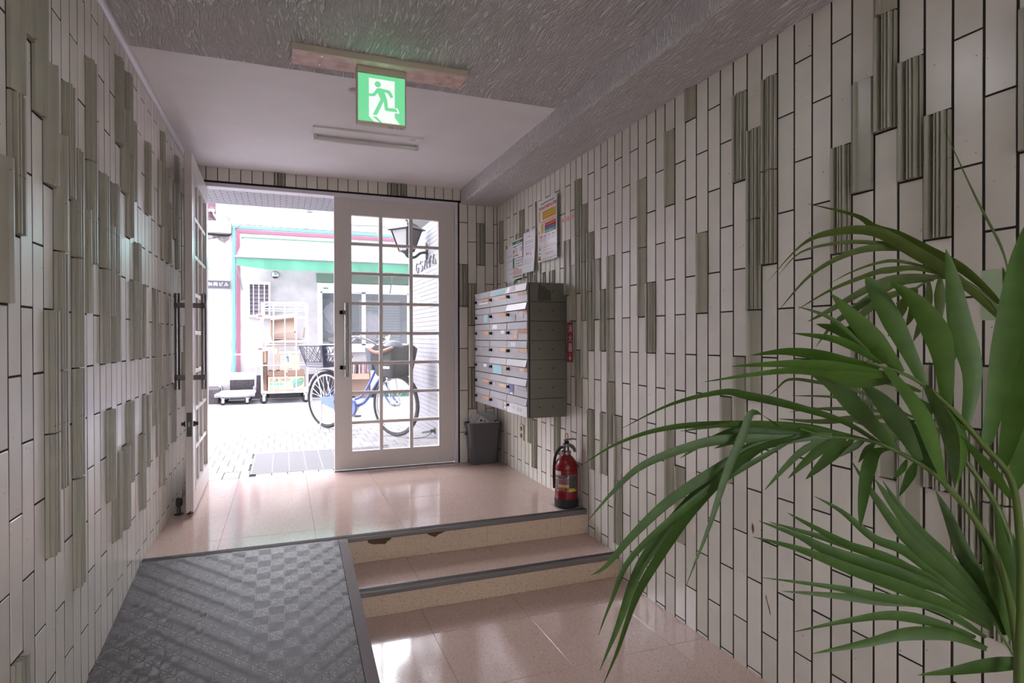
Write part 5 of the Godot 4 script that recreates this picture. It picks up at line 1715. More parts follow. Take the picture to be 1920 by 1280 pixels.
	[[1.288, 0.643, -0.703, 1.292, 0.885, -0.728, 1.233, 1.033, -0.778, 1.209, 1.082, -0.813, 1.188, 1.101, -0.847, 1.196, 1.101, -0.870], [
		[0.009, 2, [-0.071, -0.984, -0.165], [1.188, 1.102, -0.847, 1.126, 1.137, -0.875, 1.078, 1.156, -0.897, 1.020, 1.169, -0.923, 0.971, 1.174, -0.945, 0.947, 1.153, -0.956, 0.932, 1.140, -0.963]],
		[0.009, 2, [-0.114, -0.985, -0.132], [1.188, 1.102, -0.847, 1.128, 1.124, -0.877, 1.053, 1.138, -0.913, 0.981, 1.140, -0.948]],
		[0.009, 2, [0.013, -0.998, -0.069], [1.188, 1.101, -0.847, 1.111, 1.112, -0.887, 1.037, 1.113, -0.925, 0.981, 1.106, -0.954]],
		[0.016, 2, [0.039, -0.998, -0.047], [1.182, 1.100, -0.849, 1.082, 1.095, -0.888, 1.021, 1.089, -0.912, 0.941, 1.095, -0.943]],
		[0.030, 2, [-0.065, -0.995, 0.080], [1.199, 1.087, -0.817, 1.170, 1.064, -0.840, 1.132, 1.078, -0.868, 1.093, 1.087, -0.897]],
	]],
]

func vecs(a: Array) -> Array:
	var out = []
	for i in range(0, a.size(), 3):
		out.append(Vector3(a[i], a[i + 1], a[i + 2]))
	return out

func blade(pts: Array, width: float, side: Vector3) -> SurfaceTool:
	# a leaflet: two halves that meet in a shallow fold along the midrib
	var st = stn()
	var c = curve(pts, 5)
	var n = c.size()
	var rows = []
	var mt: Vector3 = (c[n / 2 + 1] - c[n / 2 - 1]).normalized()
	var flip = (side - mt * side.dot(mt)).cross(mt).y < 0.0
	for i in n:
		var t = float(i) / (n - 1)
		var tg: Vector3 = (c[mini(i + 1, n - 1)] - c[maxi(i - 1, 0)]).normalized()
		var s = (side - tg * side.dot(tg)).normalized()
		var up = s.cross(tg).normalized()
		if flip:
			up = -up
		var w: float = width * 0.43 * minf(1.0, 0.34 + 1.7 * t) * (1.0 if t < 0.42 else 1.0 - pow((t - 0.42) / 0.58, 1.5))
		w = maxf(w, 0.0004)
		rows.append([c[i] + s * w + up * w * 0.22, c[i], c[i] - s * w + up * w * 0.22, (up + s * -0.22).normalized(), (up + s * 0.22).normalized(), up])
	for i in n - 1:
		var a: Array = rows[i]
		var b: Array = rows[i + 1]
		quad_n(st, [a[0], a[1], b[1], b[0]], [a[3], a[5], b[5], b[3]])
		quad_n(st, [a[1], a[2], b[2], b[1]], [a[5], a[4], b[4], b[5]])
	return st

func build_palm() -> void:
	for q in [["leaf_a", Color(0.30, 0.455, 0.13)], ["leaf_b", Color(0.26, 0.40, 0.13)], ["leaf_c", Color(0.345, 0.43, 0.135)]]:
		var m = mat(q[0], q[1], 0.48)
		m.albedo_texture = noise_tex(0.03, Color(0.80, 0.82, 0.78), Color(1, 1, 1), 128, 3, 91)
		tri(m, 6.0)
		m.backlight_enabled = true
		m.backlight = Color(0.26, 0.34, 0.15)
	mat("stalk", Color(0.33, 0.42, 0.18), 0.45)
	mat("pot_glaze", Color(0.80, 0.78, 0.74), 0.35)
	mat("soil", Color(0.20, 0.15, 0.11), 0.95)
	var foot = Vector3(1.165, 0.0, -0.645)
	var o = thing("areca_palm", "green areca palm with arching feathery fronds at the right wall", "palm", foot)
	var st = stn()
	lathe(st, [Vector2(0.0, 0.002), Vector2(0.12, 0.002), Vector2(0.128, 0.012), Vector2(0.165, 0.29), Vector2(0.175, 0.295), Vector2(0.176, 0.325), Vector2(0.165, 0.33), Vector2(0.155, 0.325), Vector2(0.150, 0.285)], 32)
	obj("pot", st, M.pot_glaze, o)
	st = stn()
	lathe(st, [Vector2(0.152, 0.285), Vector2(0.10, 0.292), Vector2(0.0, 0.295)], 24)
	obj("soil", st, M.soil, o)
	var tones = [M.leaf_a, M.leaf_b, M.leaf_c]
	for f in FRONDS:
		var fr = Node3D.new()
		fr.name = "frond"
		o.add_child(fr, true)
		fr.position = -foot
		var p = vecs(f[0])
		var root = foot + Vector3((p[0].x - foot.x) * 0.4, 0.29, (p[0].z - foot.z) * 0.4)
		var all = curve([root, root.lerp(p[0], 0.5)] + p, 5)
		var rad = []
		for i in all.size():
			rad.append(lerpf(0.0095, 0.0016, pow(float(i) / (all.size() - 1), 0.8)))
		st = stn()
		tube(st, all, rad, 8)
		obj("stalk", st, M.stalk, fr)
		for l in f[1]:
			obj("leaflet", blade(vecs(l[3]), l[0], Vector3(l[2][0], l[2][1], l[2][2])), tones[l[1]], fr)

# ------------------------------------------------------------------ porch outside the door
func tile_field(parent: Node, called: String, o: Vector3, u: Vector3, v: Vector3, n: Vector3, nu: int, nv: int, tu: float, tv: float, gap: float, t: float, bond: bool, m: Material) -> void:
	# many small tiles in one part: o is a corner, u and v run along the face, n points out of it
	var st = stn()
	for j in nv:
		for i in range(-1 if bond and j % 2 == 1 else 0, nu):
			var a = i * tu + (tu * 0.5 if bond and j % 2 == 1 else 0.0)
			var a0 = maxf(a, 0.0) + gap * 0.5
			var a1 = minf(a + tu, nu * tu) - gap * 0.5
			if a1 - a0 < 0.005:
				continue
			var b0 = j * tv + gap * 0.5
			var b1 = (j + 1) * tv - gap * 0.5
			var p = [o + u * a0 + v * b0, o + u * a1 + v * b0, o + u * a1 + v * b1, o + u * a0 + v * b1]
			var q = []
			for w in p:
				q.append(w + n * t)
			poly(st, q, n)
			for k in 4:
				var k2 = (k + 1) % 4
				var mid: Vector3 = (p[k] + p[k2]) * 0.5 - (p[0] + p[2]) * 0.5
				poly(st, [p[k], p[k2], q[k2], q[k]], mid.normalized())
	var f = obj(called, st, m, parent)
	f.set_meta("kind", "stuff")

func build_porch() -> void:
	mat("pale_stone", Color(0.47, 0.455, 0.465), 0.6)
	mat("pale_stone_b", Color(0.44, 0.425, 0.435), 0.6)
	mat("stone_joint", Color(0.20, 0.19, 0.20), 0.9)
	mat("porch_tile", Color(0.55, 0.54, 0.565), 0.4)
	mat("porch_joint", Color(0.10, 0.095, 0.10), 0.9)
	mat("soffit_joint", Color(0.10, 0.095, 0.10), 0.9)
	mat("road", Color(0.56, 0.545, 0.555), 0.8)
	M.road.albedo_texture = noise_tex(0.05, Color(0.92, 0.92, 0.92), Color(1, 1, 1), 256, 4, 61)
	tri(M.road, 0.5)
	var st = stn()
	box(st, Vector3(-14, -0.4, -16), Vector3(16, 0.244, DZ - 0.075))
	var ground = structure("ground", st, M.road)
	# porch paving
	st = stn()
	box(st, Vector3(-0.56, -0.02, DZ - 0.10), Vector3(1.29, 0.2525, DZ - 0.045))
	box(st, Vector3(-2.6, 0.20, -7.2), Vector3(1.47, 0.2465, DZ - 0.076))
	var base = structure("porch_floor", st, M.stone_joint)
	var tu = 0.1105
	var tv = 0.2475
	var n = 0
	for j in 10:
		for i in range(-11, 20):
			var x0 = -0.305 + i * tu + (0.0 if j % 2 == 0 else tu * 0.5)
			var z1 = -4.728 - j * tv
			var x1 = x0 + tu
			var z0 = z1 - tv
			if x0 < -1.5 or x0 > 1.42:
				continue
			x1 = minf(x1, 1.444)
			# the entrance grating lies in the paving
			if z0 < -4.83 and z1 > -5.67 and x1 > -0.235 and x0 < 0.925:
				if x0 < -0.235 - 0.03:
					x1 = -0.236
				elif x1 > 0.925 + 0.03:
					x0 = 0.926
				elif z1 > -4.83:
					z0 = -4.832
				elif z0 < -5.67:
					z1 = -5.672
				else:
					continue
			st = stn()
			box(st, Vector3(x0 + 0.002, 0.244, z0 + 0.002), Vector3(x1 - 0.002, 0.2525 + rng.randf_range(-0.001, 0.001), z1 - 0.002), 0.0015)
			obj("paving_tile", st, M.pale_stone if rng.randf() < 0.6 else M.pale_stone_b, base)
			n += 1
	# row of tiles along the sill
	for i in 14:
		st = stn()
		var x0 = -0.29 + i * 0.112
		box(st, Vector3(x0 + 0.002, 0.250, DZ - 0.074), Vector3(minf(x0 + 0.110, 1.284), 0.2575, DZ - 0.046), 0.0012)
		obj("sill_tile", st, M.pale_stone, base)
	# recessed entrance grating
	mat("grating_metal", Color(0.40, 0.385, 0.40), 0.5, 0.2)
	mat("grating_bar", Color(0.42, 0.41, 0.42), 0.6)
	mat("grating_dark", Color(0.22, 0.21, 0.23), 0.8)
	var gr = thing("entrance_grating", "grey ribbed entrance grating let into the porch paving", "door mat", Vector3(0.345, 0.2465, -5.25))
	st = stn()
	box(st, Vector3(-0.575, 0.0005, -0.418), Vector3(0.575, 0.002, 0.418))
	obj("backing", st, M.grating_dark, gr)
	st = stn()
	box(st, Vector3(-0.580, 0.0005, -0.422), Vector3(0.580, 0.008, -0.410), 0.001)
	box(st, Vector3(-0.580, 0.0005, 0.410), Vector3(0.580, 0.008, 0.422), 0.001)
	box(st, Vector3(-0.580, 0.0005, -0.410), Vector3(-0.568, 0.008, 0.410), 0.001)
	box(st, Vector3(0.568, 0.0005, -0.410), Vector3(0.580, 0.008, 0.410), 0.001)
	obj("frame", st, M.grating_bar, gr)
	st = stn()
	for i in 54:
		box(st, Vector3(-0.568, 0.002, -0.408 + i * 0.0151), Vector3(0.568, 0.0066, -0.398 + i * 0.0151))
	obj("ribs", st, M.grating_metal, gr).set_meta("kind", "stuff")
	st = stn()
	for i in 8:
		box(st, Vector3(-0.43 + i * 0.123, 0.0025, -0.408), Vector3(-0.424 + i * 0.123, 0.0070, 0.408))
	obj("cross_bars", st, M.grating_bar, gr)
	# tiled side wall of the porch
	st = stn()
	box(st, Vector3(1.447, 0.2, -7.10), Vector3(1.85, 3.2, DZ - 0.19))
	var pw = structure("wall_porch", st, M.porch_joint)
	tile_field(pw, "wall_tiles", Vector3(1.447, 0.252, -7.098), Vector3(0, 0, 1), Vector3(0, 1, 0), Vector3(-1, 0, 0), 47, 47, 0.0480, 0.0475, 0.0036, 0.0035, false, M.porch_tile)
	tile_field(pw, "end_tiles", Vector3(1.449, 0.252, -7.10), Vector3(1, 0, 0), Vector3(0, 1, 0), Vector3(0, 0, -1), 8, 47, 0.0480, 0.0475, 0.0036, 0.0035, false, M.porch_tile)
	# tiled soffit and the house above it
	st = stn()
	box(st, Vector3(-3.2, 2.462, -5.90), Vector3(1.46, 2.62, DZ - 0.19))
	var sf = structure("soffit", st, M.soffit_joint)
	tile_field(sf, "soffit_tiles", Vector3(-3.2, 2.462, -5.898), Vector3(1, 0, 0), Vector3(0, 0, 1), Vector3(0, -1, 0), 46, 21, 0.1010, 0.0500, 0.0045, 0.004, true, M.porch_tile)
	st = stn()
	box(st, Vector3(-12, 2.60, -5.90), Vector3(14, 13.0, DZ - 0.19))
	box(st, Vector3(-12, 0.0, DZ - 0.35), Vector3(LX - 0.2, 2.61, DZ - 0.15))
	box(st, Vector3(1.85, 0.2, -5.9), Vector3(14, 2.61, DZ - 0.19))
	structure("wall_outside", st, M.porch_tile)
	lantern()
	lettering()
	bicycle()
	# drain stub low on the porch wall
	var o = thing("pipe_stub", "grey pipe stub with a loose wire at the foot of the porch wall", "pipe", Vector3(1.443, 0.318, -5.98))
	st = stn()
	lathe(st, [Vector2(0, 0), Vector2(0.032, 0), Vector2(0.032, 0.008), Vector2(0.018, 0.012), Vector2(0.018, 0.05), Vector2(0, 0.05)], 14, Transform3D(Basis(Vector3(0, 1, 0), Vector3(-1, 0, 0), Vector3(0, 0, 1)), Vector3.ZERO))
	obj("flange", st, M.dark_steel, o)
	st = stn()
	tube(st, [Vector3(-0.045, 0, 0), Vector3(-0.13, -0.012, -0.03)], [0.016, 0.013], 10)
	obj("spout", st, M.grey_plastic, o)
	st = stn()
	tube(st, curve([Vector3(-0.04, -0.02, 0.01), Vector3(-0.10, -0.045, 0.04), Vector3(-0.20, -0.060, 0.03), Vector3(-0.28, -0.061, -0.04)], 5), 0.0035, 6)
	obj("wire", st, M.black, o)
	# yellow plate on the porch wall
	mat("plate_yellow", Color(0.93, 0.78, 0.34), 0.5)
	var y = thing("yellow_plate", "small yellow plate near the outer end of the porch wall", "plate", Vector3(1.442, 1.672, -6.76))
	st = stn()
	cbx(st, Vector3.ZERO, Vector3(0.003, 0.13, 0.11), 0.001)
	obj("plate", st, M.white_plastic, y)
	st = stn()
	for q in [-0.3, 0.0, 0.3]:
		cbx(st, Vector3(-0.002, 0.0, q * 0.1), Vector3(0.001, 0.10, 0.016), 0.0003)
	obj("stripe", st, M.plate_yellow, y)

func lantern() -> void:
	mat("lantern_iron", Color(0.24, 0.22, 0.23), 0.5)
	mat("lantern_glass", Color(0.40, 0.385, 0.40), 0.35)
	M.lantern_glass.backlight_enabled = true
	M.lantern_glass.backlight = Color(0.3, 0.3, 0.3)
	var o = thing("wall_lantern", "dark iron carriage lantern on a bracket from the porch wall", "lantern", Vector3(1.225, 2.17, -6.33))
	var turn = Transform3D(Basis(Vector3.UP, 0.62), Vector3.ZERO)
	var st = stn()
	lathe(st, [Vector2(0.0, 0.352), Vector2(0.012, 0.348), Vector2(0.018, 0.335), Vector2(0.012, 0.322), Vector2(0.03, 0.31)], 12)
	obj("finial", st, M.lantern_iron, o)
	st = stn()
	var rp = [Vector2(0.200, 0.232), Vector2(0.204, 0.240), Vector2(0.180, 0.252), Vector2(0.135, 0.272), Vector2(0.105, 0.298), Vector2(0.065, 0.318), Vector2(0.0, 0.326)]
	for i in rp.size() - 1:
		for k in 4:
			var p = []
			for q in [[i, k], [i, k + 1], [i + 1, k + 1], [i + 1, k]]:
				var a = PI * 0.25 + PI * 0.5 * q[1]
				p.append(turn * Vector3(cos(a) * rp[q[0]].x, rp[q[0]].y, sin(a) * rp[q[0]].x))
			var nn: Vector3 = (p[1] - p[0]).cross(p[3] - p[0]).normalized()
			var mid: Vector3 = (p[0] + p[1]) * 0.5
			if nn.y < 0:
				nn = -nn
			poly(st, p if p[2].distance_to(p[3]) > 1e-5 else [p[0], p[1], p[2]], nn if nn.length() > 0.1 else mid.normalized())
	obj("roof", st, M.lantern_iron, o)
	var top = []
	var bot = []
	for k in 4:
		var a = PI * 0.25 + PI * 0.5 * k
		top.append(turn * Vector3(cos(a) * 0.160, 0.236, sin(a) * 0.160))
		bot.append(turn * Vector3(cos(a) * 0.078, 0.012, sin(a) * 0.078))
	for k in 4:
		var k2 = (k + 1) % 4
		st = stn()
		tube(st, [bot[k], top[k]], 0.009, 6)
		obj("corner_post", st, M.lantern_iron, o)
		st = stn()
		var c: Vector3 = (top[k] + top[k2] + bot[k] + bot[k2]) * 0.25 - Vector3(0, 0.124, 0)
		var nn = Vector3(c.x, 0.0, c.z).normalized()
		var p = [bot[k], bot[k2], top[k2], top[k]]
		poly(st, p, nn)
		poly(st, [p[0] - nn * 0.004, p[1] - nn * 0.004, p[2] - nn * 0.004, p[3] - nn * 0.004], -nn)
		obj("pane", st, M.lantern_glass, o)
		st = stn()
		tube(st, [top[k], top[k2]], 0.008, 6)
		tube(st, [bot[k], bot[k2]], 0.009, 6)
		obj("rail", st, M.lantern_iron, o)
	st = stn()
	lathe(st, [Vector2(0, -0.045), Vector2(0.012, -0.04), Vector2(0.02, -0.02), Vector2(0.05, 0.0), Vector2(0.075, 0.012), Vector2(0.0, 0.013)], 12)
	obj("foot", st, M.lantern_iron, o)
	st = stn()
	tube(st, curve([Vector3(0.0, -0.03, 0), Vector3(0.03, -0.05, 0), Vector3(0.09, -0.045, 0), Vector3(0.15, 0.0, 0), Vector3(0.212, 0.01, 0)], 6), 0.015, 10)
	obj("arm", st, M.lantern_iron, o)
	st = stn()
	var pl = [Vector2(-0.030, -0.06), Vector2(0.0, -0.085), Vector2(0.030, -0.06), Vector2(0.036, 0.0), Vector2(0.030, 0.075), Vector2(0.0, 0.105), Vector2(-0.030, 0.075), Vector2(-0.036, 0.0)]
	extrude(st, pl, Vector3(0.205, 0.01, 0), Vector3(0, 0, 1), Vector3(0, 1, 0), Vector3(0.012, 0, 0))
	obj("wall_plate", st, M.lantern_iron, o)

func lettering() -> void:
	mat("letter_metal", Color(0.33, 0.32, 0.34), 0.4, 0.4)
	var o = thing("house_name_lettering", "grey raised lettering of the house name on the porch wall", "lettering", Vector3(1.434, 2.0, -6.3))
	var list = ["G", "S", "ハ", "イ", "ム"]
	var zs = [-6.77, -6.56, -6.35, -6.16, -5.965]
	for i in 5:
		var st = stn()
		for s in glyph(list[i]):
			var pts = []
			for k in range(0, s.size(), 2):
				pts.append(Vector3(0, (1.0 - s[k + 1]) * 0.125, zs[i] + 6.3 + (s[k] - 0.5) * 0.16))
			tube(st, pts, 0.0062, 6)
		obj("letter", st, M.letter_metal, o)

# ------------------------------------------------------------------ bicycle
func wheel(o: Node3D, called: String, c: Vector3, R: float) -> void:
	var w = Node3D.new()
	w.name = called
	o.add_child(w, true)
	var ring = []
	var ring2 = []
	for i in 40:
		var a = TAU * i / 40
		ring.append(c + Vector3(cos(a) * (R - 0.019), sin(a) * (R - 0.019), 0))
		ring2.append(c + Vector3(cos(a) * (R - 0.046), sin(a) * (R - 0.046), 0))
	var st = stn()
	tube(st, ring, 0.0185, 8, false, true)
	obj("tyre", st, M.bike_tyre, w)
	st = stn()
	tube(st, ring2, 0.011, 8, false, true)
	obj("rim", st, M.bike_silver, w)
	st = stn()
	tube(st, [c + Vector3(0, 0, -0.05), c + Vector3(0, 0, 0.05)], 0.017, 10)
	tube(st, [c + Vector3(0, 0, -0.062), c + Vector3(0, 0, 0.062)], 0.006, 8)
	obj("hub", st, M.bike_silver, w)
	for i in 28:
		st = stn()
		var a = TAU * i / 28
		var b = a + (0.55 if i % 4 < 2 else -0.55)
		var zz = 0.026 if i % 2 == 0 else -0.026
		tube(st, [c + Vector3(cos(b) * 0.018, sin(b) * 0.018, zz), c + Vector3(cos(a) * (R - 0.05), sin(a) * (R - 0.05), 0)], 0.0018, 5, false)
		obj("spoke", st, M.bike_silver, w)

func bicycle() -> void:
	mat("bike_blue", Color(0.33, 0.41, 0.68), 0.3)
	mat("bike_silver", Color(0.80, 0.80, 0.82), 0.25, 0.8)
	mat("bike_tyre", Color(0.15, 0.145, 0.16), 0.8)
	mat("basket_grey", Color(0.30, 0.29, 0.34), 0.5)
	mat("bag_black", Color(0.13, 0.125, 0.15), 0.75)
	mat("bag_grey", Color(0.36, 0.36, 0.41), 0.8)
	mat("bag_brown", Color(0.55, 0.40, 0.36), 0.8)
	mat("saddle", Color(0.30, 0.30, 0.36), 0.4)
	var o = thing("bicycle", "light blue city bicycle with a rear basket parked in the porch", "bicycle", Vector3(0.457, 0.2525, -7.05))
	var u = Vector3(0.582, 0, 0.813).normalized()
	o.basis = Basis(u, Vector3.UP, u.cross(Vector3.UP))
	var R = 0.322
	var ra = Vector3(0, R, 0)
	var fa = Vector3(1.07, R, 0)
	wheel(o, "rear_wheel", ra, R)
	wheel(o, "front_wheel", fa, R)
	var bb = Vector3(0.44, 0.27, 0)
	var hb = Vector3(0.865, 0.62, 0)
	var ht = Vector3(0.825, 0.80, 0)
	var st = stn()
	tube(st, curve([ht + Vector3(0.005, -0.03, 0), Vector3(0.72, 0.58, 0), Vector3(0.58, 0.40, 0), Vector3(0.40, 0.33, 0)], 5), 0.014, 10)
	tube(st, curve([hb + Vector3(0.01, 0.0, 0), Vector3(0.74, 0.47, 0), Vector3(0.60, 0.32, 0), bb], 5), 0.018, 10)
	tube(st, [hb, ht], 0.020, 12)
	tube(st, [bb, Vector3(0.33, 0.62, 0)], 0.016, 10)
	for s in [-1.0, 1.0]:
		tube(st, [bb + Vector3(0, 0, s * 0.03), ra + Vector3(0, 0, s * 0.058)], 0.010, 8)
		tube(st, [Vector3(0.345, 0.57, s * 0.012), ra + Vector3(0, 0, s * 0.058)], 0.008, 8)
	obj("frame", st, M.bike_blue, o)
	st = stn()
	for s in [-1.0, 1.0]:
		tube(st, curve([hb + Vector3(0.012, -0.01, s * 0.02), Vector3(0.905, 0.50, s * 0.045), Vector3(0.99, 0.385, s * 0.05), fa + Vector3(-0.005, 0, s * 0.052)], 5), 0.011, 8)
	obj("fork", st, M.bike_blue, o)
	st = stn()
	var cc = []
	for i in 9:
		var a = PI * 0.5 + PI * i / 8
		cc.append(Vector2(cos(a) * 0.035 + 0.0, R + sin(a) * 0.035))
	for i in 13:
		var a = -PI * 0.5 + PI * i / 12
		cc.append(Vector2(bb.x + cos(a) * 0.105, bb.y - 0.0 + sin(a) * 0.105))
	extrude(st, cc, Vector3(0, 0, 0.045), Vector3(1, 0, 0), Vector3(0, 1, 0), Vector3(0, 0, 0.03))
	obj("chain_case", st, M.bike_blue, o)
	st = stn()
	tube(st, [bb + Vector3(0, 0, -0.09), bb + Vector3(0, 0, 0.10)], 0.012, 10)
	tube(st, [bb + Vector3(0, 0, 0.095), bb + Vector3(0.10, 0.125, 0.095)], 0.010, 8)
	tube(st, [bb + Vector3(0, 0, -0.085), bb + Vector3(-0.10, -0.125, -0.085)], 0.010, 8)
	obj("crank", st, M.bike_silver, o)
	for q in [[0.10, 0.125, 0.14], [-0.10, -0.125, -0.13]]:
		st = stn()
		cbx(st, bb + Vector3(q[0], q[1], q[2]), Vector3(0.09, 0.024, 0.07), 0.006)
		obj("pedal", st, M.black, o)
	# saddle and post
	st = stn()
	tube(st, [Vector3(0.335, 0.60, 0), Vector3(0.285, 0.80, 0)], 0.013, 10)
	obj("seat_post", st, M.bike_silver, o)
	st = stn()
	var seat = []
	for q in [[-0.13, 0.095, 0.0], [-0.10, 0.115, 0.01], [-0.02, 0.10, 0.008], [0.06, 0.045, 0.0], [0.13, 0.024, -0.006], [0.145, 0.012, -0.012]]:
		seat.append(q)
	for i in seat.size() - 1:
		var a: Array = seat[i]
		var b: Array = seat[i + 1]
		for k in 8:
			var p = []
			var n = []
			for t in [[a, k], [a, k + 1], [b, k + 1], [b, k]]:
				var an: float = PI * t[1] / 8.0
				var e: Array = t[0]
				p.append(Vector3(0.27 + e[0], 0.80 + e[2] + sin(an) * 0.045, cos(an) * e[1]))
				n.append(Vector3(0, sin(an), cos(an)))
			quad_n(st, p, n)
	obj("saddle", st, M.saddle, o)
	# mudguards
	for q in [["rear_mudguard", ra, 0.35, 2.75], ["front_mudguard", fa, 0.55, 2.95]]:
		st = stn()
		var c: Vector3 = q[1]
		var k = 16
		for i in k:
			var a0: float = lerpf(q[2], q[3], float(i) / k)
			var a1: float = lerpf(q[2], q[3], float(i + 1) / k)
			for side in [[-0.026, -0.012, -0.012, 0.0], [-0.012, 0.012, 0.0, 0.0], [0.012, 0.026, 0.0, -0.012]]:
				var r0: float = R + 0.018 + side[2]
				var r1: float = R + 0.018 + side[3]
				var p = [c + Vector3(cos(a0) * r0, sin(a0) * r0, side[0]), c + Vector3(cos(a1) * r0, sin(a1) * r0, side[0]), c + Vector3(cos(a1) * r1, sin(a1) * r1, side[1]), c + Vector3(cos(a0) * r1, sin(a0) * r1, side[1])]
				poly(st, p, Vector3(cos(a0), sin(a0), (side[0] + side[1]) * 8).normalized())
		obj(q[0], st, M.bike_silver if q[0] == "rear_mudguard" else M.bike_tyre, o)
	# rack, stand
	st = stn()
	for s in [-1.0, 1.0]:
		tube(st, curve([Vector3(0.30, 0.69, s * 0.05), Vector3(0.05, 0.69, s * 0.055), Vector3(-0.20, 0.69, s * 0.05), Vector3(-0.235, 0.69, 0)], 4), 0.006, 6)
		tube(st, [Vector3(-0.12, 0.69, s * 0.055), ra + Vector3(0, 0, s * 0.064)], 0.005, 6)
	for x in [-0.15, 0.0, 0.15]:
		tube(st, [Vector3(x, 0.69, -0.055), Vector3(x, 0.69, 0.055)], 0.005, 6)
	obj("rack", st, M.bike_silver, o)
	st = stn()
	tube(st, curve([ra + Vector3(0.0, -0.01, 0.07), Vector3(0.035, 0.18, 0.10), Vector3(0.055, 0.004, 0.14)], 4), 0.008, 8)
	tube(st, curve([ra + Vector3(0.0, -0.01, -0.07), Vector3(0.035, 0.18, -0.09), Vector3(0.055, 0.004, -0.13)], 4), 0.008, 8)
	obj("kickstand", st, M.bike_silver, o)
	# handlebar with stem, grips and brake levers
	st = stn()
	tube(st, [ht, ht + Vector3(-0.03, 0.13, 0)], 0.012, 10)
	for s in [-1.0, 1.0]:
		tube(st, curve([ht + Vector3(-0.03, 0.13, 0), Vector3(0.83, 0.97, s * 0.10), Vector3(0.76, 1.02, s * 0.22), Vector3(0.66, 1.015, s * 0.27), Vector3(0.56, 0.99, s * 0.275)], 6), 0.0115, 10)
	obj("handlebar", st, M.bike_silver, o)
	for s in [-1.0, 1.0]:
		st = stn()
		tube(st, [Vector3(0.64, 1.012, s * 0.272), Vector3(0.52, 0.983, s * 0.278)], 0.017, 10)
		obj("grip", st, M.black, o)
		st = stn()
		tube(st, curve([Vector3(0.72, 1.005, s * 0.235), Vector3(0.66, 0.96, s * 0.25), Vector3(0.58, 0.945, s * 0.262)], 4), 0.006, 6)
		obj("brake_lever", st, M.bike_silver, o)
		st = stn()
		tube(st, curve([Vector3(0.72, 1.01, s * 0.235), Vector3(0.84, 1.06, s * 0.15), Vector3(0.90, 0.95, s * 0.06), Vector3(0.88, 0.72, s * 0.02)], 5), 0.0035, 6)
		obj("brake_cable", st, M.bike_silver, o)
	# front basket inside a dark cover
	st = stn()
	var lv = [[0.24, 0.27, 0.03, 0.62], [0.28, 0.30, 0.05, 0.64], [0.33, 0.36, 0.06, 0.80], [0.36, 0.40, 0.07, 0.90], [0.30, 0.34, 0.07, 0.935], [0.18, 0.22, 0.05, 0.93]]
	var levels = []
	for q in lv:
		levels.append([rrect(q[0], q[1], q[2]), q[3]])
	loft(st, levels)
	poly(st, rrect(0.18, 0.22, 0.05).map(func(v): return Vector3(v.x, 0.93, v.y)), Vector3.UP)
	poly(st, rrect(0.24, 0.27, 0.03).map(func(v): return Vector3(v.x, 0.62, v.y)), Vector3.DOWN)
	var bag = obj("front_basket_cover", st, M.bag_black, o)
	bag.position = Vector3(1.05, 0.0, 0)
	st = stn()
	tube(st, curve([Vector3(-0.18, 0.905, 0.19), Vector3(-0.05, 0.865, 0.205), Vector3(0.06, 0.88, 0.205), Vector3(0.17, 0.92, 0.19)], 5), [0.010, 0.014, 0.017, 0.018, 0.018, 0.018, 0.02, 0.02, 0.02, 0.02, 0.02, 0.02, 0.018, 0.017, 0.014, 0.010], 8)
	obj("gathered_hem", st, M.bag_brown, bag)
	st = stn()
	lathe(st, [Vector2(0.10, 0.90), Vector2(0.105, 0.93), Vector2(0.08, 0.965), Vector2(0.04, 0.985), Vector2(0, 0.99)], 12, Transform3D(Basis(), Vector3(0.07, 0, 0.08)))
	obj("bunched_top", st, M.bag_grey, bag)
	st = stn()
	loft(st, [[rrect(0.09, 0.30, 0.03), 0.68], [rrect(0.12, 0.33, 0.04), 0.80], [rrect(0.13, 0.36, 0.04), 0.91]])
	poly(st, rrect(0.13, 0.36, 0.04).map(func(v): return Vector3(v.x, 0.91, v.y)), Vector3.UP)
	var flap = obj("grey_flap", st, M.bag_grey, bag)
	flap.position = Vector3(-0.20, 0.0, 0)
	st = stn()
	cbx(st, Vector3(0.06, 0.715, 0.177), Vector3(0.10, 0.026, 0.003), 0.001)
	obj("name_tag", st, M.grey_label, bag)
	st = stn()
	for s in [-1.0, 1.0]:
		tube(st, [Vector3(1.0, 0.62, s * 0.06), fa + Vector3(0, 0, s * 0.066)], 0.005, 6)
	obj("basket_stay", st, M.bike_silver, o)
	st = stn()
	lathe(st, [Vector2(0, 0), Vector2(0.018, 0.004), Vector2(0.028, 0.03), Vector2(0.030, 0.045), Vector2(0.0, 0.048)], 12, Transform3D(Basis(Vector3(0, 0, 1), Vector3(1, 0, 0), Vector3(0, 1, 0)), Vector3(0.99, 0.60, 0.05)))
	obj("head_lamp", st, M.bike_silver, o)
	# rear basket: moulded grey plastic lattice
	var rb = Node3D.new()
	rb.name = "rear_basket"
	o.add_child(rb, true)
	var bot = rrect(0.34, 0.28, 0.05, 3)
	var top = rrect(0.46, 0.38, 0.06, 3)
	var c0 = Vector3(-0.03, 0.70, 0)
	var c1 = Vector3(-0.05, 0.93, 0)
	for q in [[bot, c0, 0.012], [top, c1, 0.012]]:
		st = stn()
		var ring = []
		for v in q[0]:
			ring.append(q[1] + Vector3(v.x, 0, v.y))
		tube(st, ring, q[2], 8, false, true)
		obj("hoop", st, M.basket_grey, rb)
	st = stn()
	loft(st, [[bot, 0.0], [rrect(0.36, 0.295, 0.05, 3), 0.045]])
	poly(st, bot.map(func(v): return Vector3(v.x, 0, v.y)), Vector3.UP)
	var tray = obj("tray", st, M.basket_grey, rb)
	tray.position = c0
	st = stn()
	var nb = 36
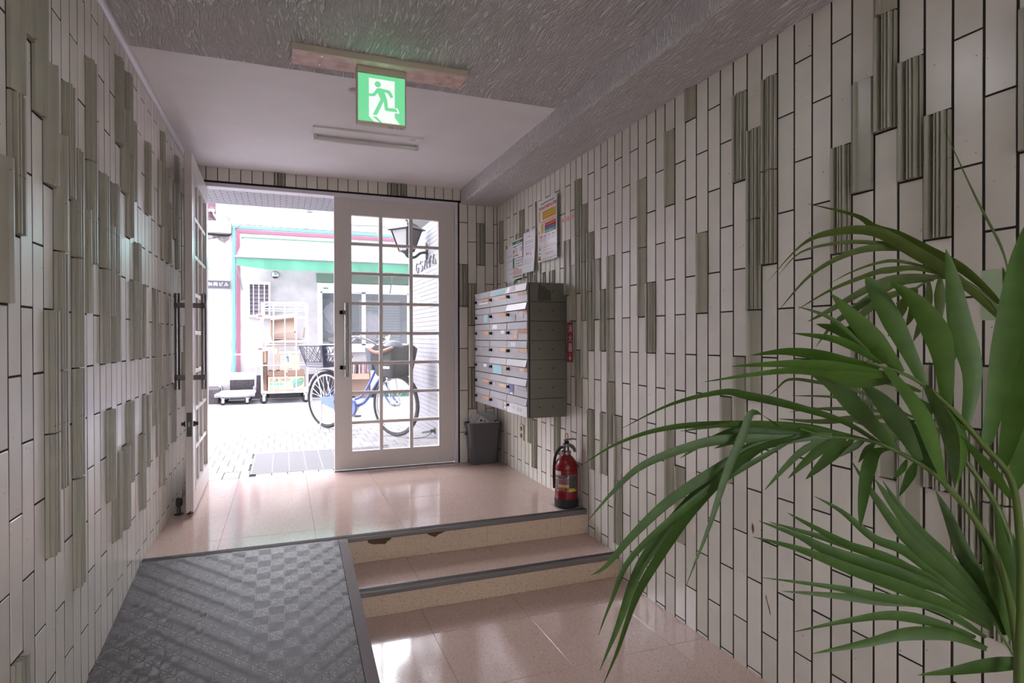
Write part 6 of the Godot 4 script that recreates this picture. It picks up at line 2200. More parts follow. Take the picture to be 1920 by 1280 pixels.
	for i in nb:
		var fi = float(i) / nb * bot.size()
		var pick = func(arr: Array, f: float) -> Vector2:
			var k = int(f) % arr.size()
			return arr[k].lerp(arr[(k + 1) % arr.size()], f - floor(f))
		var a: Vector2 = pick.call(bot, fi)
		var b1: Vector2 = pick.call(top, fposmod(fi + 0.8, bot.size()))
		var b2: Vector2 = pick.call(top, fposmod(fi - 0.8, bot.size()))
		tube(st, [c0 + Vector3(a.x, 0.03, a.y), c1 + Vector3(b1.x, 0, b1.y)], 0.004, 4, false)
		tube(st, [c0 + Vector3(a.x, 0.03, a.y), c1 + Vector3(b2.x, 0, b2.y)], 0.004, 4, false)
	obj("lattice", st, M.basket_grey, rb)
	for k in 4:
		st = stn()
		var id = k * 4 + 2
		var a: Vector2 = bot[id % bot.size()]
		var b: Vector2 = top[id % top.size()]
		tube(st, [c0 + Vector3(a.x, 0, a.y), c1 + Vector3(b.x, 0, b.y)], 0.013, 8)
		obj("corner_post", st, M.basket_grey, rb)

# ------------------------------------------------------------------ the other side of the street
const FZ := -11.0

func cardboard(called: String, label: String, at: Vector3, size: Vector3, turn := Vector3.ZERO, open := false, m: Material = null) -> Node3D:
	# a carton: body, tape seam, and flaps if it stands open
	var o = thing(called, label, "cardboard box", at, "cardboard in the roll cage" if at.z < -9.9 and at.x < 0.5 else "")
	o.rotation_degrees = turn
	var mm: Material = m if m else M.cardboard
	var h = size * 0.5
	var t = 0.006
	var st = stn()
	if open:
		box(st, Vector3(-h.x, 0, -h.z), Vector3(h.x, t, h.z))
		box(st, Vector3(-h.x, 0, -h.z), Vector3(-h.x + t, size.y, h.z))
		box(st, Vector3(h.x - t, 0, -h.z), Vector3(h.x, size.y, h.z))
		box(st, Vector3(-h.x, 0, -h.z), Vector3(h.x, size.y, -h.z + t))
		box(st, Vector3(-h.x, 0, h.z - t), Vector3(h.x, size.y, h.z))
	else:
		box(st, Vector3(-h.x, 0, -h.z), Vector3(h.x, size.y, h.z), 0.003)
	obj("carton", st, mm, o)
	if open:
		for s in [-1.0, 1.0]:
			st = stn()
			bx(st, Vector3(0, 0, s * h.z * 0.5), Vector3(size.x - 0.01, 0.005, h.z), Transform3D(Basis(Vector3(1, 0, 0), s * 0.7), Vector3(0, size.y, s * h.z)))
			obj("flap", st, mm, o)
	else:
		st = stn()
		box(st, Vector3(-0.02, size.y + 0.0002, -h.z), Vector3(0.02, size.y + 0.0008, h.z))
		box(st, Vector3(-0.02, size.y * 0.72, h.z + 0.0002), Vector3(0.02, size.y, h.z + 0.0008))
		obj("tape", st, M.beige_label, o)
	return o

func build_street() -> void:
	mat("stucco", Color(0.79, 0.775, 0.78), 0.85)
	M.stucco.albedo_texture = noise_tex(0.02, Color(0.88, 0.88, 0.87), Color(1, 1, 1), 256, 5, 71)
	tri(M.stucco, 0.5)
	mat("old_stucco", Color(0.60, 0.58, 0.58), 0.9)
	M.old_stucco.albedo_texture = noise_tex(0.035, Color(0.72, 0.70, 0.70), Color(1, 1, 1), 256, 5, 72)
	tri(M.old_stucco, 0.8)
	mat("base_stone", Color(0.36, 0.34, 0.36), 0.9)
	M.base_stone.albedo_texture = noise_tex(0.06, Color(0.7, 0.7, 0.7), Color(1, 1, 1), 256, 4, 73)
	tri(M.base_stone, 1.2)
	mat("brick_mauve", Color(0.40, 0.29, 0.33), 0.8)
	mat("brick_mauve_b", Color(0.46, 0.33, 0.37), 0.8)
	mat("mortar", Color(0.72, 0.70, 0.72), 0.9)
	mat("sky_blue", Color(0.42, 0.66, 0.73), 0.5)
	mat("rose", Color(0.58, 0.34, 0.42), 0.5)
	mat("mint", Color(0.34, 0.60, 0.49), 0.7)
	M.mint.backlight_enabled = true
	M.mint.backlight = Color(0.55, 0.6, 0.58)
	mat("mint_pale", Color(0.60, 0.75, 0.73), 0.7)
	M.mint_pale.backlight_enabled = true
	M.mint_pale.backlight = Color(0.7, 0.75, 0.74)
	mat("sage", Color(0.42, 0.50, 0.44), 0.7)
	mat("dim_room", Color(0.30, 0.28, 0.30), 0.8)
	mat("cardboard", Color(0.56, 0.46, 0.40), 0.8)
	mat("cardboard_pale", Color(0.68, 0.60, 0.55), 0.8)
	mat("green_crate", Color(0.22, 0.50, 0.40), 0.6)
	var win_glass = mat("shop_glass", Color(0.75, 0.80, 0.82, 0.12), 0.03)
	win_glass.transparency = BaseMaterial3D.TRANSPARENCY_ALPHA
	# the shop wall, with openings for the shop window and the barred window
	var st = stn()
	var wx = [-0.815, -0.545, -0.205, 0.560, 2.235, 9.0]
	box(st, Vector3(wx[0], 0, FZ - 0.4), Vector3(wx[1], 3.75, FZ))
	box(st, Vector3(wx[1], 0, FZ - 0.4), Vector3(wx[2], 1.62, FZ))
	box(st, Vector3(wx[1], 2.215, FZ - 0.4), Vector3(wx[2], 3.75, FZ))
	box(st, Vector3(wx[2], 0, FZ - 0.4), Vector3(wx[3], 3.75, FZ))
	box(st, Vector3(wx[3], 0, FZ - 0.4), Vector3(wx[4], 1.06, FZ))
	box(st, Vector3(wx[3], 2.24, FZ - 0.4), Vector3(wx[4], 3.75, FZ))
	box(st, Vector3(wx[4], 0, FZ - 0.4), Vector3(wx[5], 3.75, FZ))
	structure("wall_shop", st, M.stucco)
	# neighbour on the left
	st = stn()
	box(st, Vector3(-9, 0, FZ - 0.35), Vector3(-0.815, 3.0, FZ + 0.01))
	box(st, Vector3(-9, 3.0, FZ - 0.3), Vector3(-0.80, 3.185, FZ + 0.14), 0.01)
	box(st, Vector3(-1.035, 3.185, FZ - 0.3), Vector3(-0.80, 3.75, FZ - 0.04))
	var nb = structure("wall_neighbour", st, M.stucco)
	st = stn()
	box(st, Vector3(-9, 3.185, FZ - 0.3), Vector3(-1.035, 3.75, FZ - 0.06))
	var bw = structure("wall_brick", st, M.mortar)
	for r in 7:
		for c in 4:
			var x1 = -1.037 - c * 0.112 + (0.05 if r % 2 == 0 else 0.0)
			var x0 = x1 - 0.106
			x1 = minf(x1, -1.037)
			if x1 - x0 < 0.02:
				continue
			st = stn()
			box(st, Vector3(x0, 3.192 + r * 0.066, FZ - 0.062), Vector3(x1, 3.250 + r * 0.066, FZ - 0.050), 0.002)
			obj("brick", st, M.brick_mauve if (r + c) % 3 != 0 else M.brick_mauve_b, bw)
	# weathered patch under the ledge
	st = stn()
	extrude(st, [Vector2(-1.10, 2.985), Vector2(-0.82, 2.985), Vector2(-0.83, 2.90), Vector2(-0.87, 2.88), Vector2(-0.90, 2.84), Vector2(-0.96, 2.87), Vector2(-1.02, 2.93), Vector2(-1.06, 2.90)], Vector3(0, 0, FZ + 0.010), Vector3(1, 0, 0), Vector3(0, 1, 0), Vector3(0, 0, 0.002))
	obj("weathered_patch", st, M.old_stucco, nb)
	# the base course and the step along the street
	st = stn()
	box(st, Vector3(-0.83, 0.2, FZ), Vector3(9, 0.64, FZ + 0.03), 0.004)
	structure("base_course", st, M.base_stone)
	st = stn()
	box(st, Vector3(-9, 0.2, FZ), Vector3(-0.94, 0.475, -10.32), 0.01)
	structure("doorstep", st, M.base_stone)
	# blue, white and rose border of the shop front
	st = stn()
	box(st, Vector3(-0.786, 0.70, FZ), Vector3(-0.744, 3.150, FZ + 0.025), 0.002)
	box(st, Vector3(-0.744, 3.105, FZ), Vector3(6.0, 3.150, FZ + 0.025), 0.002)
	lab(structure("trim_4", st, M.sky_blue), "sky blue strip framing the shop front")
	st = stn()
	box(st, Vector3(-0.722, 0.70, FZ), Vector3(-0.674, 3.080, FZ + 0.022), 0.002)
	box(st, Vector3(-0.674, 3.030, FZ), Vector3(6.0, 3.080, FZ + 0.022), 0.002)
	lab(structure("trim_5", st, M.rose), "rose pink strip framing the shop front inside the blue one")
	awning()
	shop_window()
	barred_window()
	# house sign of the neighbour
	var im = Image.create(270, 96, false, Image.FORMAT_RGB8)
	im.fill(Color(0.34, 0.325, 0.36))
	for i in 40:
		im.fill_rect(Rect2i(rng.randi_range(0, 260), rng.randi_range(0, 90), rng.randi_range(4, 24), rng.randi_range(1, 4)), Color(0.42, 0.40, 0.44))
	words(im, "和興ビル", Vector2(22, 22), 48, Vector2(60, 0), 3.2, Color(0.93, 0.92, 0.95))
	var o = thing("house_sign", "small grey plate with white characters on the neighbouring wall", "sign", Vector3(-1.0, 2.158, FZ + 0.012))
	st = stn()
	cbx(st, Vector3(0, 0, 0.010), Vector3(0.372, 0.134, 0.020), 0.004)
	obj("frame", st, M.grey_plastic, o)
	st = stn()
	sheet(st, Vector3(-0.180, 0.061, 0.0206), Vector3(0.36, 0, 0), Vector3(0, -0.122, 0), Vector3(0, 0, 1))
	obj("face", st, printed("house_sign_print", im), o)
	# a mint signboard edge-on beside the open leaf
	o = thing("mint_signboard", "pale mint signboard hung on the neighbouring wall", "signboard", Vector3(-1.115, 2.52, -10.62))
	st = stn()
	cbx(st, Vector3(-0.16, 0, 0), Vector3(0.40, 0.33, 0.05), 0.02)
	obj("panel", st, M.mint_pale, o)
	st = stn()
	for y in [-0.12, 0.12]:
		tube(st, [Vector3(-0.2, y, -0.02), Vector3(-0.2, y, -0.365)], 0.012, 8)
	obj("bracket", st, M.steel, o)
	# meter box, cables
	o = thing("meter_box", "white junction box with hanging wires on the mauve brick", "junction box", Vector3(-1.096, 3.378, FZ - 0.05))
	st = stn()
	cbx(st, Vector3(0, 0, 0.03), Vector3(0.09, 0.036, 0.06), 0.004)
	obj("case", st, M.white_plastic, o)
	for i in 5:
		st = stn()
		tube(st, curve([Vector3(-0.03 + i * 0.014, -0.018, 0.03), Vector3(-0.02 + i * 0.02, -0.09, 0.04), Vector3(0.02 + i * 0.022, -0.15, 0.03), Vector3(0.045 + i * 0.018, -0.190, 0.05)], 4), 0.004, 5)
		obj("wire", st, M.bag_black if i < 3 else M.white_plastic, o)
	o = thing("cable_run", "dark cables clipped under the ledge and along the blue strip", "cable", Vector3(-0.80, 3.0, FZ + 0.02))
	st = stn()
	for k in 3:
		tube(st, curve([Vector3(-0.40, -0.012 - k * 0.008, 0.012), Vector3(-0.15, -0.018 - k * 0.008, 0.012), Vector3(-0.02, -0.01 - k * 0.01, 0.02), Vector3(0.012, 0.05, 0.03), Vector3(0.01, 0.14, 0.03), Vector3(-0.04, 0.25, 0.13), Vector3(-0.09, 0.27, 0.02)], 5), 0.005, 5)
	obj("cables", st, M.dark_steel, o)
	st = stn()
	tube(st, curve([Vector3(0.055, 0.075, 0.03), Vector3(0.12, 0.13, 0.03), Vector3(0.20, 0.165, 0.03), Vector3(0.6, 0.155, 0.03), Vector3(1.3, 0.15, 0.03), Vector3(2.4, 0.158, 0.03)], 6), 0.005, 5)
	obj("cable", st, M.dark_steel, o)
	st = stn()
	tube(st, [Vector3(-0.40, -0.12, 0.01), Vector3(-0.06, -0.015, 0.012)], 0.004, 5)
	obj("cable", st, M.dark_steel, o)
	# dome lamp
	o = thing("dome_lamp", "round silver dome lamp on the shop wall", "wall lamp", Vector3(-0.122, 2.35, FZ))
	st = stn()
	var dp = []
	for i in 9:
		var a = PI * 0.5 * i / 8
		dp.append(Vector2(cos(a) * 0.074, sin(a) * 0.085))
	lathe(st, dp, 20, Transform3D(Basis(Vector3(1, 0, 0), Vector3(0, 0, 1), Vector3(0, -1, 0)), Vector3.ZERO))
	obj("dome", st, M.bright_metal, o)
	st = stn()
	cbx(st, Vector3(0.0, -0.045, 0.045), Vector3(0.075, 0.028, 0.05), 0.006)
	obj("slot", st, M.black, o)
	# conduit on the upper shop wall
	o = thing("wall_conduit", "pale conduit and joint box high on the shop wall", "conduit", Vector3(0.36, 3.15, FZ))
	st = stn()
	tube(st, [Vector3(0, 0.0, 0.02), Vector3(0.06, 0.03, 0.02), Vector3(0.06, 0.22, 0.02)], 0.008, 6)
	tube(st, curve([Vector3(0.55, 0.42, 0.02), Vector3(0.62, 0.22, 0.02), Vector3(0.80, 0.13, 0.02), Vector3(1.2, 0.14, 0.02), Vector3(1.6, 0.10, 0.02)], 5), 0.010, 6)
	obj("pipe", st, M.old_stucco, o)
	st = stn()
	cbx(st, Vector3(0.08, 0.33, 0.02), Vector3(0.10, 0.06, 0.04), 0.01)
	obj("joint_box", st, M.old_stucco, o)
	roll_cage()
	platform_trolley()
	boxes_by_window()

func awning() -> void:
	var o = thing("awning", "mint green canvas awning over the shop front", "awning", Vector3(-0.64, 2.40, FZ))
	var st = stn()
	var W = 5.2
	# roof cloth from the roller down to the front bar
	var a = Vector3(0.03, 0.545, 0.05)
	var b = Vector3(-0.03, 0.135, 0.80)
	var n = Vector3(0, 0.75, 0.41).normalized()
	for i in 26:
		var x0 = W * i / 26.0
		var x1 = W * (i + 1) / 26.0
		poly(st, [a + Vector3(x0, 0, 0), a + Vector3(x1, 0, 0), b + Vector3(x1, 0, 0), b + Vector3(x0, 0, 0)], n)
		poly(st, [a + Vector3(x0, -0.003, 0), a + Vector3(x1, -0.003, 0), b + Vector3(x1, -0.003, 0), b + Vector3(x0, -0.003, 0)], -n)
	obj("canvas", st, M.mint_pale, o)
	st = stn()
	# valance that hangs in shallow folds
	var k = 120
	for i in k:
		var p = []
		var q = []
		for t in [i, i + 1]:
			var x = -0.03 + W * t / k
			var fold = 0.012 * sin(x * 9.0) + 0.008 * sin(x * 23.0 + 1.0)
			var drop = -0.165 - 0.012 * sin(x * 2.1) + (0.03 if x < 0.4 else 0.0) * (0.4 - minf(x, 0.4)) / 0.4
			p.append(Vector3(x, 0.128, 0.80))
			q.append(Vector3(x, 0.128 + drop, 0.80 + fold))
		var nn: Vector3 = (p[1] - p[0]).cross(q[0] - p[0]).normalized()
		if nn.z < 0:
			nn = -nn
		poly(st, [p[0], p[1], q[1], q[0]], nn)
		poly(st, [p[0] - nn * 0.002, p[1] - nn * 0.002, q[1] - nn * 0.002, q[0] - nn * 0.002], -nn)
	obj("valance", st, M.mint, o)
	st = stn()
	tube(st, [Vector3(-0.06, 0.132, 0.80), Vector3(W, 0.132, 0.80)], 0.016, 10)
	obj("front_bar", st, M.grey_plastic, o)
	st = stn()
	tube(st, [Vector3(0.0, 0.555, 0.05), Vector3(W, 0.555, 0.05)], 0.022, 10)
	obj("roller", st, M.sage, o)
	for x in [-0.055, 2.4, 5.1]:
		st = stn()
		tube(st, [Vector3(x, 0.132, 0.79), Vector3(x + 0.06, -0.32, 0.03)], 0.010, 8)
		obj("strut", st, M.grey_plastic, o)

func shop_window() -> void:
	var o = Node3D.new()
	o.name = "window_1"
	add_child(o)
	o.set_meta("kind", "structure")
	o.set_meta("label", "wide white framed shop window with a sliding sash")
	var st = stn()
	var z = FZ - 0.03
	box(st, Vector3(0.560, 2.085, z - 0.03), Vector3(2.235, 2.235, z + 0.05), 0.004)
	box(st, Vector3(0.560, 1.06, z - 0.03), Vector3(2.235, 1.135, z + 0.07), 0.004)
	box(st, Vector3(0.560, 1.135, z - 0.03), Vector3(0.612, 2.085, z + 0.05), 0.004)
	box(st, Vector3(2.170, 1.135, z - 0.03), Vector3(2.235, 2.085, z + 0.05), 0.004)
	obj("window_frame", st, M.white_paint, o)
	for q in [[0.612, 1.355], [1.355, 2.170]]:
		st = stn()
		var e = 0.020 if q[0] > 1.0 else -0.005
		box(st, Vector3(q[0], 1.135, z + e - 0.010), Vector3(q[0] + 0.034, 2.085, z + e + 0.014), 0.002)
		box(st, Vector3(q[1] - 0.034, 1.135, z + e - 0.010), Vector3(q[1], 2.085, z + e + 0.014), 0.002)
		box(st, Vector3(q[0], 1.135, z + e - 0.010), Vector3(q[1], 1.165, z + e + 0.014), 0.002)
		box(st, Vector3(q[0], 2.060, z + e - 0.010), Vector3(q[1], 2.085, z + e + 0.014), 0.002)
		var s = obj("sash", st, M.white_paint, o)
		st = stn()
		box(st, Vector3(q[0] + 0.034, 1.165, z + e), Vector3(q[1] - 0.034, 2.060, z + e + 0.004))
		obj("pane", st, M.shop_glass, s)
	st = stn()
	box(st, Vector3(0.52, 1.015, FZ), Vector3(2.30, 1.060, FZ + 0.09), 0.005)
	obj("window_sill", st, M.white_paint, o)
	st = stn()
	box(st, Vector3(0.545, 2.245, FZ), Vector3(2.30, 2.40, FZ + 0.03), 0.003)
	obj("fascia", st, M.sage, o)
	st = stn()
	box(st, Vector3(0.66, 2.130, z + 0.0505), Vector3(0.745, 2.155, z + 0.052))
	lab(obj("label_strip", st, M.mint, o), "small green strip on the window head")
	# the room behind it
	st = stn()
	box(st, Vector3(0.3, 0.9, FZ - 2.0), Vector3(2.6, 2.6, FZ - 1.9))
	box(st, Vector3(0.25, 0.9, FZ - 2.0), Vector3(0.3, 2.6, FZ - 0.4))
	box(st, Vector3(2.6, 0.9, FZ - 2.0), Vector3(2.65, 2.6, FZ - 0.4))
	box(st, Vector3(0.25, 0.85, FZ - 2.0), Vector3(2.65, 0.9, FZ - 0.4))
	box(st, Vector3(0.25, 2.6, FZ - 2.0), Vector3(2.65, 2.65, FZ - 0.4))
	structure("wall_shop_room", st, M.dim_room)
	# things stacked inside the window
	cardboard("shop_carton", "brown carton on the shop window ledge at its left", Vector3(0.92, 0.90, FZ - 0.60), Vector3(0.34, 0.38, 0.3), Vector3(0, 8, 0))
	cardboard("shop_carton", "large brown carton at the right of the shop window", Vector3(1.72, 0.90, FZ - 0.62), Vector3(0.48, 0.50, 0.32), Vector3(0, -6, 0))
	mat("film", Color(0.66, 0.62, 0.66), 0.4)
	for q in [["plastic_sack", "crumpled grey plastic sack behind the shop glass on the left", Vector3(0.86, 1.64, FZ - 0.52), 0.19, 1.45], ["plastic_sack", "pale plastic sack hanging in the middle of the shop window", Vector3(1.50, 1.48, FZ - 0.26), 0.17, 1.5], ["plastic_sack", "white plastic sack low at the left of the shop window", Vector3(0.70, 1.10, FZ - 0.24), 0.10, 1.0]]:
		var sx = thing(q[0], q[1], "sack", q[2])
		st = stn()
		var g = RandomNumberGenerator.new()
		g.seed = int(q[3] * 1000)
		var rows = []
		for i in 9:
			var row = []
			for k in 14:
				var ph = PI * i / 8.0
				var an = TAU * k / 14.0
				var r: float = q[3] * (0.8 + 0.35 * g.randf())
				row.append(Vector3(sin(ph) * cos(an) * r, -cos(ph) * r * q[4], sin(ph) * sin(an) * r * 0.5))
			rows.append(row)
		for i in 8:
			for k in 14:
				var k2 = (k + 1) % 14
				for t in [[rows[i][k], rows[i][k2], rows[i + 1][k2]], [rows[i][k], rows[i + 1][k2], rows[i + 1][k]]]:
					var nn: Vector3 = (t[1] - t[0]).cross(t[2] - t[0])
					if nn.length() < 1e-8:
						continue
					nn = nn.normalized()
					if nn.dot(t[0] + t[1] + t[2]) < 0:
						nn = -nn
					poly(st, t, nn)
		obj("film", st, M.film, sx)
	# a half-lowered blind of slats in the right half
	var bl = thing("slat_blind", "grey slatted blind in the right half of the shop window", "blind", Vector3(1.76, 1.2, FZ - 0.85))
	for i in 16:
		st = stn()
		cbx(st, Vector3(0, i * 0.052, 0), Vector3(0.78, 0.040, 0.006), 0.001, Transform3D(Basis(Vector3(1, 0, 0), 0.25), Vector3.ZERO) if false else Transform3D())
		obj("slat", st, M.grey_label, bl)

func barred_window() -> void:
	var o = Node3D.new()
	o.name = "window_2"
	add_child(o)
	o.set_meta("kind", "structure")
	o.set_meta("label", "small louvred window behind white bars")
	var st = stn()
	box(st, Vector3(-0.548, 2.175, FZ - 0.02), Vector3(-0.200, 2.218, FZ + 0.075), 0.003)
	box(st, Vector3(-0.548, 1.618, FZ - 0.02), Vector3(-0.200, 1.660, FZ + 0.075), 0.003)
	box(st, Vector3(-0.548, 1.660, FZ - 0.02), Vector3(-0.520, 2.175, FZ + 0.075), 0.003)
	box(st, Vector3(-0.228, 1.660, FZ - 0.02), Vector3(-0.200, 2.175, FZ + 0.075), 0.003)
	obj("window_frame", st, M.white_paint, o)
	for x in [-0.463, -0.378, -0.293]:
		st = stn()
		tube(st, [Vector3(x, 1.655, FZ + 0.06), Vector3(x, 2.18, FZ + 0.06)], 0.008, 8)
		obj("bar", st, M.white_paint, o)
	for i in 8:
		st = stn()
		cbx(st, Vector3.ZERO, Vector3(0.30, 0.062, 0.005), 0.001, Transform3D(Basis(Vector3(1, 0, 0), -0.35), Vector3(-0.374, 1.695 + i * 0.066, FZ - 0.06)))
		obj("louvre", st, M.film if M.has("film") else M.grey_label, o)
	st = stn()
	box(st, Vector3(-0.545, 1.62, FZ - 0.36), Vector3(-0.205, 2.215, FZ - 0.33))
	obj("dark_room", st, M.dim_room, o)

func caster(o: Node3D, at: Vector3, r: float) -> void:
	var st = stn()
	lathe(st, [Vector2(0, -0.014), Vector2(r * 0.8, -0.014), Vector2(r, -0.008), Vector2(r, 0.008), Vector2(r * 0.8, 0.014), Vector2(0, 0.014)], 18, Transform3D(Basis(Vector3(1, 0, 0), Vector3(0, 0, 1), Vector3(0, -1, 0)), at + Vector3(0, r, 0)))
	var c = obj("caster", st, M.bike_tyre, o)
	st = stn()
	for s in [-1.0, 1.0]:
		box(st, at + Vector3(-0.016, r * 0.7, s * 0.020 - 0.002), at + Vector3(0.020, r * 2.0 + 0.02, s * 0.020 + 0.002), 0.001)
	box(st, at + Vector3(-0.03, r * 2.0 + 0.015, -0.03), at + Vector3(0.03, r * 2.0 + 0.022, 0.03), 0.001)
	obj("fork", st, M.white_paint, c)

func roll_cage() -> void:
	var o = thing("roll_cage", "tall white wire roll cage loaded with flattened cardboard", "roll cage", Vector3(0.025, 0.244, -10.45))
	var hw = 0.335
	var hd = 0.39
	var yb = 0.16
	var yt = 1.575
	var r = 0.014
	for q in [[-0.31, 0.36], [0.31, 0.36], [-0.31, -0.36], [0.31, -0.36]]:
		caster(o, Vector3(q[0], 0, q[1]), 0.062)
	var st = stn()
	box(st, Vector3(-hw, yb, -hd), Vector3(hw, yb + 0.03, hd), 0.004)
	obj("deck", st, M.white_paint, o)
	# four grids; the front one carries the latches
	for g in 4:
		var w = hw if g < 2 else hd
		var top = yt if g != 1 else yt
		st = stn()
		var pts = [Vector3(-w, yb, 0)]
		pts += arc_pts(Vector3(-w, top - 0.09, 0), Vector3(-w, top, 0), Vector3(-w + 0.09, top, 0), 5)
		pts += arc_pts(Vector3(w - 0.09, top, 0), Vector3(w, top, 0), Vector3(w, top - 0.09, 0), 5)
		pts.append(Vector3(w, yb, 0))
		var xf = Transform3D()
		if g == 0:
			xf = Transform3D(Basis(), Vector3(0, 0, hd))
		elif g == 1:
			xf = Transform3D(Basis(), Vector3(0, 0, -hd))
		else:
			xf = Transform3D(Basis(Vector3.UP, PI * 0.5), Vector3(hw if g == 2 else -hw, 0, 0))
		tube(st, pts.map(func(p): return xf * p), r, 8)
		var fr = obj("side_frame", st, M.white_paint, o)
		for i in 3 if g < 2 else 5:
			var nn = 4 if g < 2 else 6
			var x = lerpf(-w, w, (i + 1.0) / nn)
			st = stn()
			tube(st, [xf * Vector3(x, yb, 0), xf * Vector3(x, top, 0)], 0.0075, 6)
			obj("upright", st, M.white_paint, fr)
		for y in [0.60, 0.97, 1.36, 1.48]:
			st = stn()
			tube(st, [xf * Vector3(-w, y, 0), xf * Vector3(w, y, 0)], 0.009, 6)
			obj("cross_wire", st, M.white_paint, fr)
	# white panel wired over the left flank
	st = stn()
	cbx(st, Vector3(-hw - 0.012, 0.88, 0.12), Vector3(0.008, 1.10, 0.52), 0.002)
	obj("flank_panel", st, M.white_plastic, o)
	for y in [1.36, 0.85]:
		st = stn()
		cbx(st, Vector3(-hw - 0.02, y, hd + 0.012), Vector3(0.12, 0.07, 0.018), 0.003)
		var l = obj("latch", st, M.grey_label, o)
		st = stn()
		cbx(st, Vector3(-hw - 0.02, y + 0.008, hd + 0.024), Vector3(0.06, 0.026, 0.006), 0.001)
		obj("latch_slot", st, M.bag_brown, l)
	# cartons and flattened boards inside
	var z = -10.34
	var egg = cardboard("printed_carton", "brown printed carton with a green leaf emblem on the cage deck", Vector3(0.045, 0.438, z), Vector3(0.545, 0.225, 0.40))
	var im = Image.create(560, 200, false, Image.FORMAT_RGB8)
	im.fill(Color(0.80, 0.66, 0.57))
	words(im, "ぐんま", Vector2(24, 24), 44, Vector2(44, 0), 2.8, Color(0.36, 0.30, 0.38))
	words(im, "つまごい", Vector2(180, 24), 42, Vector2(42, 0), 2.8, Color(0.36, 0.30, 0.38))
	im.fill_rect(Rect2i(24, 88, 200, 38), Color(0.42, 0.72, 0.88))
	for x in [70, 120, 170]:
		im.fill_rect(Rect2i(x, 88, 6, 38), Color(0.80, 0.66, 0.57))
	scribble(im, 240, 330, 108, 10, Color(0.52, 0.68, 0.76), rng)
	scribble(im, 24, 160, 170, 9, Color(0.52, 0.44, 0.44), rng)
	fill_poly(im, [Vector2(372, 150), Vector2(366, 90), Vector2(392, 40), Vector2(430, 26), Vector2(456, 36), Vector2(420, 80), Vector2(390, 120)], Color(0.42, 0.72, 0.88))
	fill_poly(im, [Vector2(384, 166), Vector2(396, 116), Vector2(440, 60), Vector2(500, 22), Vector2(540, 30), Vector2(548, 70), Vector2(516, 122), Vector2(450, 156)], Color(0.36, 0.36, 0.52))
	fill_poly(im, [Vector2(396, 156), Vector2(408, 116), Vector2(448, 66), Vector2(500, 32), Vector2(532, 38), Vector2(538, 68), Vector2(508, 114), Vector2(450, 146)], Color(0.40, 0.66, 0.46))
	for i in 3:
		strokes(im, Vector2(400, 60), 100, [[0.06 + i * 0.06, 0.85 - i * 0.12, 0.6, 0.55 - i * 0.1, 1.2, 0.15 + i * 0.02]], 1.6, Color(0.36, 0.36, 0.52))
	var st2 = stn()
	sheet(st2, Vector3(-0.270, 0.220, 0.2009), Vector3(0.54, 0, 0), Vector3(0, -0.215, 0), Vector3(0, 0, 1))
	obj("printed_face", st2, printed("carton_print", im), egg)
	cardboard("carton", "flat brown carton lying on the printed carton", Vector3(0.045, 0.666, z), Vector3(0.54, 0.085, 0.38))
	var bl = cardboard("carton", "upright carton with a blue emblem and white top", Vector3(0.095, 0.754, z + 0.02), Vector3(0.30, 0.295, 0.32))
	var im2 = Image.create(200, 180, false, Image.FORMAT_RGB8)
	im2.fill(Color(0.80, 0.68, 0.60))
	fill_poly(im2, [Vector2(56, 24), Vector2(90, 20), Vector2(92, 90), Vector2(80, 84), Vector2(76, 44)], Color(0.26, 0.44, 0.72))
	fill_poly(im2, [Vector2(26, 60), Vector2(60, 36), Vector2(62, 52)], Color(0.45, 0.55, 0.74))
	scribble(im2, 90, 130, 160, 10, Color(0.30, 0.34, 0.44), rng)
	st2 = stn()
	sheet(st2, Vector3(-0.148, 0.255, 0.1609), Vector3(0.296, 0, 0), Vector3(0, -0.252, 0), Vector3(0, 0, 1))
	obj("printed_face", st2, printed("carton_print_blue", im2), bl)
	st2 = stn()
	cbx(st2, Vector3(0, 0.288, 0), Vector3(0.31, 0.05, 0.33), 0.004)
	lab(obj("white_lid", st2, M.white_plastic, bl), "white foam lid")
	cardboard("carton", "narrow tall carton at the left of the cage", Vector3(-0.268, 0.438, z - 0.05), Vector3(0.055, 0.62, 0.34))
	cardboard("carton", "leaning carton with a purple band at the left flank", Vector3(-0.14, 0.758, z + 0.08), Vector3(0.075, 0.36, 0.26), Vector3(0, 0, -6), false, M.cardboard_pale)
	cardboard("tray_carton", "pale open tray carton tilted on top of the load", Vector3(0.02, 1.44, z + 0.10), Vector3(0.38, 0.09, 0.24), Vector3(70, 0, 20), true, M.cardboard_pale)
	for q in [[0.02, 1.145, 0.54, 1.0, "lowest"], [0.04, 1.180, 0.50, -1.0, "second lowest"], [0.0, 1.215, 0.52, 1.0, "middle"], [0.06, 1.25, 0.44, -1.0, "topmost"], [0.318, 1.36, 0.16, 84.0, "upright right hand"]]:
		var sh = thing("flattened_carton", "flattened brown carton, %s sheet of the pile in the cage" % q[4], "cardboard", Vector3(q[0], q[1], z), "flattened cartons in the roll cage")
		sh.rotation_degrees = Vector3(0, 0, q[3])
		st2 = stn()
		cbx(st2, Vector3.ZERO, Vector3(q[2], 0.008, 0.44), 0.002)
		obj("sheet", st2, M.cardboard, sh)
		st2 = stn()
		cbx(st2, Vector3(0, 0.0085, 0.12), Vector3(q[2] * 0.9, 0.008, 0.2), 0.002)
		obj("folded_flap", st2, M.cardboard_pale, sh)

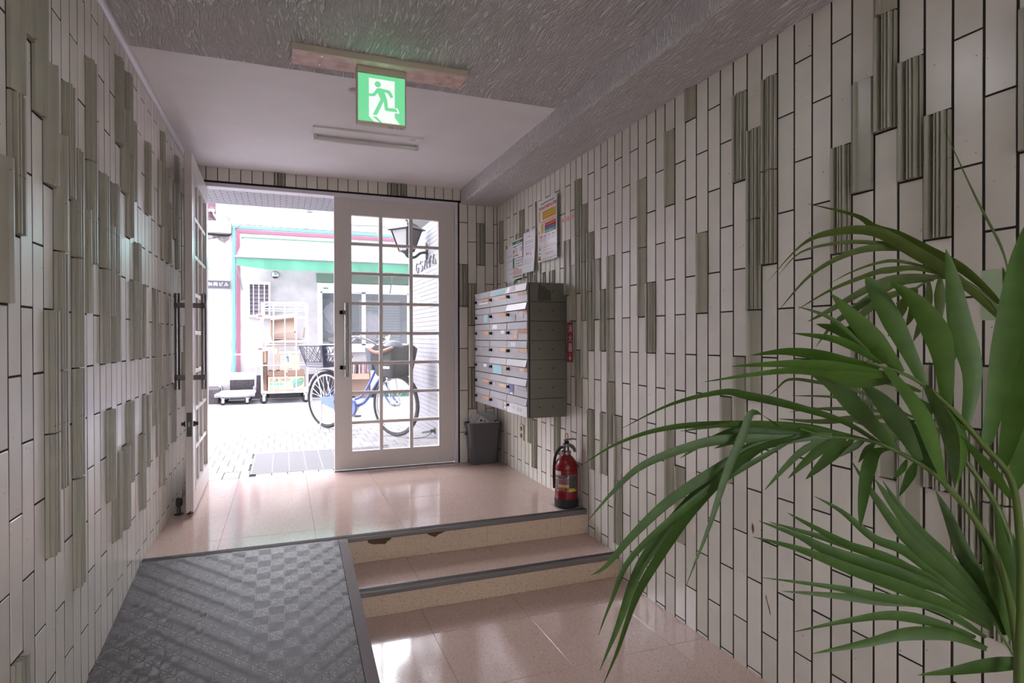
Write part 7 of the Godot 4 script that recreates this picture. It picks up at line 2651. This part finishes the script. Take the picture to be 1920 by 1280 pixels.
func platform_trolley() -> void:
	var o = thing("platform_trolley", "white platform trolley with a folding push handle by the shop wall", "trolley", Vector3(-0.695, 0.244, -10.42))
	for q in [[-0.17, 0.29], [0.17, 0.29], [-0.17, -0.27], [0.17, -0.27]]:
		caster(o, Vector3(q[0], 0, q[1]), 0.042)
	var st = stn()
	cbx(st, Vector3(0, 0.15, 0), Vector3(0.55, 0.05, 0.72), 0.012)
	obj("deck", st, M.white_plastic, o)
	st = stn()
	cbx(st, Vector3(0, 0.112, 0.22), Vector3(0.40, 0.03, 0.10), 0.004)
	cbx(st, Vector3(0, 0.112, -0.22), Vector3(0.40, 0.03, 0.10), 0.004)
	obj("underframe", st, M.grey_plastic, o)
	for s in [-1.0, 1.0]:
		st = stn()
		cbx(st, Vector3(s * 0.235, 0.15, 0.335), Vector3(0.095, 0.056, 0.065), 0.012)
		obj("corner_bumper", st, M.grey_plastic, o)
		st = stn()
		cbx(st, Vector3(s * 0.255, 0.20, -0.31), Vector3(0.05, 0.07, 0.05), 0.008)
		obj("hinge", st, M.grey_plastic, o)
	st = stn()
	var pts = [Vector3(-0.262, 0.19, -0.31)]
	pts += arc_pts(Vector3(-0.275, 0.68, -0.33), Vector3(-0.278, 0.757, -0.333), Vector3(-0.21, 0.757, -0.333), 5)
	pts += arc_pts(Vector3(0.21, 0.757, -0.333), Vector3(0.278, 0.757, -0.333), Vector3(0.275, 0.68, -0.33), 5)
	pts.append(Vector3(0.262, 0.19, -0.31))
	tube(st, pts, 0.013, 10)
	obj("push_handle", st, M.white_paint, o)
	st = stn()
	cbx(st, Vector3(0, 0.405, -0.322), Vector3(0.50, 0.12, 0.006), 0.002)
	obj("name_board", st, M.white_plastic, o)

func boxes_by_window() -> void:
	# a carton of old magazines
	var o = cardboard("magazine_carton", "brown carton of old magazines under the shop window", Vector3(1.20, 0.244, -10.55), Vector3(0.34, 0.42, 0.28), Vector3.ZERO, true)
	var st = stn()
	var g = RandomNumberGenerator.new()
	g.seed = 8
	for i in 9:
		var mg = thing("old_magazine", "%s upright magazine from the left in the brown carton" % ["first", "second", "third", "fourth", "fifth", "sixth", "seventh", "eighth", "ninth"][i], "magazine", Vector3(1.075 + i * 0.031, 0.47, -10.54), "magazines in the carton")
		st = stn()
		mg.rotation_degrees = Vector3(0, 0, -2)
		cbx(st, Vector3(0, 0.18, 0), Vector3(0.018, 0.36 + g.randf_range(-0.04, 0.04), 0.2), 0.002)
		obj("pages", st, [M.cardboard, M.paper, M.bag_brown, M.dark_steel, M.paper, M.rose, M.paper, M.cardboard_pale, M.rose][i], mg)
	# white foam box with handwriting on green crates
	var im = Image.create(480, 230, false, Image.FORMAT_RGB8)
	im.fill(Color(0.90, 0.89, 0.91))
	words(im, "燃えます", Vector2(110, 20), 70, Vector2(84, 0), 2.4, Color(0.55, 0.54, 0.56))
	words(im, "町にあ", Vector2(130, 120), 72, Vector2(96, 0), 2.4, Color(0.55, 0.54, 0.56))
	o = thing("foam_box", "white foam box with faint handwriting behind the front wheel", "foam box", Vector3(1.80, 0.335, -10.62))
	st = stn()
	cbx(st, Vector3(0, 0.20, 0), Vector3(0.80, 0.40, 0.22), 0.01)
	obj("body", st, M.white_plastic, o)
	st = stn()
	cbx(st, Vector3(0, 0.415, 0), Vector3(0.82, 0.03, 0.24), 0.006)
	obj("lid", st, M.white_plastic, o)
	st = stn()
	sheet(st, Vector3(-0.39, 0.38, 0.1106), Vector3(0.78, 0, 0), Vector3(0, -0.37, 0), Vector3(0, 0, 1))
	obj("written_face", st, printed("foam_box_print", im), o)
	o = thing("green_crate", "low green plastic crate under the white foam box", "crate", Vector3(1.80, 0.244, -10.62))
	st = stn()
	box(st, Vector3(-0.40, 0.0, -0.14), Vector3(0.40, 0.012, 0.14))
	obj("floor", st, M.green_crate, o)
	for s in [-1.0, 1.0]:
		st = stn()
		for k in 3:
			box(st, Vector3(-0.40, 0.01 + k * 0.028, s * 0.14 - 0.004), Vector3(0.40, 0.024 + k * 0.028, s * 0.14 + 0.004), 0.001)
		for k in 17:
			box(st, Vector3(-0.40 + k * 0.0495, 0.0, s * 0.14 - 0.004), Vector3(-0.392 + k * 0.0495, 0.09, s * 0.14 + 0.004))
		obj("side", st, M.green_crate, o)
		st = stn()
		box(st, Vector3(s * 0.40 - 0.004, 0.0, -0.14), Vector3(s * 0.40 + 0.004, 0.09, 0.14), 0.001)
		obj("end", st, M.green_crate, o)
